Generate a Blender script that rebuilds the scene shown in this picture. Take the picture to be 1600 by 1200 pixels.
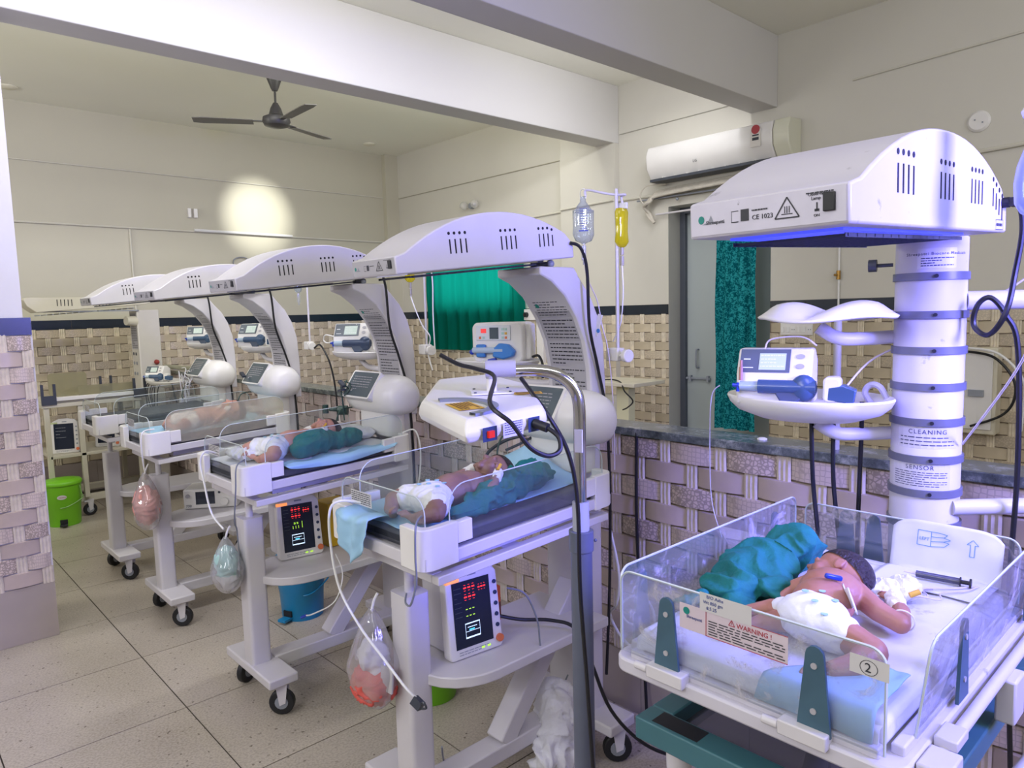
import bpy, bmesh, math, random
from mathutils import Vector, Matrix, Euler, noise
random.seed(7)
R = math.radians
PI = math.pi
COL = bpy.context.scene.collection
for o in list(bpy.data.objects): bpy.data.objects.remove(o)

# ---------------------------------------------------------------- camera
cam_d = bpy.data.cameras.new('camera'); cam = bpy.data.objects.new('camera', cam_d); COL.objects.link(cam)
F_PX = 1116.9
cam_d.sensor_width = 36.0; cam_d.lens = F_PX / 1600 * 36.0; cam_d.clip_start = 0.02; cam_d.clip_end = 100
PITCH, ROLL, YAW = R(5.70086), R(-1.48563), R(47.33702)
fw = Vector((math.cos(YAW)*math.cos(PITCH), math.sin(YAW)*math.cos(PITCH), -math.sin(PITCH)))
rt = Vector((math.sin(YAW), -math.cos(YAW), 0)); up = rt.cross(fw)
r_ = math.cos(ROLL)*rt + math.sin(ROLL)*up; u_ = -math.sin(ROLL)*rt + math.cos(ROLL)*up
mm = Matrix((r_, u_, -fw)).transposed().to_4x4(); mm.translation = Vector((0, 0, 1.55))
cam.matrix_world = mm
bpy.context.scene.camera = cam

# ---------------------------------------------------------------- view, world, lights
sc = bpy.context.scene
sc.view_settings.view_transform = 'Standard'; sc.view_settings.look = 'None'
sc.view_settings.gamma = 1.0; sc.view_settings.use_curve_mapping = False
sc.view_settings.exposure = -0.52
w = bpy.data.worlds.new('World'); sc.world = w; w.use_nodes = True
bg = w.node_tree.nodes['Background']; bg.inputs[0].default_value = (0.75, 0.88, 1.0, 1); bg.inputs[1].default_value = 6.0
try:
    sc.cycles.use_denoising = True; sc.cycles.max_bounces = 8; sc.cycles.transparent_max_bounces = 24
    sc.cycles.sample_clamp_indirect = 6.0; sc.cycles.caustics_reflective = False; sc.cycles.caustics_refractive = False
except Exception: pass

def area(name, loc, target, size, size_y, power, color):
    d = bpy.data.lights.new(name, 'AREA'); d.shape = 'RECTANGLE'; d.size = size; d.size_y = size_y
    d.energy = power; d.color = color
    o = bpy.data.objects.new(name, d); COL.objects.link(o); o.location = loc
    o.rotation_euler = (Vector(target)-Vector(loc)).to_track_quat('-Z', 'Y').to_euler()
    return o
NEAR = (0.965, 0.96, 0.99); FAR = (1.0, 0.985, 0.90)
# added unseen fill lights: near ceiling, beam backs, left and back walls
area('ceiling_fill_near', (0.3, -0.9, 3.42), (0.9, 0.6, 0), 2.4, 1.2, 56, NEAR)
area('ceiling_fill_left', (-1.6, 1.4, 3.42), (0.6, 2.4, 0.6), 1.2, 1.6, 62, NEAR)
area('ceiling_fill_right', (3.6, -0.6, 3.42), (3.4, 1.4, 0.3), 1.5, 1.2, 44, NEAR)
area('fill_light_wall_near', (-2.3, 0.6, 2.5), (3.0, 1.6, 3.4), 1.6, 0.3, 60, NEAR)
area('fill_light_back_wall', (1.8, -2.4, 2.4), (2.4, 2.0, 3.9), 2.4, 0.3, 44, NEAR)
area('fill_light_middle', (1.4, 2.84, 3.2), (1.4, 4.6, 1.2), 2.6, 0.12, 52, NEAR)
area('fill_light_middle_right', (4.0, 2.84, 3.2), (4.2, 4.6, 1.8), 1.2, 0.12, 22, NEAR)
area('fill_light_middle_left', (-2.3, 3.4, 2.6), (3.0, 3.5, 3.4), 0.8, 0.2, 34, NEAR)
area('fill_light_far', (1.3, 4.30, 3.15), (1.5, 6.8, 1.2), 2.2, 0.12, 33, FAR)
area('fill_light_far_right', (3.6, 4.30, 3.15), (3.6, 6.9, 1.4), 1.8, 0.12, 28, FAR)
area('fill_light_far_left', (-2.3, 5.9, 2.5), (3.0, 6.0, 3.9), 1.6, 0.25, 70, FAR)
# unseen spot added behind the beam to make the glow on the far wall
def spot(name, loc, target, power, ang, color, blend=1.0, rad=0.03):
    d = bpy.data.lights.new(name, 'SPOT'); d.energy = power; d.spot_size = R(ang); d.spot_blend = blend
    d.color = color; d.shadow_soft_size = rad
    o = bpy.data.objects.new(name, d); COL.objects.link(o); o.location = loc
    o.rotation_euler = (Vector(target)-Vector(loc)).to_track_quat('-Z', 'Y').to_euler()
spot('wall_glow_spot', (3.2, 5.2, 3.38), (3.30, 7.5, 2.64), 560, 22, (1.0, 1.0, 0.93))
# blue phototherapy light of the neighbouring unit outside the frame on the right, and of the nearest warmer
area('phototherapy_light_beside', (1.55, -0.85, 1.85), (1.35, 1.4, 1.35), 0.5, 0.5, 50, (0.20, 0.19, 1.0)).data.spread = R(95)
area('phototherapy_light_overhead', (1.32, 0.50, 1.63), (1.30, 0.52, 1.0), 0.30, 0.12, 3.4, (0.35, 0.32, 1.0))

# ---------------------------------------------------------------- materials
def lin(h):
    h = h.lstrip('#'); c = [int(h[i:i+2], 16)/255 for i in (0, 2, 4)]
    return tuple(x/12.92 if x <= .04045 else ((x+.055)/1.055)**2.4 for x in c) + (1,)
MATS = {}
def nodes(name):
    m = bpy.data.materials.new(name); m.use_nodes = True; nt = m.node_tree
    return m, nt, nt.nodes['Principled BSDF']
def N(nt, t, **kw):
    n = nt.nodes.new(t)
    for k, v in kw.items(): setattr(n, k, v)
    return n
def ramp(nt, fac, stops, interp='LINEAR'):
    r = N(nt, 'ShaderNodeValToRGB'); r.color_ramp.interpolation = interp
    e = r.color_ramp.elements
    while len(e) < len(stops): e.new(0.5)
    for el, (p, c) in zip(e, stops): el.position = p; el.color = c
    nt.links.new(fac, r.inputs[0]); return r
def mat(name, color, rough=0.45, metal=0.0, var=0.0, vscale=8.0, dirt=None, dirt_lo=0.6, dirt_hi=0.72, dscale=12, bump=0.0, bscale=60, emit=None, estr=0.0, spec=0.5, coat=0.0, rnd=0.0, sss=0.0):
    if name in MATS: return MATS[name]
    m, nt, b = nodes(name); c = lin(color)
    b.inputs['Roughness'].default_value = rough; b.inputs['Metallic'].default_value = metal
    b.inputs['Specular IOR Level'].default_value = spec
    if coat: b.inputs['Coat Weight'].default_value = coat
    b.inputs['Base Color'].default_value = c
    tc = N(nt, 'ShaderNodeTexCoord')
    out = None
    if var or dirt or rnd:
        nz = N(nt, 'ShaderNodeTexNoise'); nz.inputs['Scale'].default_value = vscale; nz.inputs['Detail'].default_value = 5
        nt.links.new(tc.outputs['Object'], nz.inputs['Vector'])
        lo = tuple(x*(1-var) for x in c[:3])+(1,); hi = tuple(min(1, x*(1+var)) for x in c[:3])+(1,)
        r = ramp(nt, nz.outputs['Fac'], [(0.3, lo), (0.7, hi)]); out = r.outputs[0]
    if dirt:
        n2 = N(nt, 'ShaderNodeTexNoise'); n2.inputs['Scale'].default_value = dscale; n2.inputs['Detail'].default_value = 8; n2.inputs['Roughness'].default_value = 0.65
        nt.links.new(tc.outputs['Object'], n2.inputs['Vector'])
        r2 = ramp(nt, n2.outputs['Fac'], [(dirt_lo, (0, 0, 0, 1)), (dirt_hi, (1, 1, 1, 1))])
        mx = N(nt, 'ShaderNodeMixRGB'); nt.links.new(r2.outputs[0], mx.inputs[0]); nt.links.new(out, mx.inputs[1]); mx.inputs[2].default_value = lin(dirt); out = mx.outputs[0]
    if rnd:
        oi = N(nt, 'ShaderNodeObjectInfo'); hs = N(nt, 'ShaderNodeHueSaturation')
        mr = N(nt, 'ShaderNodeMapRange'); mr.inputs[3].default_value = 1-rnd; mr.inputs[4].default_value = 1+rnd
        nt.links.new(oi.outputs['Random'], mr.inputs[0]); nt.links.new(mr.outputs[0], hs.inputs['Value']); nt.links.new(out, hs.inputs['Color']); out = hs.outputs[0]
    if out: nt.links.new(out, b.inputs['Base Color'])
    if bump:
        nb = N(nt, 'ShaderNodeTexNoise'); nb.inputs['Scale'].default_value = bscale; nb.inputs['Detail'].default_value = 4
        nt.links.new(tc.outputs['Object'], nb.inputs['Vector'])
        bp = N(nt, 'ShaderNodeBump'); bp.inputs['Strength'].default_value = bump; bp.inputs['Distance'].default_value = 0.01
        nt.links.new(nb.outputs['Fac'], bp.inputs['Height']); nt.links.new(bp.outputs[0], b.inputs['Normal'])
    if emit: b.inputs['Emission Color'].default_value = lin(emit); b.inputs['Emission Strength'].default_value = estr
    if sss: b.inputs['Subsurface Weight'].default_value = sss; b.inputs['Subsurface Radius'].default_value = (0.02, 0.008, 0.004); b.inputs['Subsurface Scale'].default_value = 0.4
    MATS[name] = m; return m
def clear(name, tint='#ffffff', gloss=0.08, haze=0.0, hcol='#ffffff', dirt=None, dscale=14, lo=0.55, hi=0.75, dmax=0.6, rough=0.03):
    """clear sheet: transparent body, glossy surface, optional milky haze and smears"""
    m, nt, b = nodes(name); nt.nodes.remove(b); out = nt.nodes['Material Output']
    tr = N(nt, 'ShaderNodeBsdfTransparent'); tr.inputs[0].default_value = lin(tint)
    gl = N(nt, 'ShaderNodeBsdfGlossy'); gl.inputs['Roughness'].default_value = rough
    fr = N(nt, 'ShaderNodeLayerWeight'); fr.inputs[0].default_value = 0.35
    mr = N(nt, 'ShaderNodeMapRange'); mr.inputs[3].default_value = gloss*0.4; mr.inputs[4].default_value = min(1, gloss*5)
    nt.links.new(fr.outputs['Facing'], mr.inputs[0])
    m1 = N(nt, 'ShaderNodeMixShader'); nt.links.new(mr.outputs[0], m1.inputs[0]); nt.links.new(tr.outputs[0], m1.inputs[1]); nt.links.new(gl.outputs[0], m1.inputs[2])
    last = m1
    if haze:
        df = N(nt, 'ShaderNodeBsdfDiffuse'); df.inputs[0].default_value = lin(hcol)
        tl = N(nt, 'ShaderNodeBsdfTranslucent'); tl.inputs[0].default_value = lin(hcol)
        md = N(nt, 'ShaderNodeMixShader'); md.inputs[0].default_value = 0.4; nt.links.new(df.outputs[0], md.inputs[1]); nt.links.new(tl.outputs[0], md.inputs[2])
        m2 = N(nt, 'ShaderNodeMixShader'); m2.inputs[0].default_value = haze
        nt.links.new(last.outputs[0], m2.inputs[1]); nt.links.new(md.outputs[0], m2.inputs[2]); last = m2
    if dirt:
        tc = N(nt, 'ShaderNodeTexCoord'); nz = N(nt, 'ShaderNodeTexNoise'); nz.inputs['Scale'].default_value = dscale; nz.inputs['Detail'].default_value = 9; nz.inputs['Roughness'].default_value = 0.7; nz.inputs['Distortion'].default_value = 0.8
        nt.links.new(tc.outputs['Object'], nz.inputs['Vector'])
        rr = ramp(nt, nz.outputs['Fac'], [(lo, (0, 0, 0, 1)), (hi, (dmax, dmax, dmax, 1))])
        dd = N(nt, 'ShaderNodeBsdfDiffuse'); dd.inputs[0].default_value = lin(dirt)
        m3 = N(nt, 'ShaderNodeMixShader'); nt.links.new(rr.outputs[0], m3.inputs[0]); nt.links.new(last.outputs[0], m3.inputs[1]); nt.links.new(dd.outputs[0], m3.inputs[2]); last = m3
    nt.links.new(last.outputs[0], out.inputs['Surface']); MATS[name] = m; return m
def basket_mat(name, base, kind):
    m, nt, b = nodes(name); tc = N(nt, 'ShaderNodeTexCoord'); b.inputs['Roughness'].default_value = 0.28
    c = lin(base)
    nz = N(nt, 'ShaderNodeTexNoise'); nz.inputs['Scale'].default_value = 9; nz.inputs['Detail'].default_value = 6
    nt.links.new(tc.outputs['Object'], nz.inputs['Vector'])
    r = ramp(nt, nz.outputs['Fac'], [(0.3, tuple(x*0.9 for x in c[:3])+(1,)), (0.75, tuple(x*1.08 for x in c[:3])+(1,))])
    out = r.outputs[0]
    if kind != 'plain':
        v = N(nt, 'ShaderNodeTexVoronoi'); v.feature = 'DISTANCE_TO_EDGE'
        v.inputs['Scale'].default_value = 62 if kind == 'honey' else 72
        if kind == 'honey': v.inputs['Randomness'].default_value = 0.25
        nt.links.new(tc.outputs['Object'], v.inputs['Vector'])
        q = (1.25, .78) if kind == 'honey' else ((1.28, .56) if 'far' not in name else (1.12, .80)); lt = tuple(min(1, x*q[0]) for x in c[:3])+(1,); dk = tuple(x*q[1] for x in c[:3])+(1,)
        if kind == 'honey': r2 = ramp(nt, v.outputs['Distance'], [(0.02, dk), (0.13, lt)])
        else: r2 = ramp(nt, v.outputs['Distance'], [(0.06, dk), (0.2, lt)])
        mx = N(nt, 'ShaderNodeMixRGB'); mx.inputs[0].default_value = 0.75; nt.links.new(out, mx.inputs[1]); nt.links.new(r2.outputs[0], mx.inputs[2]); out = mx.outputs[0]
    oi = N(nt, 'ShaderNodeObjectInfo'); hs = N(nt, 'ShaderNodeHueSaturation'); mr = N(nt, 'ShaderNodeMapRange'); mr.inputs[3].default_value = .93; mr.inputs[4].default_value = 1.07
    nt.links.new(oi.outputs['Random'], mr.inputs[0]); nt.links.new(mr.outputs[0], hs.inputs['Value']); nt.links.new(out, hs.inputs['Color'])
    nt.links.new(hs.outputs[0], b.inputs['Base Color'])
    MATS[name] = m; return m

M_white = mat('white_paint_metal', '#d0cdd2', 0.35, var=0.03)
M_plast = mat('white_plastic', '#e4e2e0', 0.28, var=0.02)
M_cream = mat('cream_metal', '#d3cdb8', 0.45, var=0.05)
M_black = mat('black_rubber', '#1a1b20', 0.5)
M_cable = mat('black_cable', '#16171c', 0.4)
M_greyd = mat('dark_grey_plastic', '#3a3f4a', 0.4)
M_grey = mat('grey_plastic', '#8d929c', 0.4)
M_steel = mat('chrome', '#d0d0d4', 0.12, metal=1.0)
M_navy = mat('navy_plastic', '#31415f', 0.3)
M_screen = mat('dark_screen', '#20283a', 0.15)
M_wtube = mat('white_tube', '#e6e6e6', 0.3)
M_print = mat('dark_print', '#33343c', 0.6)
M_paper = mat('paper', '#c8c6c8', 0.6)

# ---------------------------------------------------------------- mesh builder
class G:
    def __init__(s): s.v = []; s.f = []; s.m = []; s.cur = 0
    def add(s, vs, fs, mi=None):
        n = len(s.v); s.v += [Vector(p) for p in vs]; s.f += [tuple(n+i for i in f) for f in fs]
        s.m += [s.cur if mi is None else mi]*len(fs); return s
    def box(s, x0, x1, y0, y1, z0, z1, mi=None):
        vs = [(x, y, z) for z in (z0, z1) for y in (y0, y1) for x in (x0, x1)]
        return s.add(vs, [(0, 2, 3, 1), (4, 5, 7, 6), (0, 1, 5, 4), (2, 6, 7, 3), (0, 4, 6, 2), (1, 3, 7, 5)], mi)
    def cbox(s, c, d, rot=None, mi=None):
        rot = rot or Matrix.Identity(3); vs = []
        for z in (-.5, .5):
            for y in (-.5, .5):
                for x in (-.5, .5): vs.append(Vector(c) + rot @ Vector((x*d[0], y*d[1], z*d[2])))
        return s.add(vs, [(0, 2, 3, 1), (4, 5, 7, 6), (0, 1, 5, 4), (2, 6, 7, 3), (0, 4, 6, 2), (1, 3, 7, 5)], mi)
    def beam(s, a, b, w, h, mi=None):
        a = Vector(a); b = Vector(b); d = (b-a); L = d.length; d.normalize()
        side = d.cross(Vector((0, 0, 1)))
        side = Vector((0, 1, 0)) if side.length < 1e-4 else side.normalized()
        u = side.cross(d)
        rot = Matrix((d, side, u)).transposed()
        return s.cbox((a+b)/2, (L, w, h), rot, mi)
    def cyl(s, a, b, r0, r1=None, n=16, caps=True, mi=None):
        r1 = r0 if r1 is None else r1; a = Vector(a); b = Vector(b); d = (b-a).normalized()
        q = d.to_track_quat('Z', 'Y'); vs = []
        for c, r in ((a, r0), (b, r1)):
            for i in range(n):
                t = 2*PI*i/n; vs.append(c + q @ Vector((r*math.cos(t), r*math.sin(t), 0)))
        fs = [(i, (i+1) % n, n+(i+1) % n, n+i) for i in range(n)]
        if caps: fs += [tuple(reversed(range(n))), tuple(range(n, 2*n))]
        return s.add(vs, fs, mi)
    def tube(s, pts, r, n=8, res=6, closed=False, mi=None):
        P = [Vector(p) for p in pts]
        if res > 1 and len(P) > 2:
            Q = []
            for i in range(len(P)-1):
                p0 = P[max(i-1, 0)]; p1 = P[i]; p2 = P[i+1]; p3 = P[min(i+2, len(P)-1)]
                for k in range(res):
                    t = k/res; Q.append(0.5*((2*p1)+(p2-p0)*t+(2*p0-5*p1+4*p2-p3)*t*t+(3*p1-p0-3*p2+p3)*t**3))
            Q.append(P[-1]); P = Q
        up = None; vs = []; fs = []
        for i, p in enumerate(P):
            d = (P[min(i+1, len(P)-1)]-P[max(i-1, 0)])
            if d.length < 1e-9: d = Vector((0, 0, 1))
            d.normalize()
            if up is None:
                up = Vector((0, 0, 1)) if abs(d.z) < .9 else Vector((1, 0, 0))
            sd = d.cross(up)
            if sd.length < 1e-6: sd = d.orthogonal()
            sd.normalize(); up = sd.cross(d).normalized()
            rr = r[i*(len(r)-1)//max(1, len(P)-1)] if isinstance(r, (list, tuple)) else r
            for k in range(n):
                t = 2*PI*k/n; vs.append(p + rr*(math.cos(t)*sd + math.sin(t)*up))
        for i in range(len(P)-1):
            for k in range(n): fs.append((i*n+k, i*n+(k+1) % n, (i+1)*n+(k+1) % n, (i+1)*n+k))
        fs += [tuple(reversed(range(n))), tuple(range((len(P)-1)*n, len(P)*n))]
        return s.add(vs, fs, mi)
    def lathe(s, prof, c=(0, 0, 0), n=24, q=None, sy=1.0, mi=None):
        c = Vector(c); vs = []; fs = []
        for r, z in prof:
            for i in range(n):
                t = 2*PI*i/n; p = Vector((r*math.cos(t), sy*r*math.sin(t), z)); vs.append(c + (q @ p if q else p))
        for j in range(len(prof)-1):
            for i in range(n): fs.append((j*n+i, j*n+(i+1) % n, (j+1)*n+(i+1) % n, (j+1)*n+i))
        fs.append(tuple(reversed(range(n)))); fs.append(tuple(range((len(prof)-1)*n, len(prof)*n)))
        return s.add(vs, fs, mi)
    def prism(s, poly, fn, d0, d1, mi=None):
        """poly = 2D points, fn(a, b, d) -> 3D"""
        n = len(poly); vs = [fn(a, b, d0) for a, b in poly]+[fn(a, b, d1) for a, b in poly]
        fs = [(i, (i+1) % n, n+(i+1) % n, n+i) for i in range(n)]+[tuple(reversed(range(n))), tuple(range(n, 2*n))]
        return s.add(vs, fs, mi)
    def grid(s, fn, nu, nv, mi=None):
        vs = [fn(i/nu, j/nv) for j in range(nv+1) for i in range(nu+1)]
        fs = [(j*(nu+1)+i, j*(nu+1)+i+1, (j+1)*(nu+1)+i+1, (j+1)*(nu+1)+i) for j in range(nv) for i in range(nu)]
        return s.add(vs, fs, mi)
    def ball(s, c, r, n=16, m=10, q=None, mi=None):
        c = Vector(c); r = (r, r, r) if isinstance(r, (int, float)) else r; vs = []; fs = []
        for j in range(1, m):
            ph = PI*j/m
            for i in range(n):
                t = 2*PI*i/n; p = Vector((r[0]*math.sin(ph)*math.cos(t), r[1]*math.sin(ph)*math.sin(t), r[2]*math.cos(ph)))
                vs.append(c+(q @ p if q else p))
        top = len(vs); p = Vector((0, 0, r[2])); vs.append(c+(q @ p if q else p)); vs.append(c-(q @ p if q else p))
        for j in range(m-2):
            for i in range(n): fs.append((j*n+i, (j+1)*n+i, (j+1)*n+(i+1) % n, j*n+(i+1) % n))
        for i in range(n): fs.append((top, i, (i+1) % n)); fs.append((top+1, (m-2)*n+(i+1) % n, (m-2)*n+i))
        return s.add(vs, fs, mi)
    def xf(s, M, start=0):
        for i in range(start, len(s.v)): s.v[i] = M @ s.v[i]
        return s

WL = {}          # world base of every object built here
def link_mesh(name, me, mats, parent=None, base=None, bevel=0, smooth=40, seg=2, origin=None, subsurf=0):
    for m in (mats if isinstance(mats, (list, tuple)) else [mats]): me.materials.append(m)
    o = bpy.data.objects.new(name, me); COL.objects.link(o)
    if origin is not None: c = Vector(origin)
    elif parent is None or len(me.vertices) == 0:
        xs = [v.co for v in me.vertices]
        c = Vector((sum((min(p.x for p in xs), max(p.x for p in xs)))/2, (min(p.y for p in xs)+max(p.y for p in xs))/2, min(p.z for p in xs)))
    else:
        xs = [v.co for v in me.vertices]
        c = Vector(((min(p.x for p in xs)+max(p.x for p in xs))/2, (min(p.y for p in xs)+max(p.y for p in xs))/2, (min(p.z for p in xs)+max(p.z for p in xs))/2))
    me.transform(Matrix.Translation(-c))
    if parent is not None: o.parent = parent; o.location = c-WL[parent.name]
    else: o.location = c
    WL[o.name] = c.copy()
    if smooth:
        me.shade_smooth()
        if smooth < 180: me.set_sharp_from_angle(angle=R(smooth))
    if bevel:
        b = o.modifiers.new('bevel', 'BEVEL'); b.width = bevel; b.segments = seg; b.limit_method = 'ANGLE'; b.angle_limit = R(35); b.harden_normals = False
    if subsurf:
        b = o.modifiers.new('subsurf', 'SUBSURF'); b.levels = subsurf; b.render_levels = subsurf
    return o
def obj(name, g, mats, parent=None, **kw):
    me = bpy.data.meshes.new(name); me.from_pydata([tuple(v) for v in g.v], [], g.f)
    me.polygons.foreach_set('material_index', g.m); me.update()
    bm = bmesh.new(); bm.from_mesh(me); bmesh.ops.recalc_face_normals(bm, faces=bm.faces); bm.to_mesh(me); bm.free()
    return link_mesh(name, me, mats, parent, **kw)
def tag(o, label=None, cat=None, group=None, kind=None):
    if label: o['label'] = label
    if cat: o['category'] = cat
    if group: o['group'] = group
    if kind: o['kind'] = kind
    return o
def thing(name, loc, label, cat, group=None):
    o = bpy.data.objects.new(name, None); COL.objects.link(o); o.location = loc; o.empty_display_size = 0.1
    WL[o.name] = Vector(loc); return tag(o, label, cat, group)
def copy_tree(o, parent=None, offset=None):
    c = o.copy(); COL.objects.link(c); c.parent = parent
    if offset is not None: c.location = o.location + Vector(offset)
    for ch in list(o.children): copy_tree(ch, c)
    return c
def struct(name, g, m, parent=None, **kw):
    o = obj(name, g, m, parent, **kw)
    if parent is None: o['kind'] = 'structure'
    return o
def text(name, s, size, mtx, m, parent, ext=0.0003, align='LEFT', sx=1.0):
    """lettering as a font object; mtx = world matrix of the text plane"""
    cu = bpy.data.curves.new(name, 'FONT'); cu.body = s; cu.size = size; cu.extrude = ext; cu.align_x = align; cu.resolution_u = 2
    t = bpy.data.objects.new(name, cu); COL.objects.link(t); bpy.context.view_layer.update()
    me = bpy.data.meshes.new_from_object(t.evaluated_get(bpy.context.evaluated_depsgraph_get())); bpy.data.objects.remove(t)
    me.transform(mtx @ Matrix.Diagonal((sx, 1, 1, 1)))
    return link_mesh(name, me, m, parent, smooth=0)
def plane_mtx(o, x, y):
    """matrix with given world origin, x axis and y axis"""
    x = Vector(x).normalized(); y = Vector(y); z = x.cross(y).normalized(); y = z.cross(x).normalized()
    m = Matrix((x, y, z)).transposed().to_4x4(); m.translation = Vector(o); return m
def lines(g, mtx, w, h, rows, fill=0.75, th=0.0004, seed=0, frac=0.45):
    """rows of small word-like bars: printed text too small to read"""
    rn = random.Random(seed); dy = h/rows
    for k in range(rows):
        y = h - (k+0.5)*dy; x = 0; end = w*(1 if rn.random() < .7 else rn.uniform(.4, .9))
        while x < end:
            L = min(rn.uniform(.05, .16)*w, end-x)
            if L < 0.01*w: break
            vs = [mtx @ Vector(p) for p in ((x, y-dy*frac/2, th), (x+L, y-dy*frac/2, th), (x+L, y+dy*frac/2, th), (x, y+dy*frac/2, th))]
            g.add(vs, [(0, 1, 2, 3)]); x += L+0.025*w
def quad(g, mtx, x0, x1, y0, y1, z=0.0004):
    g.add([mtx @ Vector(p) for p in ((x0, y0, z), (x1, y0, z), (x1, y1, z), (x0, y1, z))], [(0, 1, 2, 3)])
def rrect(x0, x1, y0, y1, r, n=5):
    P = []
    for cx, cy, a in ((x1-r, y0+r, -90), (x1-r, y1-r, 0), (x0+r, y1-r, 90), (x0+r, y0+r, 180)):
        for k in range(n+1):
            t = R(a+90*k/n); P.append((cx+r*math.cos(t), cy+r*math.sin(t)))
    return P
XY = lambda a, b, d: (a, b, d)
# ================================================================ SETTING
XR, YF, ZC = 5.05, 7.5, 3.47
BT, BB = 1.587, 1.503            # dark tile band
SK = 0.28                        # top of the plain skirting tiles
M_wall = mat('wall_paint', '#cdcac0', 0.55, var=0.03, vscale=1.2, bump=0.12, bscale=3)
M_wallf = mat('wall_paint_far', '#c0bca9', 0.5, var=0.04, vscale=0.9, bump=0.15, bscale=2.5)
M_ceil = mat('ceiling_paint', '#f0efe4', 0.7, var=0.02, vscale=1)
M_beam = mat('beam_paint', '#cfcdcb', 0.6, var=0.02, vscale=1, bump=0.1, bscale=3)
M_grout = mat('grout', '#85776a', 0.9)
M_gap = mat('floor_joint', '#3a332c', 0.9)
M_band = mat('dark_tile', '#1c2633', 0.25, var=0.15, vscale=6, rnd=0.05)
M_bplain = basket_mat('basket_plain', '#b9a9a4', 'plain')
M_bdot = basket_mat('basket_dotted', '#b9a9a4', 'dot')
M_bhon = basket_mat('basket_honeycomb', '#bbaca8', 'honey')
M_fplain = basket_mat('far_lit_basket_plain', '#bfb29a', 'plain')  # same tile as above, with the far walls' warmer light put into its colour
M_fdot = basket_mat('far_lit_basket_dotted', '#c2b5a0', 'dot')
M_strip = mat('basket_strip', '#cbc0b8', 0.3, var=0.12, vscale=25)
M_skirt = mat('skirting_tile', '#a99e9a', 0.3, var=0.08, vscale=3, rnd=0.03)

def granite_mat():
    m, nt, b = nodes('green_granite'); b.inputs['Roughness'].default_value = 0.18
    tc = N(nt, 'ShaderNodeTexCoord'); n1 = N(nt, 'ShaderNodeTexNoise'); n1.inputs['Scale'].default_value = 16; n1.inputs['Detail'].default_value = 10; n1.inputs['Roughness'].default_value = .75
    nt.links.new(tc.outputs['Object'], n1.inputs['Vector'])
    r = ramp(nt, n1.outputs['Fac'], [(.33, lin('#2f3536')), (.52, lin('#5c6463')), (.70, lin('#a6aba8'))]); nt.links.new(r.outputs[0], b.inputs['Base Color']); return m
M_granite = granite_mat()
def terrazzo():
    m, nt, b = nodes('terrazzo'); b.inputs['Roughness'].default_value = 0.32
    tc = N(nt, 'ShaderNodeTexCoord'); ge = N(nt, 'ShaderNodeNewGeometry')
    v = N(nt, 'ShaderNodeTexVoronoi'); v.inputs['Scale'].default_value = 130; nt.links.new(ge.outputs['Position'], v.inputs['Vector'])
    n1 = N(nt, 'ShaderNodeTexNoise'); n1.inputs['Scale'].default_value = 2.2; n1.inputs['Detail'].default_value = 8; nt.links.new(ge.outputs['Position'], n1.inputs['Vector'])
    n2 = N(nt, 'ShaderNodeTexNoise'); n2.inputs['Scale'].default_value = 120; n2.inputs['Detail'].default_value = 3; nt.links.new(ge.outputs['Position'], n2.inputs['Vector'])
    r1 = ramp(nt, n1.outputs['Fac'], [(.35, lin('#a39a8d')), (.62, lin('#b6ada1'))])
    r2 = ramp(nt, n2.outputs['Fac'], [(.40, lin('#756a5c')), (.5, lin('#aea495')), (.62, lin('#cbc3b4'))])
    mx = N(nt, 'ShaderNodeMixRGB'); mx.inputs[0].default_value = .25; nt.links.new(r1.outputs[0], mx.inputs[1]); nt.links.new(r2.outputs[0], mx.inputs[2])
    r3 = ramp(nt, v.outputs['Color'], [(.06, (1, 1, 1, 1)), (.1, (0, 0, 0, 1))])
    m2 = N(nt, 'ShaderNodeMixRGB'); nt.links.new(r3.outputs[0], m2.inputs[0]); nt.links.new(mx.outputs[0], m2.inputs[1]); m2.inputs[2].default_value = lin('#6d6356')
    oi = N(nt, 'ShaderNodeObjectInfo'); hs = N(nt, 'ShaderNodeHueSaturation'); mr = N(nt, 'ShaderNodeMapRange'); mr.inputs[3].default_value = .95; mr.inputs[4].default_value = 1.05
    nt.links.new(oi.outputs['Random'], mr.inputs[0]); nt.links.new(mr.outputs[0], hs.inputs['Value']); nt.links.new(m2.outputs[0], hs.inputs['Color'])
    nt.links.new(hs.outputs[0], b.inputs['Base Color']); return m
M_terr = terrazzo()

floor = struct('floor', G().box(-2.4, 5.2, -2.5, 7.6, -0.08, -0.003), M_gap, smooth=0)
def dup_mesh(name, me, loc, parent, rot=None):
    o = bpy.data.objects.new(name, me); COL.objects.link(o); o.parent = parent
    o.location = Vector(loc)-WL[parent.name]
    if rot: o.rotation_euler = rot
    return o
tg = G().box(-.2975, .2975, -.2975, .2975, -0.012, 0)
tme = bpy.data.meshes.new('floor_tile'); tme.from_pydata([tuple(v) for v in tg.v], [], tg.f); tme.materials.append(M_terr)
for i in range(-5, 8):
    for j in range(-8, 9):
        x = .87+.6*i-.3; y = 2.93+.6*j-.3
        if x < -2.1 or x > 4.9 or y < -2.2 or y > 7.2: continue
        dup_mesh('floor_tile', tme, (x, y, 0), floor)

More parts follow.
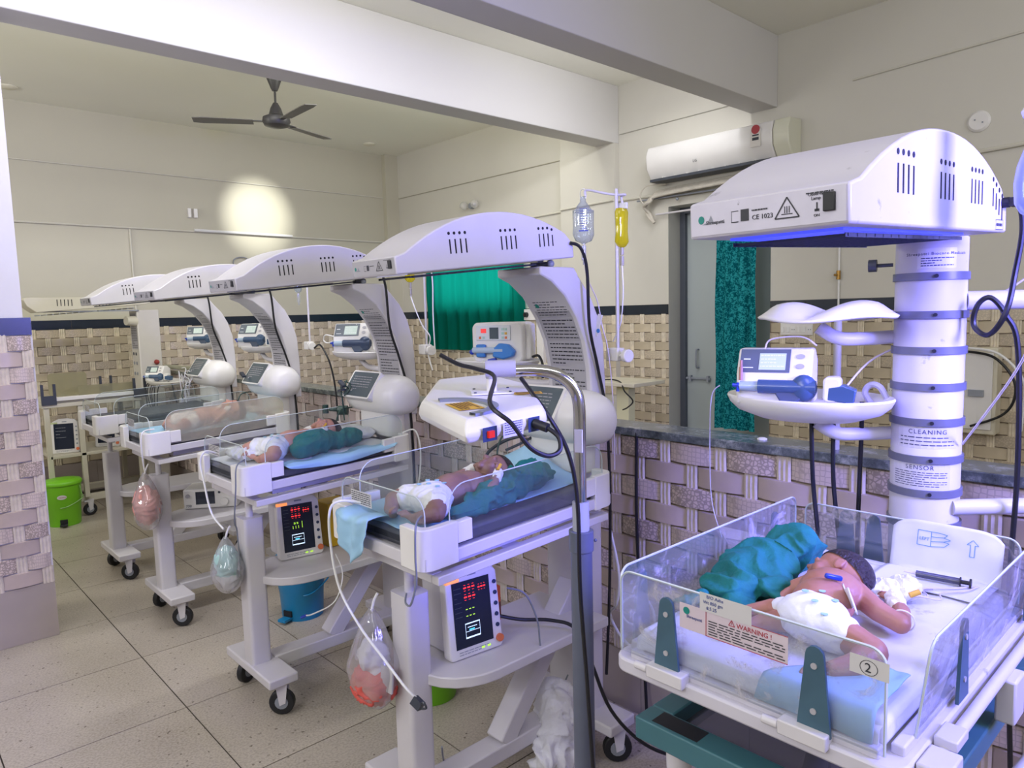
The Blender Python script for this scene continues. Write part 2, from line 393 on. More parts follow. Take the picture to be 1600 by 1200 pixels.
struct('ceiling', G().box(-2.4, 5.3, -2.5, 7.6, ZC, ZC+.1), M_ceil, smooth=0)
struct('wall_back', G().box(-2.5, 5.3, -2.6, -2.5, 0, ZC), M_wall, smooth=0)
struct('wall_left', G().box(-2.5, -2.4, -2.5, 7.6, 0, ZC), M_wall, smooth=0)
D0, D1, DT = 2.62, 3.52, 2.385
W0, W1, WB, WT = 5.35, 6.75, 1.62, 2.25
g = G()
g.box(XR, XR+.25, -2.5, D0, 0, ZC); g.box(XR, XR+.25, D0, D1, DT, ZC); g.box(XR, XR+.25, D1, W0, 0, ZC)
g.box(XR, XR+.25, W0, W1, 0, WB); g.box(XR, XR+.25, W0, W1, WT, ZC); g.box(XR, XR+.25, W1, 7.6, 0, ZC)
wall_r = struct('wall_right', g, M_wall, smooth=0)
wall_f = struct('wall_far', G().box(-2.4, XR, YF, YF+.1, 0, ZC), M_wallf, smooth=0)
struct('beam_1', G().box(-2.4, XR, 4.03, 4.235, 2.985, ZC), M_beam, smooth=0, bevel=.006)
struct('beam_2', G().box(-2.4, XR, 2.58, 2.79, 2.972, ZC), M_beam, smooth=0, bevel=.006)
pier = struct('pillar_1', G().box(4.98, XR, 4.03, 4.67, 0, 2.985).box(4.99, XR, 4.24, 4.67, 2.985, ZC), M_wall, smooth=0)
struct('pillar_2', G().box(4.873, XR, 7.43, YF, 0, ZC), M_wallf, smooth=0)
pillar = struct('pillar_3', G().box(-.9, .648, 4.11, 4.6, 0, BT).box(-.9, .617, 4.11, 4.6, BT, 2.985), mat('pillar_paint', '#cccad2', 0.5, var=0.02), smooth=0)
half = struct('wall_partition', G().box(2.108, 2.22, -2.5, YF, 0, 1.085), M_grout, smooth=0)
top = struct('partition_ledge', G().box(2.085, 2.235, -2.5, YF, 1.086, 1.115), M_granite, smooth=0, bevel=.003)

# ---- woven-look wall tiles: horizontal bulging blocks and ribbed vertical strips
BP, RP = .222, .0762
def block_mesh(name, m, L):
    g = G(); n = 6; h = RP/2-.0012; d0 = .0015
    for a, b in ((0, 1),):
        vs = []
        for i in range(n+1):
            t = i/n; x = -L/2+L*t; s = math.sin(PI*t)**.6 if 0 < t < 1 else 0; d = .002+.0125*s; hh = h*(.95+.05*s)
            vs += [(x, d0, -hh), (x, d, -hh+.003), (x, d, hh-.003), (x, d0, hh)]
        fs = []
        for i in range(n):
            for k in range(3): fs.append((4*i+k, 4*i+k+1, 4*i+5+k, 4*i+4+k))
        fs += [(0, 1, 2, 3), (4*n+3, 4*n+2, 4*n+1, 4*n)]
        g.add(vs, fs)
    me = bpy.data.meshes.new(name); me.from_pydata([tuple(v) for v in g.v], [], g.f); me.materials.append(m); me.shade_smooth(); me.set_sharp_from_angle(angle=R(50)); return me
def strip_mesh(name, m, W):
    g = G(); h = RP/2+.004; k = 6; vs = []; fs = []
    for i in range(k+1):
        x = -W/2+W*i/k; d = .0085 if i % 2 else .0045
        vs += [(x, .001, -h), (x, d, -h), (x, d+.002, 0), (x, d, h), (x, .001, h)]
    for i in range(k):
        for j in range(4): fs.append((5*i+j, 5*i+j+1, 5*i+6+j, 5*i+5+j))
    g.add(vs, fs)
    me = bpy.data.meshes.new(name); me.from_pydata([tuple(v) for v in g.v], [], g.f); me.materials.append(m); return me
SW = .05
NEARSET = [block_mesh('basket_tile', m, BP-SW+.006) for m in (M_bplain, M_bdot, M_bhon)]
FARSET = [block_mesh('basket_tile', m, BP-SW+.006) for m in (M_fplain, M_fdot, M_fdot)]
STRIP = strip_mesh('tile_strip', M_strip, SW-.004)
FSTRIP = strip_mesh('tile_strip', mat('far_lit_basket_strip', '#d3c8b2', .3, var=.12, vscale=25), SW-.004)  # far copy of the strip, same warm light tint in its colour
def project(p):
    q = mm.inverted() @ Vector(p)
    if q.z > -0.1: return None
    return 800+F_PX*q.x/-q.z, 600-F_PX*q.y/-q.z, -q.z
def basket(parent, o, u, n, width, ztop, zbot, meshes, phase=0, limit=300, joinmats=None, skip=None, per=None):
    BP = per or globals()['BP']
    """o = start point of the wall face, u = direction along it, n = outward normal"""
    o = Vector(o); u = Vector(u); n = Vector(n); rows = int(round((ztop-zbot)/RP)); rp = (ztop-zbot)/rows
    rz = math.atan2(u.y, u.x) if (u.cross(n)).z > 0 else math.atan2(-u.y, -u.x)
    B = []; S = []
    for r in range(rows):
        z = ztop-rp*(r+.5); off = phase + (BP/2 if r % 2 else 0)
        k0 = -2; 
        for k in range(k0, int(width/BP)+3):
            cs = off+k*BP                # strip centre
            cb = cs+BP/2
            if 0 <= cs <= width: S.append((cs, z))
            hl = (BP-SW+.006)/2; FL = (.222-SW+.006); lo = max(cb-hl, 0); hi = min(cb+hl, width)
            if hi-lo > .02: B.append(((lo+hi)/2, z, 0 if r % 2 == 1 else (1 if (k+r//2) % 2 else 2), (hi-lo)/FL))
    def key(e):
        p = o+u*e[0]; p.z = e[1]; q = project(p)
        vis = q is not None and -30 < q[0] < 1630 and -30 < q[1] < 1230
        return (0 if vis else 1, q[2] if q else 99)
    for lst, nm in ((B, 'basket_tile'), (S, 'tile_strip')):
        lst.sort(key=key)
        for e in lst[:limit]:
            p = o+u*e[0]; p.z = e[1]
            if skip and skip(p): continue
            t_ = dup_mesh(nm, meshes[e[2]] if len(e) > 2 else (FSTRIP if meshes is FARSET else STRIP), p, parent, (0, 0, rz))
            if len(e) > 2: t_.scale.x = e[3]
        rest = lst[limit:limit+3500]
        if rest:
            g = G(); c, s = math.cos(rz), math.sin(rz)
            for e in rest:
                p = o+u*e[0]; p.z = e[1]
                if skip and skip(p): continue
                me = meshes[e[2]] if len(e) > 2 else STRIP
                q_ = e[3] if len(e) > 2 else 1
                g.add([(p.x+v.co.x*q_*c-v.co.y*s, p.y+v.co.x*q_*s+v.co.y*c, p.z+v.co.z) for v in me.vertices], [tuple(f.vertices) for f in me.polygons], e[2] if len(e) > 2 else 0)
            if g.v:
                ob = obj(nm+'_field', g, [m.materials[0] for m in meshes] if len(lst[0]) > 2 else [MATS['far_lit_basket_strip'] if meshes is FARSET else M_strip], parent, smooth=45); ob['kind'] = 'stuff'
def tiles_row(parent, o, u, n, width, z0, z1, w, m, name, d=.006):
    o = Vector(o); u = Vector(u); n = Vector(n); k = 0; x = 0
    while x < width-.01:
        L = min(w, width-x); a = o+u*(x+.001); b = o+u*(x+L-.0015); c = b+n*d; e = a+n*d
        g = G(); g.prism([(a.x, a.y), (b.x, b.y), (c.x, c.y), (e.x, e.y)], XY, z0+.001, z1-.001)
        obj(name, g, m, parent, smooth=0); x += L
# right wall (face x = XR looking to -x): u = +y ; rotate so that local +y (depth) points to n
wf = XR-.0005
g = G(); g.box(XR-.0012, XR+.001, -2.5, D0, 0, BT); g.box(XR-.0012, XR+.001, D1, 7.5, 0, BT)
obj('grout_bed', g, M_grout, wall_r, smooth=0)
obj('grout_bed', G().box(-2.4, XR, YF-.0012, YF+.001, 0, BT), M_grout, wall_f, smooth=0)
basket(wall_r, (XR-.001, .3, 0), (0, 1, 0), (-1, 0, 0), D0-.3, BB, SK, FARSET, limit=150)
basket(wall_r, (XR-.001, D1, 0), (0, 1, 0), (-1, 0, 0), 3.95, BB, SK, FARSET, phase=.05, limit=150)
tiles_row(wall_r, (XR, .1, 0), (0, 1, 0), (-1, 0, 0), D0-.1, BB, BT, .45, M_band, 'band_tile')
tiles_row(wall_r, (XR, D1, 0), (0, 1, 0), (-1, 0, 0), 3.95, BB, BT, .45, M_band, 'band_tile')
tiles_row(wall_f, (.25, YF, 0), (1, 0, 0), (0, -1, 0), 4.62, BB, BT, .62, M_band, 'band_tile')
basket(wall_f, (.3, YF-.001, 0), (1, 0, 0), (0, -1, 0), 4.57, BB, SK+.0, FARSET, limit=300)
tiles_row(wall_f, (.25, YF, 0), (1, 0, 0), (0, -1, 0), 1.85, 0, SK, .45, M_skirt, 'skirting_tile')
basket(half, (2.107, -.1, 0), (0, 1, 0), (-1, 0, 0), 7.3, 1.085, SK-.04, NEARSET, phase=.03, limit=300)
tiles_row(half, (2.108, -.2, 0), (0, 1, 0), (-1, 0, 0), 7.6, 0, SK-.045, .45, M_skirt, 'skirting_tile')
basket(pillar, (-.05, 4.109, 0), (1, 0, 0), (0, -1, 0), .69, BB, SK, NEARSET, phase=-.045, per=.205)
tiles_row(pillar, (-.3, 4.11, 0), (1, 0, 0), (0, -1, 0), .948, 0, SK, .474, M_skirt, 'skirting_tile')
tiles_row(pillar, (-.3, 4.11, 0), (1, 0, 0), (0, -1, 0), .948, BB, BT, .474, M_band, 'band_tile', d=.008)
tiles_row(pier, (4.98, 4.03, 0), (0, 1, 0), (-1, 0, 0), .64, BB, BT, .32, M_band, 'band_tile')
basket(pier, (4.979, 4.03, 0), (0, 1, 0), (-1, 0, 0), .64, BB, .8, FARSET, phase=.02)

# ---- door in the right wall, set back in its recess
M_door = mat('door_paint', '#a9b2b4', 0.45, var=0.04, vscale=2)
M_frame = mat('door_frame_dark', '#4d525d', 0.45)
door = struct('door_1', G().box(XR+.20, XR+.235, D0, D1, 0, DT), M_door, smooth=0)
obj('door_frame', G().box(XR+.16, XR+.21, D1-.05, D1, 0, DT).box(XR+.16, XR+.21, D0, D0+.05, 0, DT).box(XR+.16, XR+.21, D0+.05, D1-.05, DT-.05, DT), M_frame, door, smooth=0, bevel=.003)
obj('door_handle', G().tube([(XR+.2, 3.36, 1.20), (XR+.16, 3.36, 1.19), (XR+.16, 3.36, 1.06), (XR+.2, 3.36, 1.05)], .008, 6), M_grey, door)
obj('door_bolt', G().cyl((XR+.185, 3.53, .955), (XR+.185, 3.24, .955), .011, n=8).box(XR+.17, XR+.2, 3.25, 3.27, .93, .98).box(XR+.17, XR+.2, 3.42, 3.44, .93, .98), M_grey, door)
struct('trim_1', G().box(XR-.004, XR+.16, D1-.003, D1, 0, DT), mat('jamb_paint', '#a8a7a0', 0.6), smooth=0)

# ---- window in the right wall behind its curtain
win = struct('window_1', G().box(XR+.10, XR+.14, W0, W0+.05, WB, WT).box(XR+.10, XR+.14, W1-.05, W1, WB, WT).box(XR+.10, XR+.14, W0+.05, W1-.05, WB, WB+.05).box(XR+.10, XR+.14, W0+.05, W1-.05, WT-.05, WT).box(XR+.10, XR+.14, 6.03, 6.07, WB+.05, WT-.05), M_greyd, smooth=0)
M_glass = clear('window_glass', '#f2f6f6', 0.06)
obj('window_pane', G().box(XR+.118, XR+.122, W0+.05, 6.03, WB+.05, WT-.05), M_glass, win, smooth=0)
obj('window_pane', G().box(XR+.118, XR+.122, 6.07, W1-.05, WB+.05, WT-.05), M_glass, win, smooth=0)
def curtain_mat(name, base, light, pattern=False, transl=.55):
    m, nt, b = nodes(name); nt.nodes.remove(b); out = nt.nodes['Material Output']
    d = N(nt, 'ShaderNodeBsdfDiffuse'); t = N(nt, 'ShaderNodeBsdfTranslucent'); t.inputs[0].default_value = lin(light); d.inputs[0].default_value = lin(base)
    if pattern:
        tc = N(nt, 'ShaderNodeTexCoord'); v = N(nt, 'ShaderNodeTexNoise'); v.inputs['Scale'].default_value = 42; v.inputs['Detail'].default_value = 2; v.inputs['Distortion'].default_value = 1.6
        nt.links.new(tc.outputs['Object'], v.inputs['Vector']); r = ramp(nt, v.outputs['Fac'], [(.49, lin(base)), (.52, lin(light))]); nt.links.new(r.outputs[0], d.inputs[0])
    mx = N(nt, 'ShaderNodeMixShader'); mx.inputs[0].default_value = transl; nt.links.new(d.outputs[0], mx.inputs[1]); nt.links.new(t.outputs[0], mx.inputs[2]); nt.links.new(mx.outputs[0], out.inputs['Surface']); return m
def curtain(name, x, y0, y1, z0, z1, amp, folds, m, label, seed=0):
    g = G(); rn = random.Random(seed); ph = [rn.uniform(0, 6) for _ in range(3)]
    def fn(u, v):
        y = y0+(y1-y0)*u; a = amp*(.75+.35*(1-v)); s = math.sin(2*PI*folds*u+ph[0]+.5*math.sin(9*u+ph[1]))
        return (x-.02+a*s+.3*a*math.sin(2*PI*folds*2.3*u+ph[2]), y+.006*math.sin(12*v+u*20), z0+(z1-z0)*v)
    g.grid(fn, folds*14, 14)
    o = obj(name, g, m, None, smooth=180); tag(o, label, 'curtain'); return o
curtain('window_curtain', XR-.04, 5.22, 6.87, 1.15, 2.30, .022, 9, curtain_mat('teal_curtain', '#0d7064', '#10a388'), 'plain green curtain drawn across the small window behind the warmers', 3)
curtain('door_curtain', XR-.04, 2.70, 3.03, .60, 2.32, .022, 3, curtain_mat('patterned_curtain', '#0a5560', '#2f9aa0', True, .12), 'narrow patterned teal curtain gathered at the grey door', 5)
g = G().cyl((XR-.035, 5.10, 2.31), (XR-.035, 6.98, 2.31), .008, n=8); tag(obj('curtain_rod', g, M_white), 'thin rod carrying the plain green window curtain', 'rod')
g = G().cyl((XR-.035, 2.52, 2.33), (XR-.035, 3.62, 2.33), .008, n=8); tag(obj('curtain_rod', g, M_white), 'thin rod across the grey door carrying the patterned curtain', 'rod')

# ---- conduits, cracks and small fittings on the walls
M_pipe = mat('conduit', '#cfccbf', 0.5)
def pipe(label, pts, r=.008, m=None, name='conduit'):
    return tag(obj(name, G().tube(pts, r, 8, 1), m or M_pipe), label, 'conduit')
pipe('long thin conduit low on the far wall, running to the corner pillar', [(1.0, YF-.012, 2.445), (4.87, YF-.012, 2.436)], .010)
pipe('thick white batten lying along the far wall conduit under the bright glow', [(2.62, YF-.034, 2.452), (3.66, YF-.034, 2.446)], .014, M_wtube, 'batten')
pipe('vertical conduit dropping down the far wall at its left', [(2.035, YF-.012, 2.43), (2.035, YF-.012, BT)], .009)
pipe('thin upper conduit high on the far wall under the ceiling', [(.95, YF-.008, 2.975), (4.87, YF-.008, 2.965)], .006)
pipe('upper conduit on the right wall between the corner and the pillar', [(XR-.008, 7.42, 2.96), (XR-.008, 4.72, 2.96)], .004, mat('conduit_drab', '#a8a493', .6))  # thinner and duller than the other conduits
pipe('conduit on the right wall above the green window curtain', [(XR-.01, 5.9, 2.47), (XR-.01, 4.68, 2.485), (XR-.08, 4.66, 2.49), (XR-.08, 4.04, 2.5), (XR-.012, 4.02, 2.5), (XR-.012, 3.66, 2.49)], .010)
pipe('thin ledge line on the right wall between the two beams', [(XR-.004, 4.02, 3.06), (XR-.004, 2.80, 3.07)], .004, mat('ledge_line_grey', '#a9a79c', .6))  # thin line in a dull grey tone
pipe('long conduit near the top of the right wall beyond the ceiling beam', [(XR-.008, 2.05, 3.03), (XR-.008, .1, 3.10)], .007)
pipe('lower conduit on the right wall by the round white cover', [(XR-.012, 1.44, 2.43), (XR-.012, -.4, 2.48)], .013)
o = pipe('white gas pipe with brass valve dropping to the switchboard', [(XR-.012, 2.115, 2.2), (XR-.012, 2.115, 1.50)], .007, M_wtube, 'gas_pipe')
obj('brass_valve', G().cyl((XR-.02, 2.115, 1.72), (XR-.02, 2.115, 1.78), .014, n=10).cyl((XR-.05, 2.13, 1.75), (XR-.02, 2.115, 1.75), .008, n=8), mat('brass', '#a98446', .35, metal=.8), o)
o = pipe('white gas pipe with brass valve above the round wall outlet', [(XR-.012, 5.12, 2.1), (XR-.012, 5.12, 1.52)], .006, M_wtube, 'gas_pipe')
obj('brass_valve', G().cyl((XR-.02, 5.12, 1.80), (XR-.02, 5.12, 1.86), .013, n=10), MATS['brass'], o)
def disc(name, c, n, r, d, m, label, cat, sy=1):
    q = Vector(n).to_track_quat('Z', 'Y'); o = obj(name, G().lathe([(r*.98, 0), (r, d*.4), (r*.8, d), (.001, d)], c, 28, q), m); return tag(o, label, cat)
o = disc('junction_cover', (XR, 1.312, 2.611), (-1, 0, 0), .062, .02, M_plast, 'round white junction cover high on the right wall', 'cover')
obj('screw', G().cyl((XR-.024, 1.33, 2.62), (XR-.018, 1.33, 2.62), .005, n=6), M_grey, o); obj('screw', G().cyl((XR-.024, 1.29, 2.60), (XR-.018, 1.29, 2.60), .005, n=6), M_grey, o)
M_lit = mat('downlight_lens', '#e6e2cf', .4)
disc('downlight', (4.459, 7.094, ZC), (0, 0, -1), .07, .014, M_lit, 'round ceiling downlight near the far right corner', 'light')
disc('downlight', (1.112, 7.116, ZC), (0, 0, -1), .07, .014, M_lit, 'round ceiling downlight near the left pillar', 'light')
# open socket box on the far wall
o = tag(obj('wall_socket', G().box(2.575, 2.605, YF-.03, YF, 2.575, 2.665).box(2.63, 2.665, YF-.035, YF, 2.575, 2.665), M_plast, bevel=.003), 'small white double socket on the far wall left of the glow', 'socket')
# round outlet on the right wall under the gas pipe
o = tag(obj('gas_outlet', G().box(XR-.04, XR, 5.06, 5.24, 1.47, 1.58), M_plast, bevel=.004), 'square white gas outlet with black nozzle right of the green window curtain', 'outlet')
obj('nozzle', G().cyl((XR-.07, 5.19, 1.525), (XR-.04, 5.19, 1.525), .025, n=14).cyl((XR-.075, 5.19, 1.525), (XR-.07, 5.19, 1.525), .012, n=12), M_black, o)
tag(obj('wall_duct', G().box(XR-.05, XR, 4.96, 5.05, .95, 1.50), M_plast, bevel=.004), 'white vertical cable duct on the wall right of the gas outlet', 'duct')
# bulkhead twin lamp above the window
g = G().cyl((XR, 6.02, 2.70), (XR-.05, 6.02, 2.70), .03, n=14)
lamp = tag(obj('wall_lamp', g, M_grey), 'small twin globe wall lamp above the nearest curved warmer hood', 'lamp')
for dy in (-.09, .09): obj('globe', G().ball((XR-.06, 6.02+dy, 2.71), .045, 14, 9), clear('clear_globe', '#ffffff', .14, .25) if 'clear_globe' not in MATS else MATS['clear_globe'], lamp, smooth=180)
# hook rail on far wall
tag(obj('wall_hook', G().tube([(3.0, YF-.01, 2.13), (3.0, YF-.03, 2.17), (3.06, YF-.03, 2.20), (3.14, YF-.03, 2.19), (3.14, YF-.01, 2.14)], .006, 6, 2), M_grey), 'small metal hook bracket on the far wall above a warmer hood', 'hook')

# ---- switchboards on the right wall
def switchboard(name, y0, y1, z0, z1, rows, cols, label):
    b = tag(obj(name, G().box(XR-.02, XR-.006, y0, y1, z0, z1), M_plast, bevel=.003), label, 'switchboard')
    dy = (y1-y0)/cols; dz = (z1-z0)/rows
    for r in range(rows):
        for c in range(cols):
            cy = y0+dy*(c+.5); cz = z0+dz*(r+.5)
            if (c) % 3 == 0: obj('socket_face', G().box(XR-.024, XR-.019, cy-dy*.38, cy+dy*.38, cz-dz*.3, cz+dz*.3).cyl((XR-.026, cy-.008, cz), (XR-.022, cy-.008, cz), .003, n=6, mi=1).cyl((XR-.026, cy+.008, cz), (XR-.022, cy+.008, cz), .003, n=6, mi=1), [M_wtube, M_greyd], b, smooth=0)
            else: obj('switch', G().box(XR-.028, XR-.019, cy-dy*.25, cy+dy*.25, cz-dz*.25, cz+dz*.25), M_wtube, b, smooth=0, bevel=.002)
switchboard('switchboard', 2.29, 2.53, 1.335, 1.495, 2, 6, 'white switchboard with two rows of switches under the brass valve')
switchboard('switchboard', 1.60, 1.78, .93, 1.02, 1, 4, 'low white socket strip on the wall beside the banded column')
pb = tag(obj('equipment_panel', G().box(XR-.12, XR-.01, 1.14, 1.42, .75, 1.27), M_cream, bevel=.008), 'large white wall box with cables right of the banded column', 'panel')
obj('panel_lid', G().box(XR-.135, XR-.12, 1.16, 1.40, .78, 1.24), M_plast, pb, bevel=.004); obj('latch', G().box(XR-.15, XR-.135, 1.2, 1.28, .98, 1.02), M_grey, pb)
tag(obj('loose_cables', G().tube([(4.9, 1.30, 1.25), (4.88, 1.15, 1.22), (4.88, 1.05, 1.10), (4.88, 1.04, .98), (4.88, 1.1, .88), (4.9, 1.26, .80)], .008, 6), M_cable), 'black cable looping beside the large white wall box', 'cable')
tag(obj('loose_cables', G().tube([(4.89, 1.28, 1.27), (4.86, 1.12, 1.24), (4.86, 1.0, 1.1), (4.86, .99, .94), (4.87, 1.0, .80)], .008, 6), M_wtube), 'white cable looping outside the black one at the wall box', 'cable')

# ---- split air conditioner with its pipes
ac = thing('air_conditioner', (4.94, 2.98, 2.58), 'white wall-mounted split air conditioner above the grey door', 'air conditioner')
prof = [(0, .0), (-.13, .02), (-.19, .10), (-.20, .20), (-.17, .27), (0, .28)]
obj('body', G().prism([(XR+a, 2.575+b) for a, b in prof], lambda a, b, d: (a, d, b), 2.52, 3.60), M_plast, ac, bevel=.008)
obj('end_cover', G().prism([(XR+a*1.0, 2.575+b) for a, b in prof], lambda a, b, d: (a, d, b), 2.40, 2.515), mat('ac_end', '#d9d9c6', .4), ac, bevel=.008)
gv = G()
for k in range(9): gv.box(XR-.165, XR-.05, 2.56+k*.112, 2.57+k*.112, 2.575, 2.60)
obj('air_outlet', G().box(XR-.17, XR-.03, 2.54, 3.58, 2.572, 2.592), M_greyd, ac); obj('louvre', gv.box(XR-.15, XR-.14, 2.54, 3.58, 2.573, 2.578), M_plast, ac)
obj('rating_label', G().box(XR-.202, XR-.199, 2.60, 2.68, 2.72, 2.80).box(XR-.2025, XR-.1995, 2.60, 2.68, 2.68, 2.72), mat('label_pale', '#d9d5cf', .5), ac)
obj('star_mark', G().cyl((XR-.204, 2.64, 2.80), (XR-.200, 2.64, 2.80), .032, n=14), mat('red_print', '#a5353c', .5), ac); obj('energy_print', G().box(XR-.2035, XR-.2025, 2.615, 2.665, 2.725, 2.745).box(XR-.2035, XR-.2025, 2.615, 2.665, 2.755, 2.765), M_print, ac)
text('maker_mark', 'LG', .03, plane_mtx((XR-.197, 3.16, 2.66), (0, -1, 0), (0, 0, 1)), M_print, ac)
g = G()
for k in range(4): g.tube([(XR-.03-.02*k, 2.45, 2.54-.015*k), (XR-.03-.02*k, 3.5, 2.52-.015*k), (XR-.05-.02*k, 3.62, 2.49-.02*k), (XR-.05-.015*k, 3.70, 2.43-.01*k), (XR-.05, 3.70-.01*k, 2.34), (XR-.06, 3.62, 2.26)], .012, 8)
g.tube([(XR-.06, 3.5, 2.56), (XR-.11, 3.66, 2.56), (XR-.12, 3.72, 2.48), (XR-.1, 3.68, 2.40)], .006, 6)
tag(obj('refrigerant_pipes', g, mat('pipe_wrap', '#c2bcb0', .6, var=.1, vscale=20)), 'bundle of pale wrapped pipes curling below the air conditioner', 'pipes')
tag(obj('curtain_pole_bracket', G().cyl((XR-.05, 3.8, 2.46), (XR-.05, 2.50, 2.45), .007, n=8).ball((XR-.05, 3.40, 2.43), .014, 8, 6), M_grey), 'thin grey rod with a small ring below the air conditioner', 'rod')
# ---- cream side table in the passage behind the partition
tb = thing('side_table', (4.55, 3.6, 0), 'cream bedside table in the passage left of the grey door', 'table')
obj('table_top', G().box(4.35, 4.75, 3.35, 3.86, .955, .985), M_cream, tb, bevel=.004)
obj('table_column', G().box(4.5, 4.58, 3.52, 3.64, .02, .955), mat('cream_light', '#d8d5b4', .5), tb)
obj('table_foot', G().box(4.35, 4.75, 3.50, 3.66, .0, .03), M_cream, tb)
tag(obj('table_cable', G().tube([(4.4, 3.74, .99), (4.42, 3.62, 1.0), (4.38, 3.5, .985), (4.32, 3.42, .93), (4.32, 3.34, .86), (4.36, 3.42, .80), (4.4, 3.5, .77)], .006, 6), M_cable), 'black cable trailing over the cream bedside table', 'cable')
t2 = thing('instrument_trolley', (4.4, 4.25, 0), 'cream trolley with two shelves behind the nearest banded warmer column', 'trolley')
obj('tray_top', G().box(4.2, 4.6, 4.05, 4.6, 1.06, 1.09), M_cream, t2, bevel=.004); obj('shelf', G().box(4.2, 4.6, 4.05, 4.6, .60, .63), M_cream, t2); obj('drawer_front', G().box(4.18, 4.2, 4.06, 4.4, .84, .95), mat('pink_front', '#b09494', .5), t2)
for sx in (4.22, 4.58):
    for sy in (4.07, 4.58): obj('leg', G().box(sx-.01, sx+.01, sy-.01, sy+.01, 0, 1.06), M_cream, t2)

# ---- ceiling fan
fan = thing('ceiling_fan', (2.53, 5.34, 2.95), 'dark grey three-blade ceiling fan hanging in the far bay', 'fan')
M_fan = mat('fan_dark', '#3b3a3c', .4); M_blade = mat('fan_blade', '#6a6864', .45)
fx, fy, fz = 2.56, 5.38, 3.06
obj('canopy', G().lathe([(.075, .41), (.078, .36), (.065, .355), (.06, .33), (.03, .25), (.02, .23)], (fx, fy, fz), 20), M_fan, fan)
obj('down_rod', G().cyl((fx, fy, fz+.08), (fx, fy, fz+.26), .009, n=8), M_fan, fan)
obj('motor', G().lathe([(.018, .14), (.04, .10), (.055, .05), (.10, .03), (.105, .0), (.09, -.03), (.04, -.045), (.001, -.047)], (fx, fy, fz), 28), M_fan, fan)
for a in (152, 22, 268):
    t = R(a); d = Vector((math.cos(t), math.sin(t), 0)); s = Vector((-d.y, d.x, 0)); tilt = Vector((0, 0, 1))*.12+s
    def bl(u, v, d=d, s=tilt):
        r = .17+.43*u; wdt = (.045+.012*u) if u < .97 else .045
        return Vector((fx, fy, fz-.005))+d*r+s*((v-.5)*2*wdt)
    g = G().grid(bl, 6, 2); n0 = len(g.v); bo = obj('blade', g, M_blade, fan, smooth=0); so = bo.modifiers.new('t', 'SOLIDIFY'); so.thickness = .005
    obj('blade_iron', G().beam(Vector((fx, fy, fz))+d*.08, Vector((fx, fy, fz))+d*.2, .035, .006), M_fan, fan)
# ================================================================ WARMERS
M_acr = clear('acrylic', '#f6f9f9', 0.045, 0.025, '#e8eeee')
M_acrd = clear('acrylic_smeared', '#f2f5f8', 0.10, 0.07, '#e9ebf2', dirt='#c9c4c6', dscale=13, lo=.55, hi=.70, dmax=.62)
M_edge = mat('acrylic_edge', '#c9d2d0', 0.2)
M_panel = mat('display_panel', '#4d5a62', 0.25)
M_vent = mat('vent_dark', '#14151c', 0.8)
M_label = mat('grey_label', '#a9a7ae', 0.5)
M_teal = mat('teal_logo', '#0f8078', 0.5)
M_matt = mat('mattress_slate', '#4a4c54', 0.5)
M_sheetb = mat('blue_sheet', '#9cc6e2', 0.6, var=.06, vscale=6, bump=.15, bscale=25)
M_sheetw = mat('white_sheet', '#dfe0e4', 0.7, var=.03, vscale=8, bump=.25, bscale=22)
M_cotton = mat('cotton_white', '#e9e9ec', 0.9, bump=.5, bscale=60)
M_green = mat('green_cloth', '#0b6f6c', 0.8, var=.10, vscale=14, bump=.25, bscale=120)
M_red = mat('red_led', '#ff2a2a', .4, emit='#ff3030', estr=2.5)
M_pink = mat('led_pinkish', '#ffd0d0', .4, emit='#ffb0b0', estr=2.0)
M_grn = mat('green_led', '#a8e03a', .4, emit='#b6f04a', estr=1.5)
M_lcd = mat('lcd_lines', '#cfe4f2', .4, emit='#cfe6ff', estr=1.6)
M_orange = mat('orange_knob', '#d8744a', .4)
M_alarm = mat('alarm_light', '#ffa060', .4, emit='#ff9a50', estr=1.2)
M_blue = mat('blue_plastic', '#1f3fae', .35)
M_seal = mat('yellow_label', '#d3a83a', .5)

def arch_pts(L, h0, hp, n=20):
    """hood outline in (x, z): flat base, short ends, curved top; x from 0 to L"""
    P = [(0, 0), (0, h0)]
    for i in range(n+1):
        t = i/n; x = L*t; f = math.sin(PI*min(1, max(0, t)))
        z = h0+(hp-h0)*(1-abs(2*t-1.06)**2.1 if abs(2*t-1.06) < 1 else 0)
        if 0 < t < 1: P.append((x, z))
    P += [(L, h0*.95), (L, 0)]
    return P

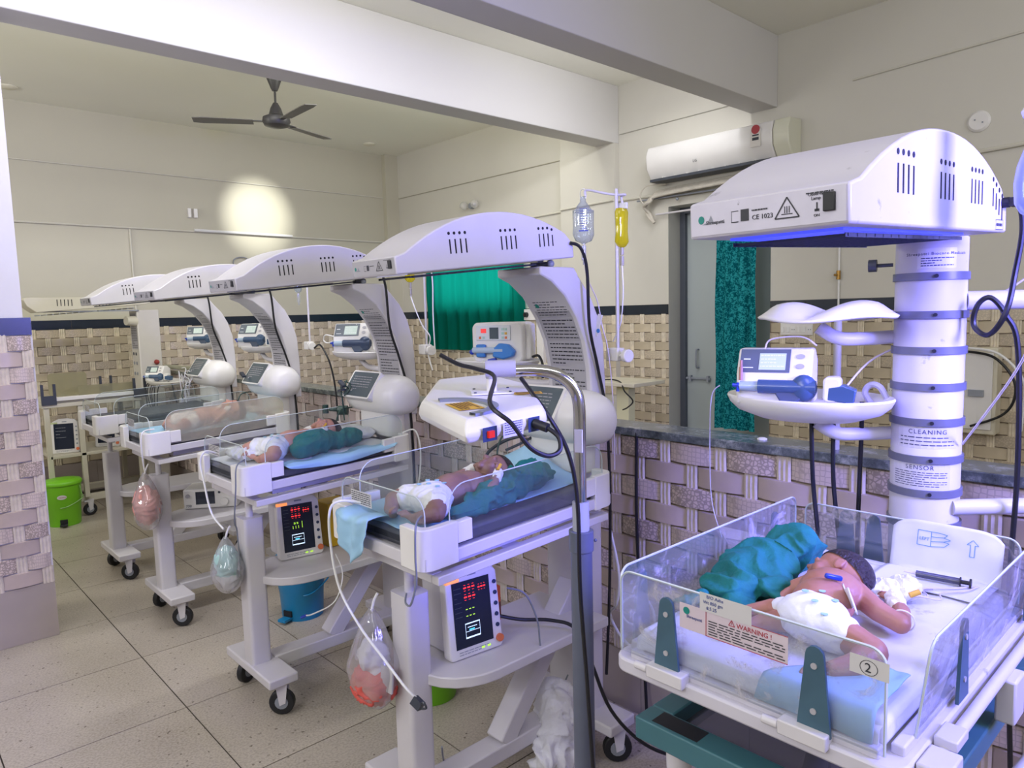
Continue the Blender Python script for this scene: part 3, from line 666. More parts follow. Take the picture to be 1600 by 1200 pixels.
def hood(root, x0, yc, z0, L, W, h0, hp, tilt, yaw, big=False, M_h=None):
    M_h = M_h or M_white
    base = G(); T = Matrix.Translation((x0, yc, z0)) @ Matrix.Rotation(-tilt, 4, 'Y')
    P = arch_pts(L, h0, hp)
    g = G(); g.prism(P, lambda a, b, d: (a, d, b), -W/2, W/2); g.xf(T)
    hd = obj('hood', g, M_h, root, bevel=.004, smooth=30)
    # end label plate
    pm = T @ plane_mtx((0-.0006, W/2-.004, .004), (0, -1, 0), (0, 0, 1))
    gl = G(); quad(gl, pm, 0, W-.008, 0, h0-.006, .0004); obj('end_label', gl, M_label if not big else mat('hood_end_paint', '#c9c6d6', .45, var=.05, vscale=20, dirt='#5a5a66', dscale=22, dirt_lo=.66, dirt_hi=.72), hd)
    w = W-.008; h = h0-.006
    gp = G(); s = h/.045
    quad(gp, pm, w*.29, w*.34, h*.30, h*.33, .001); quad(gp, pm, w*.29, w*.34, h*.64, h*.66, .001); quad(gp, pm, w*.29, w*.293, h*.3, h*.66, .001)
    quad(gp, pm, w*.355, w*.41, h*.32, h*.68, .001)
    lines(gp, pm @ Matrix.Translation((w*.43, h*.56, .0008)), w*.12, h*.1, 1, seed=2)
    # warning triangle, outline and heat marks
    tri = [(w*.58, h*.26), (w*.73, h*.26), (w*.655, h*.86)]
    for a, b in ((0, 1), (1, 2), (2, 0)):
        A = Vector(tri[a]+(.0012,)); B = Vector(tri[b]+(.0012,)); d = (B-A).normalized(); nn = Vector((-d.y, d.x, 0))*.0009
        gp.add([pm @ v for v in (A-nn, B-nn, B+nn, A+nn)], [(0, 1, 2, 3)])
    for k in (-1, 0, 1): quad(gp, pm, w*.655+k*w*.014-.0006, w*.655+k*w*.014+.0006, h*.4, h*.6, .001)
    quad(gp, pm, w*.62, w*.69, h*.36, h*.385, .001)
    quad(gp, pm, w*.83, w*.838, h*.35, h*.6, .001); quad(gp, pm, w*.82, w*.848, h*.35, h*.42, .001)
    lines(gp, pm @ Matrix.Translation((w*.77, h*.84, .0008)), w*.16, h*.08, 1, seed=5)
    obj('printed_marks', gp, M_print, hd)
    gt = G(); c = pm @ Vector((w*.075, h*.5, .001)); gt.add([pm @ Vector((w*.075+w*.022*math.cos(t*.3927), h*.5+h*.13*math.sin(t*.3927), .001)) for t in range(16)], [tuple(range(16))]); obj('logo_spot', gt, M_teal, hd)
    gq = G(); gq.add([pm @ Vector(p) for p in ((w*.08, h*.34, .0009), (w*.2, h*.34, .0009), (w*.165, h*.4, .0009), (w*.145, h*.62, .0009), (w*.125, h*.42, .0009))], [(0, 1, 2, 3, 4)]); obj('logo_swoosh', gq, mat('logo_grey', '#8a8c99', .5), hd)
    gs = G(); gs.box(-.005, 0.0, -W/2+W*.075, -W/2+W*.14, h0*.36, h0*.82); gs.xf(T); obj('lamp_switch', gs, M_black, hd, bevel=.001)
    if big:
        text('maker_name', 'Shreepatti', h*.16, pm @ Matrix.Translation((w*.11, h*.34, .001)), M_print, hd)
        text('ce_mark', 'CE 1023', h*.2, pm @ Matrix.Translation((w*.43, h*.33, .001)), M_print, hd)
        text('lamp_caption', 'Observation', h*.13, pm @ Matrix.Translation((w*.78, h*.80, .001)), M_print, hd)
        text('lamp_caption', 'Lamp', h*.13, pm @ Matrix.Translation((w*.80, h*.68, .001)), M_print, hd)
        text('switch_caption', 'ON', h*.11, pm @ Matrix.Translation((w*.815, h*.2, .001)), M_print, hd)
    # cooling slots
    gv = G(); off = 0.0008
    for fx_ in ((.27, .55, .78) if not big else (.22, .47, .69, .87)):
        for k in range(4):
            x = L*fx_+k*(L*.028); q_ = abs(2*x/L-1.06); az = h0+(hp-h0)*(1-q_**2.1); zb = h0*.9; zt = min(h0*1.75 if not big else h0*1.7, az-.030)
            zb = min(zb, zt-.03)
            gv.box(x-.0022, x+.0022, -W/2-off, -W/2+.002, zb, zt); gv.cyl((x-.001, -W/2-off, zt+.016), (x-.001, -W/2+.002, zt+.016), .0045, n=8)
    gv.xf(T); obj('vent_slots', gv, M_vent, hd, smooth=0)['kind'] = 'stuff'
    # underside reflector and grille
    gu = G().box(L*.08, L*.80, -W*.36, W*.36, -.004, .003); gu.xf(T); obj('reflector', gu, M_steel if not big else mat('blue_lamp_window', '#5560ff', .3, emit='#4450ff', estr=1.2), hd)
    gg = G()
    for k in range(16): x = L*.1+k*L*.043; gg.box(x, x+.003, -W*.36, W*.36, -.012, -.008)
    gg.box(L*.09, L*.79, -W*.36, -W*.355, -.013, -.007).box(L*.09, L*.79, W*.355, W*.36, -.013, -.007); gg.xf(T); o = obj('heater_grille', gg, M_greyd, hd, smooth=0); o['kind'] = 'stuff'
    if yaw:
        # swing about the column
        piv = Vector((x0+L*.95, yc, z0)); Rz = Matrix.Translation(piv) @ Matrix.Rotation(yaw, 4, 'Z') @ Matrix.Translation(-piv)
        wb = WL[hd.name]; nw = Rz @ wb; hd.location = nw-WL[root.name]; hd.rotation_euler = (0, 0, yaw)
    return hd, T

def caster(root, x, y, rot=0.0, brake=False):
    g = G(); d = Vector((math.cos(rot), math.sin(rot), 0)); s = Vector((-d.y, d.x, 0)); c = Vector((x, y, .05))+d*.018
    g.cyl(c-s*.014, c+s*.014, .05, n=20)
    wh = obj('caster', g, M_black, root, bevel=.005)
    g = G(); g.cyl(c-s*.0155, c+s*.0155, .026, n=14); obj('hub', g, M_grey, wh)
    g = G()
    for q in (-1, 1):
        o = c+s*q*.019; g.prism([(-.020, .085), (.028, .085), (.018, .0), (-.006, -.01)], lambda a, b, e, o=o: tuple(Vector((0, 0, .0))+o+(-d)*(-a*1)+Vector((0, 0, b))+s*e), -.0015, .0015)
    g.cbox(Vector((x, y, .122)), (.05, .05, .012))
    obj('fork', g, M_white, wh)
    return wh

def tilted(z, x, slope=.04, x0=1.0): return z+slope*(x-x0)

def make_warmer(yc, label, yaw=0.0, detail=True, hood_dx=0.0):
    root = thing('infant_warmer', (1.45, yc, 0), label, 'baby warmer', 'white radiant warmers in a row along the partition')
    Y = lambda y: yc+y
    # --- base
    fp = obj('foot_plate', G().box(1.065, 1.185, Y(-.215), Y(.215), .128, .165), M_white, root, bevel=.006)
    obj('foot_plate', G().box(1.745, 1.875, Y(-.215), Y(.215), .128, .165), M_white, root, bevel=.006)
    obj('base_beam', G().box(1.17, 1.78, Y(-.04), Y(.04), .120, .172), M_white, root, bevel=.005)
    for x in (1.115, 1.81):
        for s in (-1, 1): caster(root, x, Y(.165*s), .5 if s > 0 else -.7)
    obj('foot_post', G().prism(rrect(1.075, 1.155, Y(-.045), Y(.045), .014), XY, .16, .765), M_white, root, smooth=30)
    obj('foot_piston', G().cyl((1.115, Y(-.0), .76), (1.115, Y(0), .86), .014, n=14), M_white, root)
    obj('brace', G().beam((1.44, yc, .165), (1.80, yc, .60), .075, .065), M_white, root, bevel=.005)
    obj('rear_column', G().prism(rrect(1.775, 1.85, Y(-.105), Y(.105), .02), XY, .16, 1.12), M_white, root, smooth=30)
    # --- instrument shelf
    P = [(1.80, Y(-.165))]+[(1.80, Y(.165))]
    for k in range(0, 13):
        t = PI/2+PI*k/12; P.append((1.30+.17*math.cos(t)*1.0, Y(.165*math.sin(t))))
    sh = obj('instrument_shelf', G().prism(P, XY, .487, .52), M_white, root, bevel=.004, smooth=30)
    # --- chassis frame under the bed
    g = G(); x0, x1, y0, y1 = 1.055, 1.735, Y(-.225), Y(.225); S = lambda x, z: tilted(z, x)
    def sb(xa, xb, ya, yb, za, zb, gg=None):
        gg = g if gg is None else gg
        vs = [(x, y, S(x, z)) for z in (za, zb) for y in (ya, yb) for x in (xa, xb)]
        gg.add(vs, [(0, 2, 3, 1), (4, 5, 7, 6), (0, 1, 5, 4), (2, 6, 7, 3), (0, 4, 6, 2), (1, 3, 7, 5)]); return gg
    sb(x0, x1, y0, y0+.03, .852, .876); sb(x0, x1, y1-.03, y1, .852, .876); sb(x0, x0+.035, y0+.03, y1-.03, .852, .876); sb(x1-.035, x1, y0+.03, y1-.03, .852, .876); sb(1.32, 1.38, y0+.03, y1-.03, .852, .870)
    obj('chassis_frame', g, M_white, root, bevel=.003)
    obj('drawer', sb(1.14, 1.62, y0+.05, y1-.05, .874, .900, G()), mat('drawer_grey', '#b9b8bd', .4), root)
    # --- bed
    bx0, bx1, by0, by1 = 1.0, 1.75, Y(-.237), Y(.237)
    g = G(); sb(bx0+.02, bx1-.02, by0+.014, by1-.014, .903, .932, g); bed = obj('bed_tray', g, M_white, root, bevel=.003)
    g = G(); sb(bx0+.012, bx1-.01, by0+.006, by0+.02, .905, .938, g); sb(bx0+.012, bx1-.01, by1-.02, by1-.006, .905, .938, g); sb(bx0+.006, bx0+.02, by0+.02, by1-.02, .905, .94, g); obj('side_rail', g, M_white, bed, bevel=.003)['kind'] = 'stuff'
    # corner blocks: rounded outside, L shaped
    for cx, sx in ((bx0, 1), (bx1, -1)):
        for cy, sy in ((by0, 1), (by1, -1)):
            r = .035; n = 6; out = []
            for k in range(n+1):
                t = R(90*k/n); out.append((cx+sx*(r-r*math.cos(t)), cy+sy*(r-r*math.sin(t))))
            # outer arc goes from (cx, cy+r) to (cx+r, cy)
            L1, L2, th = (.115, .10, .026) if sx > 0 else (.09, .075, .024)
            poly = [(cx, cy+sy*L2)]+out+[(cx+sx*L1, cy), (cx+sx*L1, cy+sy*th), (cx+sx*(th+.012), cy+sy*th), (cx+sx*th, cy+sy*(th+.012)), (cx+sx*th, cy+sy*L2)]
            g = G(); zt = 1.012 if sx > 0 else 1.01; g.prism(poly, lambda a, b, d: (a, b, S(a, d)), .902, zt)
            cb = obj('corner_block', g, M_plast, bed, bevel=.003, smooth=30)
            g = G(); xa, xb = sorted((cx+sx*L1, cx+sx*(L1+.05))); ya, yb = sorted((cy+sy*.002, cy+sy*th)); sb(xa, xb, ya, yb, .952, zt-.004, g); obj('panel_clamp', g, M_plast, cb, bevel=.002)
    mt = obj('mattress', sb(bx0+.03, bx1-.03, by0+.028, by1-.028, .934, .978, G()), M_matt, bed, bevel=.012, seg=3)
    # acrylic side and foot panels with rounded top corners
    def panel(name, axis, c, a0, a1, z0, z1, rr, slope=True, m=M_acr):
        P = [(a0, z0), (a1, z0)]
        for k in range(7): t = R(90*k/6); P.append((a1-rr+rr*math.cos(t), z1-rr+rr*math.sin(t)))
        for k in range(7): t = R(90+90*k/6); P.append((a0+rr+rr*math.cos(t), z1-rr+rr*math.sin(t)))
        g = G(); th = .004
        if axis == 'x': g.prism(P, lambda a, b, d: (a, c+d, S(a, b)), -th/2, th/2)
        else: g.prism(P, lambda a, b, d: (c+d, a, b), -th/2, th/2)
        p = obj(name, g, m, bed, smooth=0)
        g = G(); tp = [((a, c, S(a, b)) if axis == 'x' else (c, a, b)) for a, b in P[1:]+[P[0]]]; g.tube(tp, .0018, 5, 1); obj('panel_edge', g, M_edge, p); return p
    panel('side_panel', 'x', by0+.016, bx0+.10, bx1-.04, .945, 1.105, .055)
    panel('side_panel', 'x', by1-.016, bx0+.10, bx1-.04, .945, 1.105, .055)
    fpn = panel('foot_panel', 'y', bx0+.032, by0+.03, by1-.03, .95, 1.085, .045)
    pm = plane_mtx((bx0+.029, Y(.15), 1.055), (0, -1, 0), (0, 0, 1))
    g = G(); quad(g, pm, 0, .11, -.04, 0); lb = obj('bed_label', g, M_paper, fpn); g = G(); lines(g, pm @ Matrix.Translation((.004, -.037, .0005)), .10, .035, 6, seed=int(yc*10)); obj('printed_lines', g, M_print, lb)
    # --- controller pod
    q = Vector((0, -1, 0)).to_track_quat('Z', 'X')
    g = G(); pod_prof = [(.02, -.205), (.06, -.200), (.082, -.182), (.094, -.145), (.098, -.09), (.099, .05), (.100, .10), (.096, .145), (.082, .182), (.055, .205), (.015, .213)]
    g.lathe(pod_prof, (1.765, yc+.01, 1.19), 30, q); 
    for v in g.v:
        if v.z < 1.13: v.z = 1.13-(1.13-v.z)*.55
    pod = obj('controller', g, M_plast, root, smooth=180)
    obj('lower_housing', G().prism(rrect(1.705, 1.80, Y(-.135), Y(.125), .035), XY, 1.015, 1.15), M_plast, pod, bevel=.008, smooth=40)
    nrm = Vector((-.82, 0, .57)); upv = Vector((.57, 0, .82)); c = Vector((1.765, Y(.045), 1.19))+nrm*.094
    pm = plane_mtx(c, (0, -1, 0), upv)
    g = G(); quad(g, pm, -.115, .115, -.058, .058, 0); g2 = G(); P = rrect(-.115, .115, -.072, .066, .012)
    g2.prism(P, lambda a, b, d: tuple(pm @ Vector((a, b, d))), -.02, .008); obj('control_bezel', g2, M_plast, pod, smooth=30)
    g2 = G(); P = rrect(-.103, .103, -.064, .058, .005); g2.prism(P, lambda a, b, d: tuple(pm @ Vector((a, b, d))), .006, .0095); pn = obj('control_panel', g2, M_panel, pod, smooth=30)
    g2 = G(); lines(g2, pm @ Matrix.Translation((-.08, -.035, .0098)), .15, .075, 6, seed=4, frac=.25); quad(g2, pm, -.06, -.045, -.042, -.034, .01); obj('panel_marks', g2, M_label, pn)
    g2 = G(); g2.tube([(1.70, Y(.16), 1.13), (1.64, Y(.17), 1.12), (1.61, Y(.165), 1.06), (1.60, Y(.12), 1.03)], .0035, 6); obj('probe_lead', g2, mat('green_lead', '#23413a', .4), pod)
    # --- curved upper column
    back = [(1.885, 1.10), (1.885, 1.30), (1.876, 1.44), (1.85, 1.53), (1.812, 1.60), (1.762, 1.655), (1.735, 1.69)]
    front = [(1.58, 1.69), (1.58, 1.665), (1.63, 1.645), (1.69, 1.60), (1.745, 1.53), (1.785, 1.45), (1.805, 1.36), (1.812, 1.27), (1.812, 1.10)]
    g = G(); g.prism(back+front, lambda a, b, d: (a, Y(d), b), -.095, .105); col = obj('arched_column', g, M_white, root, bevel=.005, smooth=30)
    g = G(); fr = [(1.812-.0008, 1.27), (1.805-.0008, 1.36), (1.785-.0008, 1.45), (1.745-.0008, 1.53), (1.70, 1.589)]
    for i in range(4): g.add([(fr[i][0], Y(.085), fr[i][1]), (fr[i][0], Y(-.075), fr[i][1]), (fr[i+1][0], Y(-.075), fr[i+1][1]), (fr[i+1][0], Y(.085), fr[i+1][1])], [(0, 1, 2, 3)])
    sheet = obj('instruction_sheet', g, M_label, col, smooth=0)
    g = G()
    for i in range(4):
        a, b = fr[i], fr[i+1]; L = math.dist(a, b); pmm = plane_mtx((a[0]-.0004, Y(.075), a[1]), (0, -1, 0), (b[0]-a[0], 0, b[1]-a[1]))
        lines(g, pmm @ Matrix.Translation((.005, .006, .0003)), .14, L-.01, 6, seed=i+3, frac=.28)
    obj('printed_lines', g, M_print, sheet)
    if detail:
        pmm = plane_mtx((1.744, Y(.075), 1.53), (0, -1, 0), (-.06, 0, .079)); g = G()
        g.add([pmm @ Vector((.018+.009*math.cos(t*.45), .05+.009*math.sin(t*.45), .0012)) for t in range(14)], [tuple(range(14))]); obj('logo_spot', g, M_teal, sheet)
    # --- hood on its swivel
    obj('swivel', G().cyl((1.66, yc, 1.685), (1.66, yc, 1.735), .022, n=14).cyl((1.64, Y(-.03), 1.70), (1.64, Y(-.075), 1.70), .008, n=8).ball((1.64, Y(-.08), 1.70), .013, 10, 8), M_grey, root)
    hd, T = hood(root, 1.045+hood_dx, yc, 1.655, .68, .214, .046, .150, R(5.5), yaw)
    return root, hd

def cable_from_hood(yc, name_lbl, x0=1.70):
    y = yc-.107
    pts = [(x0, y-.004, 1.765), (x0+.03, y-.02, 1.75), (x0+.06, y-.02, 1.68), (x0+.08, y-.01, 1.5), (x0+.13, y+.0, 1.36), (x0+.17, y+.0, 1.2), (x0+.185, y+.0, .95), (x0+.19, y+.01, .6), (x0+.19, y+.03, .25)]
    o = tag(obj('power_cable', G().tube(pts, .0055, 8), M_cable), name_lbl, 'cable'); return o

w2, _ = make_warmer(1.667, 'white infant warmer nearest the grey pole, with green bin behind its shelf')
w3, _ = make_warmer(2.785, 'white infant warmer with blue bin under its shelf, second from the grey pole', yaw=R(5))
w4, _ = make_warmer(3.93, 'white infant warmer hung with the pink-filled bag, third from the grey pole', yaw=R(9), hood_dx=.03, detail=False)
# smeared, yellowed long panel of the third warmer
for ch in w4.children_recursive:
    if ch.name.startswith('side_panel') and WL[ch.name].y < 3.9: ch.data.materials.clear(); ch.data.materials.append(clear('smeared_panel', '#f4f2e8', .06, .32, '#e6e2d4', dirt='#b9a898', dscale=9, lo=.5, hi=.75, dmax=.45))
w5, _ = make_warmer(4.86, 'white infant warmer fourth from the grey pole, its bed empty', yaw=R(2), detail=False)
cable_from_hood(1.667, 'black cable down the arched column nearest the grey pole')
cable_from_hood(2.785, 'black cable down the arched column beside the green curtain', 1.66)
cable_from_hood(3.93, 'black cable down the third arched column from the grey pole', 1.66)
cable_from_hood(4.86, 'black cable down the farthest arched column', 1.66)

# ---------------------------------------------------------------- nearest warmer (teal frame, round banded column)
w1 = thing('infant_warmer', (1.35, .53, 0), 'teal-framed infant warmer with round banded column, in the right foreground', 'baby warmer')
M_tealf = mat('teal_paint', '#3c6a74', 0.4, var=.06, vscale=10)
M_tblade = mat('teal_blade', '#3f5d6f', 0.4, var=.12, vscale=14, dirt='#8d6a4a', dirt_lo=.68, dirt_hi=.73, dscale=18)
M_wdirty = mat('worn_white_paint', '#cac7d2', .4, var=.03, vscale=8, dirt='#77757f', dirt_lo=.64, dirt_hi=.74, dscale=16)
cx1, cy1 = 1.715, .525
g = G(); g.lathe([(.068, .25), (.068, 1.682), (.066, 1.684), (.001, 1.684)], (cx1, cy1, 0), 40); col1 = obj('round_column', g, M_wdirty, w1, smooth=50)
for z in (1.603, 1.523, 1.448, 1.371, 1.296, 1.216, 1.143, 1.07):
    g = G(); g.lathe([(.0682, -.008), (.0725, -.008), (.0725, .008), (.0682, .008)], (cx1, cy1, z), 40)
    bd = obj('band', g, mat('band_grey', '#686a78', .4), w1, smooth=50)
    a = R(205); obj('band_screw', G().cyl((cx1+.071*math.cos(a), cy1+.071*math.sin(a), z), (cx1+.075*math.cos(a), cy1+.075*math.sin(a), z), .004, n=8), M_black, bd)
def curved_lines(name, z0, z1, rows, a0, a1, seed, title=None, tsize=.013, tall=.3):
    g = G(); rn = random.Random(seed); dz = (z1-z0)/rows
    for k in range(rows):
        z = z1-(k+.5)*dz; a = a0; end = a0+(a1-a0)*(1 if rn.random() < .7 else rn.uniform(.4, .9))
        while a < end:
            L = min(rn.uniform(.05, .14)*(a1-a0), end-a); n = 2
            for i in range(n):
                b0 = a+L*i/n; b1 = a+L*(i+1)/n
                g.add([(cx1+.0686*math.cos(b), cy1+.0686*math.sin(b), zz) for b, zz in ((b0, z-dz*tall/2), (b1, z-dz*tall/2), (b1, z+dz*tall/2), (b0, z+dz*tall/2))], [(0, 1, 2, 3)])
            a += L+.02*(a1-a0)
    sh = G(); m = 10
    for i in range(m):
        b0 = a0-.1+(a1-a0+.2)*i/m; b1 = a0-.1+(a1-a0+.2)*(i+1)/m; zt = z1+(.018 if title else .004)
        sh.add([(cx1+.0683*math.cos(b), cy1+.0683*math.sin(b), zz) for b, zz in ((b0, z0-.004), (b1, z0-.004), (b1, zt), (b0, zt))], [(0, 1, 2, 3)])
    s = obj(name, sh, mat('column_label', '#cfcdd8', .45), w1); obj('printed_lines', g, mat('blueish_print', '#3a3d66', .6), s)
    if title:
        cu = bpy.data.curves.new('t', 'FONT'); cu.body = title; cu.size = tsize; cu.align_x = 'CENTER'; cu.space_character = 1.25; to = bpy.data.objects.new('t', cu); COL.objects.link(to)
        bpy.context.view_layer.update(); me = bpy.data.meshes.new_from_object(to.evaluated_get(bpy.context.evaluated_depsgraph_get())); bpy.data.objects.remove(to)
        am = (a0+a1)/2
        for v in me.vertices:
            b = am+v.co.x/.069; v.co = Vector((cx1+.0688*math.cos(b), cy1+.0688*math.sin(b), z1+.004+v.co.y))
        link_mesh('lettering', me, mat('blueish_print', '#3a3d66', .6), s, smooth=0)
AV = math.atan2(-cy1, -cx1)      # side of the column that looks at the camera
curved_lines('address_label', 1.622, 1.642, 4, AV-.28, AV+.62, 1, 'Shreepatti Biocare Medicals', .0085, .4)
curved_lines('cleaning_label', 1.244, 1.268, 3, AV-.75, AV+.85, 2, 'CLEANING', .013, .25)
curved_lines('sensor_label', 1.157, 1.191, 7, AV-.95, AV+.65, 3, 'SENSOR', .013, .3)
obj('clamp_knob', G().cyl((cx1-.03, cy1+.066, 1.632), (cx1-.04, cy1+.098, 1.632), .004, n=8).cyl((cx1-.04, cy1+.096, 1.632), (cx1-.044, cy1+.112, 1.632), .014, n=10), M_greyd, w1)
hd1, T1 = hood(w1, .945, .502, 1.652, .735, .236, .0515, .155, R(2.3), 0, big=True, M_h=M_wdirty)
o = obj('power_plug', G().cyl(T1 @ Vector((.735-.03, -.118, .055)), T1 @ Vector((.735-.03, -.130, .055)), .010, n=10).cbox(T1 @ Vector((.735-.022, -.137, .055)), (.03, .014, .016)), M_black, hd1)
gp = G(); pm = T1 @ plane_mtx((.735-.075, -.1185, .004), (1, 0, 0), (0, 0, 1)); 
for q in ((0, .05, 0, .001), (0, .05, .018, .019), (0, .001, 0, .019), (.049, .05, 0, .019)): quad(gp, pm, *q)
lines(gp, pm @ Matrix.Translation((.006, .004, .0005)), .036, .011, 1, seed=8); obj('rating_plate', gp, M_print, hd1)
# support rails crossing behind the column
obj('side_arm', G().cyl((cx1+.02, cy1-.06, 1.55), (cx1+.30, cy1-.42, 1.55), .020, n=16), M_white, w1)
obj('side_arm', G().cyl((cx1-.02, cy1-.06, 1.112), (cx1+.28, cy1-.42, 1.128), .017, n=16), M_white, w1)
# chassis
g = G(); x0, x1, y0, y1 = .955, 1.66, .30, .74
g.box(x0, x0+.05, y0, y1, .80, .84); g.box(x1-.05, x1, y0, y1, .80, .84); g.box(x0+.05, x1-.05, y0, y0+.045, .80, .84); g.box(x0+.05, x1-.05, y1-.045, y1, .80, .84); obj('teal_frame', g, M_tealf, w1, bevel=.003)
obj('frame_plate', G().box(x0+.05, x1-.05, y0+.045, y1-.045, .805, .812), clear('smoked_sheet', '#c9ccd6', .1, .25, '#a8a6b0'), w1)
obj('socket_pad', G().box(x0+.008, x0+.045, y1-.12, y1-.03, .84, .8405), M_black, w1, smooth=0)
for y in (y0+.05, y1-.05):
    obj('base_leg', G().tube([(x0+.06, y, .80), (x0+.07, y, .70), (x0+.16, y, .60), (1.2, y, .5), (1.3, y, .3), (1.35, y, .14)], .022, 14), M_white, w1)
obj('cross_tube', G().cyl((x0+.06, y0+.16, .78), (x1-.1, y1-.10, .76), .019, n=14), M_white, w1)
obj('cross_tube', G().cyl((1.35, y0-.02, .72), (2.0, y0-.06, .72), .014, n=12), M_white, w1)
obj('base_foot', G().box(1.0, 1.75, y0+.03, y0+.08, .10, .15).box(1.0, 1.75, y1-.08, y1-.03, .10, .15).box(1.62, 1.70, y0+.08, y1-.08, .10, .15), M_white, w1, bevel=.005)
for x in (1.04, 1.71):
    for y in (y0+.055, y1-.055): caster(w1, x, y, .4)
g = G().box(cx1-.05, cx1+.05, cy1-.05, cy1+.05, .15, .26); obj('column_foot', g, M_white, w1, bevel=.005)
# bed
bx0, bx1, by0, by1 = .95, 1.63, .315, .765
g = G(); g.prism(rrect(bx0-.012, bx1+.012, by0-.014, by1+.012, .03), XY, .922, .948); bed1 = obj('bed_tray', g, M_wdirty, w1, bevel=.004, smooth=30)
for a, b, c, d in ((bx0+.0, bx0+.02, by0+.02, by1-.02), (bx0+.03, bx1-.03, by0-.002, by0+.016), (bx0+.03, bx1-.03, by1-.016, by1+.002), (bx1-.02, bx1, by0+.02, by1-.02)):
    obj('rail', G().box(a, b, c, d, .946, .962), M_wdirty, bed1, bevel=.003)
g = G().cyl((bx0+.02, by0-.028, .935), (bx1+.25, by0-.028, .935), .009, n=12); obj('round_rail', g, M_white, bed1)
for (px, py) in ((bx0-.016, .66), (bx0-.016, .43)):
    obj('hinge', G().box(px-.008, px+.02, py-.035, py+.035, .940, .962).cyl((px-.002, py+.035, .951), (px-.002, py+.06, .951), .007, n=10), M_white, bed1, bevel=.003)
obj('corner_joint', G().box(bx0+.03, bx0+.09, by0-.055, by0-.015, .905, .948).cyl((bx0+.06, by0-.055, .93), (bx0+.06, by0-.075, .93), .009, n=10), M_white, bed1, bevel=.004)
obj('side_bracket', G().box(1.34, 1.40, by0-.05, by0-.02, .855, .93), M_white, bed1, bevel=.004); obj('bracket_clamp', G().box(1.05, 1.10, by0-.045, by0-.015, .94, .955), M_white, bed1, bevel=.002)
mt1 = obj('mattress', G().box(bx0+.022, bx1-.022, by0+.02, by1-.02, .949, .992), M_sheetw, bed1, bevel=.012, seg=3)
def rpanel(name, axis, c, a0, a1, z0, z1, rr, lean=0.0):
    P = [(a0, z0), (a1, z0)]
    for k in range(7): t = R(90*k/6); P.append((a1-rr+rr*math.cos(t), z1-rr+rr*math.sin(t)))
    for k in range(7): t = R(90+90*k/6); P.append((a0+rr+rr*math.cos(t), z1-rr+rr*math.sin(t)))
    g = G(); th = .005
    f = (lambda a, b, d: (a, c+d-lean*(b-z0), b)) if axis == 'x' else (lambda a, b, d: (c+d-lean*(b-z0), a, b))
    g.prism(P, f, -th/2, th/2); p = obj(name, g, M_acrd, bed1, smooth=0)
    g = G(); g.tube([f(a, b, 0) for a, b in P[1:]+[P[0]]], .0021, 5, 1); obj('panel_edge', g, M_edge, p); return p
fp1 = rpanel('foot_panel', 'y', bx0-.002, by0+.012, by1-.004, .958, 1.102, .022)
rpanel('side_panel', 'x', by1+.002, bx0+.004, bx1-.02, .958, 1.102, .022)
rpanel('side_panel', 'x', by0-.002, bx0+.07, bx1+.05, .958, 1.102, .022, lean=.12)
rpanel('head_panel', 'y', bx1+.002, by0+.012, by1-.012, .958, 1.085, .022)
def blade(axis, c, a, h=.125, w0=.024, out=-1, z0=.955):
    P = [(-w0, 0), (w0, 0), (.013, h-.012)]+[(.013*math.cos(t*PI/6), h-.012+.013*math.sin(t*PI/6)) for t in range(1, 6)]+[(-.013, h-.012)]
    g = G()
    f = (lambda p, q, d: (a+p, c+d, z0+q)) if axis == 'x' else (lambda p, q, d: (c+d, a+p, z0+q))
    d0, d1 = (out*.0035, out*.0085)
    g.prism(P, f, min(d0, d1), max(d0, d1)); b = obj('panel_bracket', g, M_tblade, bed1, smooth=30)
    g = G()
    for q in (.032, .098):
        p0 = Vector(f(0, q, out*.0085)); p1 = Vector(f(0, q, out*.0105)); g = G().cyl(p0, p1, .0045, n=10); obj('rivet', g, M_label, b)
blade('y', bx0-.002, .663); blade('y', bx0-.002, .418)
blade('x', by1+.002, 1.02, out=1); blade('x', by1+.002, 1.52, out=1)
blade('x', by0-.008, 1.18); blade('x', by0-.008, 1.58)
blade('y', bx1+.002, .66, out=1); blade('y', bx1+.002, .60, out=1)
# printed labels fixed on the foot panel
pm = plane_mtx((bx0-.005, .640, 1.080), (0, -1, 0), (0, 0, 1))
g = G(); quad(g, pm, 0, .182, -.042, 0); lb = obj('warning_label', g, mat('warning_paper', '#cdbfca', .5), fp1)
g = G()
for q in ((.048, .182, -.0012, 0), (.048, .182, -.042, -.0408), (.048, .0492, -.042, 0)): quad(g, pm, *q, z=.0008)
obj('red_border', g, mat('red_print2', '#a8384a', .5), lb)
text('warning_word', 'WARNING !', .0105, pm @ Matrix.Translation((.101, -.0125, .0009)), MATS['red_print2'], lb)
g = G()
for A, B in (((.088, -.012), (.098, -.012)), ((.098, -.012), (.093, -.003)), ((.093, -.003), (.088, -.012))):
    A = Vector(A+(.001,)); B = Vector(B+(.001,)); d = (B-A).normalized(); nn = Vector((-d.y, d.x, 0))*.0006; g.add([pm @ v for v in (A-nn, B-nn, B+nn, A+nn)], [(0, 1, 2, 3)])
quad(g, pm, .0925, .0935, -.010, -.006, .001); obj('warning_triangle', g, MATS['red_print2'], lb)
g = G(); lines(g, pm @ Matrix.Translation((.053, -.039, .0007)), .125, .025, 6, seed=12, frac=.42); obj('printed_lines', g, M_print, lb)
g = G(); g.add([pm @ Vector((.013+.006*math.cos(t*.39), -.011+.006*math.sin(t*.39), .0009)) for t in range(16)], [tuple(range(16))]); obj('logo_spot', g, M_teal, lb)
text('logo_name', 'Shreepatti', .007, pm @ Matrix.Translation((.013, -.022, .0009)), mat('blue_print', '#4a5590', .5), lb)
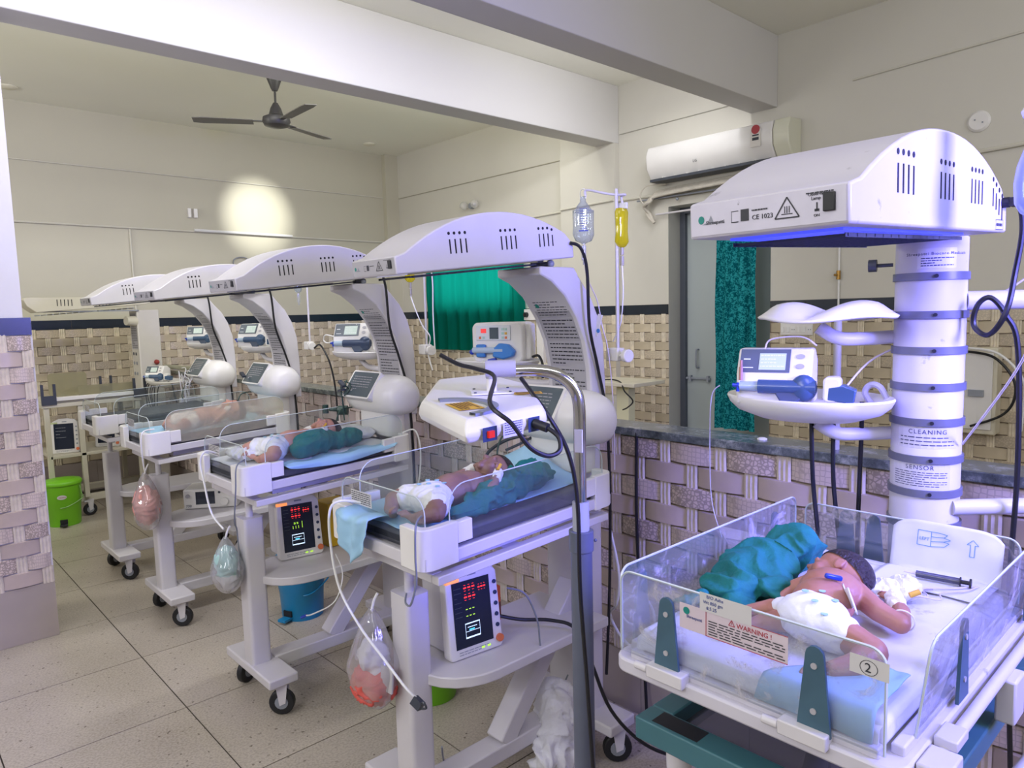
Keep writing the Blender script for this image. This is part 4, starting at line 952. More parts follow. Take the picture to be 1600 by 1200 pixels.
pm2 = plane_mtx((bx0-.0056, .602, 1.082), (0, -1, 0), (0, 0, 1)); g = G(); quad(g, pm2, 0, .088, -.004, .026, .001); nt_ = obj('paper_note', g, M_paper, fp1)
text('handwriting', 'B/O Asha', .0075, pm2 @ Matrix.Translation((.012, .018, .0014)), MATS['blue_print'], nt_); text('handwriting', 'Wt 850 gm', .0075, pm2 @ Matrix.Translation((.006, .009, .0014)), MATS['blue_print'], nt_); text('handwriting', '8.5.25', .0075, pm2 @ Matrix.Translation((.012, .0, .0014)), MATS['blue_print'], nt_)
pm3 = plane_mtx((bx0-.0056, .372, 1.062), (0, -1, 0), (0, 0, 1)); g = G(); quad(g, pm3, 0, .050, 0, .026, .001); nt2 = obj('paper_note', g, M_paper, fp1)
text('number', '2', .018, pm3 @ Matrix.Translation((.019, .006, .0014)), M_print, nt2)
g = G(); rr = .0105
for k in range(20):
    t0, t1 = 2*PI*k/20, 2*PI*(k+1)/20; g.add([pm3 @ Vector((.0245+q*math.cos(t)*1.1, .012+q*math.sin(t), .0014)) for q, t in ((rr, t0), (rr, t1), (rr-.0008, t1), (rr-.0008, t0))], [(0, 1, 2, 3)])
obj('ring', g, M_print, nt2)
tag(obj('power_cable', G().tube([(1.655, .374, 1.735), (1.675, .362, 1.73), (1.685, .358, 1.68), (1.68, .366, 1.60), (1.66, .37, 1.54), (1.66, .385, 1.50), (1.68, .41, 1.48), (1.69, .435, 1.50), (1.69, .43, 1.54), (1.70, .41, 1.555), (1.71, .385, 1.52), (1.725, .365, 1.45), (1.74, .36, 1.2), (1.74, .365, .9), (1.80, .36, .5), (1.82, .36, .3)], .0052, 8), M_cable), 'black cable looping beside the round banded column', 'cable')
# ================================================================ SOFT THINGS
def remeshed(name, g, mats, parent=None, vox=.003, smooth_it=6, disp=None, **kw):
    me = bpy.data.meshes.new('tmp'); me.from_pydata([tuple(v) for v in g.v], [], g.f); me.update()
    o = bpy.data.objects.new('tmp', me); COL.objects.link(o)
    bm = bmesh.new(); bm.from_mesh(me); bmesh.ops.recalc_face_normals(bm, faces=bm.faces); bm.to_mesh(me); bm.free()
    m = o.modifiers.new('r', 'REMESH'); m.mode = 'VOXEL'; m.voxel_size = vox
    if smooth_it: s = o.modifiers.new('s', 'SMOOTH'); s.iterations = smooth_it; s.factor = .5
    bpy.context.view_layer.update()
    me2 = bpy.data.meshes.new_from_object(o.evaluated_get(bpy.context.evaluated_depsgraph_get())); me2.name = name
    bpy.data.objects.remove(o)
    if disp:
        me2.update(); ns = [v.normal.copy() for v in me2.vertices]
        for v, n in zip(me2.vertices, ns): v.co += disp(v.co.copy(), n)
    me2.materials.clear()
    return link_mesh(name, me2, mats, parent, smooth=180, **kw)
def limb(g, pts, rs, n=12):
    """tapered capsule chain"""
    P = [Vector(p) for p in pts]
    for i in range(len(P)-1): g.cyl(P[i], P[i+1], rs[i], rs[i+1], n)
    for p, r in zip(P, rs): g.ball(p, r, n, 8)
def hand(g, wrist, d, up, L=.040, thumb=1, curl=.5, r=.0042):
    """palm and five separate bent fingers; d = pointing direction, up = back of the hand"""
    d = Vector(d).normalized(); up = Vector(up); s = d.cross(up).normalized(); up = s.cross(d).normalized(); w = Vector(wrist)
    pl = L*.48
    for t in (-1.3, -.45, .45, 1.3): limb(g, [w+d*.002, w+d*pl+s*t*r*1.25], [r*1.25, r*1.15], 8)
    for k, (t, fl) in enumerate(((-1.5, .42), (-.5, .52), (.5, .50), (1.5, .38))):
        b = w+d*pl+s*t*r*1.5; q1 = (d*math.cos(curl*.7)-up*math.sin(curl*.7)+s*t*.12).normalized(); q2 = (d*math.cos(curl*2)-up*math.sin(curl*2)+s*t*.12).normalized()
        m1 = b+q1*L*fl*.5; limb(g, [b, m1, m1+q2*L*fl*.5], [r, r*.92, r*.75], 8)
    b = w+d*pl*.3-s*thumb*r*1.7; q = (d*.6-s*thumb*.8-up*.25).normalized(); m1 = b+q*L*.24; limb(g, [b, m1, m1+(q+d*.8).normalized()*L*.2], [r*1.15, r, r*.8], 8)
def foot(g, ankle, d, up, L=.045, r=.0085):
    d = Vector(d).normalized(); up = Vector(up); s = d.cross(up).normalized(); a = Vector(ankle)
    limb(g, [a-d*.008-up*.006, a+d*L*.35-up*.004, a+d*L*.65-up*.006], [r, r*1.0, r*.9], 10)
    limb(g, [a+d*L*.6+s*.006-up*.006, a+d*L*.6-s*.006-up*.006], [r*.75, r*.75], 8)
    for k in range(5): t = (k-2)*.0042; g.ball(a+d*(L*.86-abs(k-.5)*.002)+s*t-up*.006, .0030 if k else .0042, 8, 6)
def head_geo(g, c, crown, face, S=1.0):
    """crown = direction to the top of the head, face = direction of the nose"""
    crown = Vector(crown).normalized(); face = Vector(face); face = (face-crown*face.dot(crown)).normalized(); side = crown.cross(face)
    rot = Matrix((side, face, crown)).transposed(); q = rot.to_quaternion(); c = Vector(c)
    at = lambda x, y, z: c+rot @ (Vector((x, y, z))*S)
    g.ball(at(0, -.008, .010), tuple(S*k for k in (.040, .052, .044)), 24, 16, q)      # skull
    g.ball(at(0, .018, -.018), tuple(S*k for k in (.031, .028, .030)), 20, 12, q)      # face
    for s in (-1, 1):
        g.ball(at(s*.017, .026, -.026), tuple(S*k for k in (.015, .014, .014)), 12, 8, q)   # cheek
        g.ball(at(s*.015, .040, -.006), tuple(S*k for k in (.009, .0055, .0055)), 10, 8, q)  # closed lid
        g.ball(at(s*.040, -.004, -.010), tuple(S*k for k in (.0045, .010, .014)), 12, 8, q)  # ear
        g.ball(at(s*.043, -.010, -.008), tuple(S*k for k in (.003, .004, .012)), 10, 8, q)
    limb(g, [at(0, .043, -.004), at(0, .050, -.016)], [S*.004, S*.0058], 8)             # nose
    g.ball(at(.005, .047, -.018), S*.0035, 8, 6); g.ball(at(-.005, .047, -.018), S*.0035, 8, 6)
    limb(g, [at(-.008, .043, -.028), at(.008, .043, -.028)], [S*.0034, S*.0034], 8); limb(g, [at(-.006, .042, -.033), at(.006, .042, -.033)], [S*.0036, S*.0036], 8)
    g.ball(at(0, .035, -.042), S*.010, 10, 8)                                            # chin
    return at, rot
def hair_cap(c, crown, face, S, mat_, parent):
    g = G(); crown = Vector(crown).normalized(); face = Vector(face); face = (face-crown*face.dot(crown)).normalized(); side = crown.cross(face)
    rot = Matrix((side, face, crown)).transposed(); c = Vector(c)
    def fn(u, v):
        th = 2*PI*u; lim = 1.38+.62*(.5-.5*math.sin(th)) ; ph = .001+v*lim
        n = 1.025+.014*noise.noise(Vector((math.cos(th)*3, math.sin(th)*3, ph*3)))+.006*math.sin(th*46)*v
        p = Vector((.040*math.sin(ph)*math.cos(th), .052*math.sin(ph)*math.sin(th), .044*math.cos(ph)))*n+Vector((0, -.008, .010))
        return c+rot @ (p*S)
    g.grid(fn, 92, 16); return obj('hair', g, mat_, parent, smooth=180)
def skin(name, c, c2):
    m, nt, b = nodes(name); tc = N(nt, 'ShaderNodeTexCoord'); nz = N(nt, 'ShaderNodeTexNoise'); nz.inputs['Scale'].default_value = 14; nz.inputs['Detail'].default_value = 6
    nt.links.new(tc.outputs['Object'], nz.inputs['Vector']); r = ramp(nt, nz.outputs['Fac'], [(.35, lin(c)), (.65, lin(c2))]); nt.links.new(r.outputs[0], b.inputs['Base Color'])
    b.inputs['Roughness'].default_value = .5; b.inputs['Subsurface Weight'].default_value = .12; b.inputs['Subsurface Radius'].default_value = (.012, .005, .003)
    n2 = N(nt, 'ShaderNodeTexNoise'); n2.inputs['Scale'].default_value = 160; nt.links.new(tc.outputs['Object'], n2.inputs['Vector']); bp = N(nt, 'ShaderNodeBump'); bp.inputs['Strength'].default_value = .15; bp.inputs['Distance'].default_value = .002
    nt.links.new(n2.outputs['Fac'], bp.inputs['Height']); nt.links.new(bp.outputs[0], b.inputs['Normal']); return m
M_hair = mat('dark_hair', '#2a2024', .5, var=.4, vscale=90, bump=.9, bscale=150)
M_diaper = mat('diaper_white', '#e4e6ea', .8, var=.03, bump=.2, bscale=40)
M_dprint = mat('diaper_print', '#9fc9d2', .8)
def tn(v, n, a=.006, s=30, seed=0):
    return n*(a*(noise.noise(v*s+Vector((seed, 0, 0)))))
def fold_disp(a, s, seed=0, stretch=(1, 1, 1)):
    def f(v, n):
        p = Vector((v.x*stretch[0], v.y*stretch[1], v.z*stretch[2]))*s+Vector((seed*3.1, seed, 0))
        w_ = Vector((noise.noise(p*.5), noise.noise(p*.5+Vector((5, 2, 1))), noise.noise(p*.5+Vector((1, 7, 3)))))*1.6
        r = 1-3.2*abs(noise.noise(p+w_)); r2 = 1-3*abs(noise.noise(p*2.3+w_*1.8))
        return n*(a*(.95*max(r, -.3)+.28*max(r2, -.4)-.5))
    return f
def cloth_bundle(name, parts, label, m=None, a=.011, s=19, seed=1, cat='cloth', vox=.004, parent=None):
    g = G()
    for p in parts:
        c, r = p[0], p[1]; q = Euler((0, 0, R(p[2]) if len(p) > 2 else 0)).to_quaternion(); g.ball(c, r, 20, 12, q)
    fd = fold_disp(a, s, seed)
    o = remeshed(name, g, m or M_green, parent, vox=vox, smooth_it=4, disp=fd)
    if label: tag(o, label, cat)
    return o

# ---------------------------------------------------------------- baby in the nearest warmer
def wrap(name, a, b, r0, r1, m, parent, amp=.002, s=60):
    g = G(); limb(g, [a, b], [r0, r1], 16); return remeshed(name, g, m, parent, vox=.0022, smooth_it=2, disp=fold_disp(amp, s, 3))
g = G()
Z0 = 1.0
pel, che, nk = (1.130, .505, 1.036), (1.235, .522, 1.045), (1.285, .538, 1.040)
g.ball(pel, (.045, .050, .036), 20, 12); g.ball((1.18, .512, 1.044), (.055, .050, .040), 20, 12); g.ball(che, (.052, .054, .040), 20, 12, Euler((0, 0, .25)).to_quaternion()); limb(g, [che, nk], [.034, .024], 14)
limb(g, [(1.262, .562, 1.044), (1.262, .492, 1.044)], [.022, .022], 12)
hc, crown, face = (1.322, .545, 1.046), (.86, -.12, .36), (-.02, .95, .22)
at, hrot = head_geo(g, hc, crown, face, .98)
limb(g, [(1.262, .490, 1.044), (1.232, .442, 1.034), (1.228, .405, 1.024)], [.021, .018, .016], 14)       # near upper arm
limb(g, [(1.228, .405, 1.024), (1.272, .418, 1.026), (1.305, .440, 1.028)], [.0165, .0145, .0105], 14)
hand(g, (1.31, .443, 1.028), (.75, .62, .15), (.1, -.2, 1), .040, 1, .5, .0042)
limb(g, [(1.255, .570, 1.04), (1.235, .60, 1.025), (1.20, .60, 1.018)], [.018, .015, .011], 12)
hand(g, (1.196, .598, 1.018), (-1, -.1, 0), (0, 0, 1), .036, 1, .6, .0038)
limb(g, [(1.110, .478, 1.034), (1.105, .435, 1.030), (1.092, .398, 1.026)], [.029, .026, .023], 14)        # near thigh
limb(g, [(1.092, .398, 1.026), (1.055, .405, 1.018), (1.022, .428, 1.014)], [.0225, .018, .0125], 14)
foot(g, (1.018, .432, 1.014), (-.5, .85, 0), (.0, .0, 1))
limb(g, [(1.115, .525, 1.034), (1.125, .575, 1.028)], [.026, .020], 14); limb(g, [(1.125, .575, 1.028), (1.103, .602, 1.024), (1.083, .612, 1.022)], [.020, .014, .0115], 12)
foot(g, (1.078, .614, 1.026), (-.93, .25, .1), (.1, 0, 1), .044)
limb(g, [(1.10, .54, 1.03), (1.085, .57, 1.022), (1.065, .585, 1.018)], [.02, .014, .011], 12); foot(g, (1.06, .588, 1.018), (-.95, .2, 0), (.1, 0, 1), .042)
M_skin1 = skin('skin_warm', '#a06c58', '#b07c68')
b1 = remeshed('baby', g, M_skin1, vox=.0023, smooth_it=3)
tag(b1, 'dark-haired newborn baby with taped face, head on its side, in the nearest warmer', 'person', 'babies in the warmers')
hair_cap(hc, crown, face, .99, M_hair, b1)
g = G(); g.ball((1.122, .503, 1.038), (.054, .058, .041), 22, 14); limb(g, [(1.11, .485, 1.036), (1.107, .452, 1.032)], [.036, .032], 16); limb(g, [(1.118, .52, 1.036), (1.125, .552, 1.030)], [.034, .027], 16)
dp = remeshed('diaper', g, M_diaper, b1, vox=.003, smooth_it=3, disp=fold_disp(.0028, 22, 2))
g = G(); g.grid(lambda u, v: Vector((1.152+.045*u, .455-.012*v+.03*u, 1.082-.03*v+.006*math.sin(6*u))), 8, 4); so = obj('diaper_tab', g, M_diaper, dp); mm_ = so.modifiers.new('s', 'SOLIDIFY'); mm_.thickness = .002
g = G()
for k, (x, y) in enumerate(((1.13, .47), (1.10, .49), (1.12, .515), (1.09, .47), (1.15, .50), (1.10, .455))):
    z = 1.038+.041*math.sqrt(max(.05, 1-((x-1.122)/.054)**2-((y-.503)/.058)**2))+.003; g.cyl((x, y, z), (x, y, z+.0012), .0055, n=10)
o = obj('diaper_pattern', g, M_dprint, dp); o['kind'] = 'stuff'
obj('cord_clamp', G().cbox((1.193, .500, 1.088), (.034, .008, .009), Euler((0, .3, -.5)).to_matrix()), M_blue, b1, bevel=.003)
pc = at(-.027, .034, -.004); g = G(); fm = Matrix((hrot.col[0], hrot.col[2], hrot.col[1])).transposed(); g.cbox(pc, (.032, .026, .002), fm); obj('face_tape', g, M_cotton, b1, bevel=.0008)
g = G(); g.tube([pc, at(-.040, .018, -.018), at(-.047, -.004, -.032), at(-.035, -.04, -.04), (1.30, .475, 1.03), (1.36, .45, 1.012), (1.42, .47, 1.006), (1.47, .43, 1.005)], .0021, 6); obj('feeding_tube', g, mat('clear_tubing', '#d6cdd6', .3), b1)
wrap('hand_wrap', (1.288, .430, 1.028), (1.312, .444, 1.030), .0165, .0165, M_cotton, b1)
g = G(); n = 16; c = Vector((1.238, .405, 1.026)); ax = Vector((.9, .2, .1)).normalized(); s1 = ax.orthogonal().normalized(); s2 = ax.cross(s1); g.tube([c+(s1*math.cos(2*PI*k/n)+s2*math.sin(2*PI*k/n))*.0185 for k in range(n+1)], .0014, 6, 2); obj('wrist_thread', g, M_cotton, b1)
obj('iv_port', G().cyl((1.322, .422, 1.040), (1.334, .410, 1.046), .005, n=10), M_seal, b1)
tag(cloth_bundle('cotton_wad', [((1.365, .474, 1.020), (.048, .030, .022), -20), ((1.392, .455, 1.024), (.032, .028, .022)), ((1.35, .492, 1.012), (.03, .024, .014))], 'wad of white cotton beside the baby head in the nearest warmer', M_cotton, a=.006, s=45, seed=4, vox=.003), cat='cotton')
cloth_bundle('green_cloth', [((1.29, .685, 1.035), (.085, .062, .045), -10), ((1.375, .655, 1.055), (.060, .050, .048), 0), ((1.20, .69, 1.025), (.075, .055, .032), 20), ((1.355, .635, 1.07), (.03, .03, .03)), ((1.24, .64, 1.025), (.06, .04, .03), 30), ((1.105, .715, 1.012), (.045, .022, .016), -35), ((1.165, .655, 1.015), (.06, .035, .018), 10)],
             'crumpled teal green cloth beside the baby in the nearest warmer', seed=2, a=.017, s=12.5, vox=.0032)
# pads, sheet and wrapper of the nearest bed
def sheet_obj(name, fn, nu, nv, m, label=None, cat='sheet', parent=None, th=.0015):
    g = G(); g.grid(fn, nu, nv); o = obj(name, g, m, parent, smooth=180); s = o.modifiers.new('s', 'SOLIDIFY'); s.thickness = th; s.offset = 1
    if label: tag(o, label, cat)
    return o
def f_(u, v):
    x = .962+.60*u; y = .340+.40*v; e = min(u, v, 1-v)*8; e = min(1, e)
    n = noise.fractal(Vector((x*9, y*9, 1)), 1, 2, 3)
    z = .994+.0065*max(0, n)*e+.0015*e
    if u < .08: z -= .030*(1-u/.08); x = .962+.006*(u/.08)
    if v > .97 or v < .03: z -= .008
    return (x, y, z)
sheet_obj('white_pad', f_, 60, 44, mat('soiled_pad', '#dddde2', .75, var=.03, vscale=8, dirt='#a39a9c', dirt_lo=.60, dirt_hi=.72, dscale=11, bump=.25, bscale=22), 'rumpled white pad spread over the nearest warmer mattress')
sheet_obj('blue_underpad', lambda u, v: (.957+.14*u-.002, .345+(.17-.11*u)*v, .9995+.0075*min(1, 6*u)*1-.036*max(0, 1-u/.06)+.003*noise.noise(Vector((u*4, v*5, 2)))), 24, 24, M_sheetb, 'pale blue plastic-backed pad at the foot of the nearest warmer', 'pad')
# sterile glove wrapper propped like a headrest
def f_(u, v):
    y = .545-.20*u; s = v; c = .03*(abs(2*u-1)**6)
    if s < .5: t = s/.5; x = 1.46+.115*t; z = 1.003+.004*math.sin(PI*t)
    else: t = (s-.5)/.5; x = 1.575+.022*t; z = 1.003+.098*t-c*.7
    return (x+.003*noise.noise(Vector((u*5, v*5, 0))), y, z)
gw = sheet_obj('glove_wrapper', f_, 26, 30, mat('wrapper_paper', '#dcdde8', .6), 'opened white sterile glove wrapper leaning at the head of the nearest warmer', 'wrapper')
pm = plane_mtx((1.585, .545, 1.052), (0, -1, 0), (.022, 0, .098)); g = G()
def ln(g, pm, P, w=.0007, z=-.001):
    for a, b in zip(P, P[1:]):
        A = Vector((a[0], a[1], z)); B = Vector((b[0], b[1], z)); d = (B-A); 
        if d.length < 1e-6: continue
        d.normalize(); nn = Vector((-d.y, d.x, 0))*w; g.add([pm @ q for q in (A-nn, B-nn, B+nn, A+nn)], [(0, 1, 2, 3)])
zz = .0022
pm_ = pm @ Matrix.Translation((0, 0, zz))
ln(g, pm_, [(.05, .0), (.05, .030), (.075, .030), (.075, .0), (.05, .0)]); ln(g, pm_, [(.075, .0), (.10, .004), (.108, .012), (.098, .014), (.11, .019), (.098, .022), (.104, .028), (.09, .030), (.075, .030)]); ln(g, pm_, [(.075, .01), (.098, .014)]); ln(g, pm_, [(.075, .02), (.098, .022)])
ln(g, pm_, [(.145, -.005), (.145, .018), (.139, .018), (.149, .028), (.159, .018), (.153, .018), (.153, -.005), (.145, -.005)])
obj('glove_print', g, mat('pale_blue_print', '#6f9bb8', .6), gw)
text('wrapper_word', 'LEFT', .009, pm_ @ Matrix.Translation((.0535, .011, -.001)), MATS['pale_blue_print'], gw)
sy = thing('syringe', (1.495, .42, 1.008), 'grey-filled syringe lying on the glove wrapper in the nearest warmer', 'syringe')
a, b = Vector((1.505, .47, 1.017)), Vector((1.515, .395, 1.017)); d = (b-a).normalized()
obj('barrel', G().cyl(a, b, .0065, n=14), mat('syringe_grey', '#4b4c58', .2), sy); obj('tip', G().cyl(a-d*.022, a, .0012, .003, n=8), mat('clear_tubing', '#d6cdd6'), sy)
obj('plunger', G().cyl(b, b+d*.014, .004, n=10).cyl(b+d*.014, b+d*.017, .009, n=12).cyl(b-d*.002, b, .009, n=12), M_black, sy)
for k, sd in enumerate((3, 9)):
    tag(obj('fluid_line', G().tube([(1.37+.01*k, .44, 1.02), (1.41, .42-.02*k, 1.012), (1.45, .44-.03*k, 1.010), (1.49, .40-.02*k, 1.010), (1.53, .37, 1.01)], .0016, 6), mat('clear_tubing', '#d6cdd6')), ('thin clear line curling past the syringe', 'second thin clear line under the syringe')[k], 'tube')

# ---------------------------------------------------------------- babies of the other warmers
def make_baby(yc, x, y, sk, label, yaw=0, S=1.0, face=(-.25, .2, .9), arm='up', z=None, cap=True):
    """lying on its back, head towards the column; built around its pelvis"""
    z = z or (tilted(.978, x)+.012); T = Matrix.Translation((x, y, z)) @ Matrix.Rotation(yaw, 4, 'Z') @ Matrix.Rotation(-.03, 4, 'Y') @ Matrix.Scale(S, 4)
    g = G()
    g.ball((0, 0, .036), (.046, .050, .036), 20, 12); g.ball((.06, 0, .044), (.062, .052, .042), 20, 12); g.ball((.115, 0, .043), (.050, .053, .038), 20, 12); limb(g, [(.12, 0, .04), (.175, 0, .038)], [.032, .024], 14)
    limb(g, [(.145, .038, .042), (.145, -.038, .042)], [.022, .022], 12)
    hc = (.220, .012, .050); at, hr = head_geo(g, hc, (1, .12, .1), face, 1.08)
    # far arm bent up to the face, near arm raised
    limb(g, [(.148, .045, .042), (.10, .088, .036), (.095, .09, .036)], [.019, .0165, .0155], 12); limb(g, [(.095, .09, .036), (.14, .078, .05), (.176, .064, .062)], [.0155, .0135, .0105], 12)
    hand(g, (.181, .061, .064), (.7, -.5, .35), (.3, .7, .6), .042, -1, .45, .0042)
    limb(g, [(.148, -.045, .042), (.095, -.082, .030)], [.019, .0155], 12); limb(g, [(.095, -.082, .030), (.125, -.080, .052), (.152, -.070, .070)], [.0155, .0135, .0105], 12)
    hand(g, (.156, -.068, .073), (.6, .1, .75), (.3, -.9, -.1), .040, 1, .9, .0042)
    # frog legs
    limb(g, [(-.008, -.028, .032), (-.045, -.068, .034), (-.058, -.085, .028)], [.030, .026, .022], 14); limb(g, [(-.058, -.085, .028), (-.082, -.058, .018), (-.086, -.036, .013)], [.0215, .017, .0125], 12)
    foot(g, (-.088, -.032, .016), (-.25, .75, .35), (-.3, -.2, .9), .046)
    limb(g, [(-.008, .028, .032), (-.05, .066, .036), (-.063, .080, .032)], [.030, .026, .022], 14); limb(g, [(-.063, .080, .032), (-.088, .058, .020), (-.094, .040, .014)], [.0215, .017, .0125], 12)
    foot(g, (-.098, .036, .018), (-.45, -.6, .5), (-.4, .2, .8), .046)
    g.xf(T); b = remeshed('baby', g, sk, vox=.0026, smooth_it=3); tag(b, label, 'person', 'babies in the warmers')
    q = T.to_3x3(); h = T @ Vector(hc); hair_cap(h, q @ Vector((1, .12, .1)), q @ Vector(face), 1.085*S, M_hair, b)
    g = G(); g.ball((-.006, 0, .038), (.056, .056, .041), 22, 14); limb(g, [(-.01, -.025, .034), (-.035, -.056, .034)], [.037, .034], 16); limb(g, [(-.01, .025, .034), (-.038, .054, .036)], [.037, .034], 16); g.xf(T)
    dp = remeshed('diaper', g, M_diaper, b, vox=.003, smooth_it=3, disp=fold_disp(.0025, 22, 5))
    g = G()
    for (a, c) in ((-.02, -.01), (.0, .02), (.02, -.02), (-.03, .015), (.012, -.002), (-.01, -.032)):
        zz_ = .038+.041*math.sqrt(max(.05, 1-((a+.006)/.056)**2-(c/.056)**2))+.002; g.cyl((a, c, zz_), (a, c, zz_+.0015), .006, n=10)
    g.xf(T); o = obj('diaper_pattern', g, M_dprint, dp); o['kind'] = 'stuff'
    for nm, p0, p1 in (('wrist_bandage', (.165, .069, .058), (.182, .060, .066)), ('wrist_bandage', (.146, -.073, .064), (.158, -.067, .077))):
        wrap(nm, T @ Vector(p0), T @ Vector(p1), .0145, .0150, M_cotton, b)
    obj('iv_port', G().cyl(T @ Vector((.150, -.075, .088)), T @ Vector((.165, -.070, .098)), .005, n=8), M_seal, b)
    return b, T
M_skin2 = skin('skin_deep', '#86655d', '#97756b'); M_skin3 = skin('skin_light', '#b48474', '#c29484')
make_baby(1.667, 1.165, 1.600, M_skin2, 'newborn baby on its back in the warmer nearest the grey pole, hand on its face', .02, 1.14)
make_baby(2.785, 1.215, 2.72, M_skin3, 'newborn baby in a diaper lying beside a round green bundle, second warmer from the pole', .10, 1.14)
make_baby(3.93, 1.26, 3.84, M_skin3, 'newborn baby seen pinkish through a smeared clear panel, third warmer from the pole', .05, 1.1)

def bed_sheet(name, yc, x0, x1, y0, y1, m, label, seed=0, amp=.008, ridge=None, drop=0.0):
    def fn(u, v):
        x = x0+(x1-x0)*u; y = yc+y0+(y1-y0)*v; e = min(1, min(u, 1-u, v, 1-v)*10)
        x += .008*noise.noise(Vector((v*6, seed, 0))); y += .008*noise.noise(Vector((u*6, seed, 5)))
        z = tilted(.980, x)+.002+e*amp*(.6+noise.fractal(Vector((x*8, y*8, seed)), 1, 2, 3))*.8
        z = max(z, tilted(.9795, x)+.001)
        if ridge:
            rx, ry, rh, rw = ridge; z += rh*math.exp(-((x-rx)/rw)**2)*max(0, 1-abs(y-yc-ry)/.20)**.9
        return (x, y, z)
    return sheet_obj(name, fn, 44, 34, m, label)
bed_sheet('blue_sheet', 1.667, 1.035, 1.705, -.165, .20, M_sheetb, 'pale blue sheet peaked into a fold at the head of the warmer nearest the pole', 1, .007, (1.64, .045, .095, .055))
bed_sheet('white_sheet', 2.785, 1.045, 1.67, -.185, .19, M_sheetw, 'white sheet under the baby in the second warmer from the pole', 2, .010)
bed_sheet('blue_sheet', 3.93, 1.045, 1.69, -.20, .19, M_sheetb, 'pale blue sheet on the third warmer from the pole', 3, .010)
bed_sheet('white_sheet', 2.785, 1.09, 1.36, -.07, .09, M_cotton, 'cotton layer heaped at the foot of the second warmer', 8, .020)
# corner of blue sheet hanging over the foot of the nearest warmer of the row
def f_(u, v):
    y = 1.830-.185*u-.02*v*(1-2*u); x = 1.03-.045*min(1, v*2.2); n = .006*math.sin(14*u+3*v)
    z = 1.0 if v < .25 else 1.0-(v-.25)*.175*(1-.35*abs(2*u-1))
    if v < .3: x = 1.06-.085*v/.3; z = .998+.006*math.sin(PI*v/.3)
    else: x = .975+n
    return (x+.004*noise.noise(Vector((u*7, v*6, 0))), y, z+.004*math.sin(9*u))
sheet_obj('hanging_blue_pad', f_, 22, 22, M_sheetb, 'crumpled blue pad hanging over the foot end of the warmer nearest the pole', 'pad')
# blue pad hanging from the long side of the second warmer
def f_(u, v):
    x = 1.17+.50*u; y0_ = 2.785-.165; y = y0_-.075*min(1, v*1.4); s = tilted(.985, x)
    z = s+.004*math.sin(20*u) if v < .55 else s-(v-.55)*.075*math.sin(PI*u)**.5
    return (x, y-.006*math.sin(12*u+2*v), z)
sheet_obj('hanging_blue_pad', f_, 36, 16, M_sheetb, 'blue-backed pad sagging over the long side of the second warmer', 'pad')
cloth_bundle('green_cloth', [((1.30, 1.515, 1.035), (.095, .036, .036), 6), ((1.40, 1.518, 1.050), (.055, .042, .048), 0), ((1.475, 1.530, 1.060), (.050, .042, .045)), ((1.22, 1.500, 1.015), (.09, .030, .018), 5), ((1.555, 1.545, 1.045), (.050, .035, .030)), ((1.36, 1.50, 1.04), (.05, .030, .035))],
             'crumpled dark green cloth along the near edge of the warmer nearest the pole', seed=5, a=.015, s=14, vox=.0035)
cloth_bundle('green_bundle', [((1.345, 2.645, 1.048), (.095, .058, .052), 3), ((1.43, 2.655, 1.045), (.06, .05, .042)), ((1.51, 2.67, 1.045), (.065, .045, .036)), ((1.28, 2.635, 1.03), (.05, .05, .034))],
             'rounded deep green cloth bundle beside the baby of the second warmer', seed=8, a=.009, s=15)
o = cloth_bundle('pillow', [((1.62, 2.80, 1.035), (.085, .10, .026))], 'white pillow at the head of the second warmer', M_sheetw, a=.006, s=12, seed=2, cat='pillow')
o = cloth_bundle('white_wrap', [((1.11, 2.80, 1.02), (.05, .10, .022)), ((1.16, 2.74, 1.02), (.04, .05, .02))], 'bunched white cotton at the foot of the second warmer', M_cotton, a=.009, s=26, seed=3, cat='cotton')
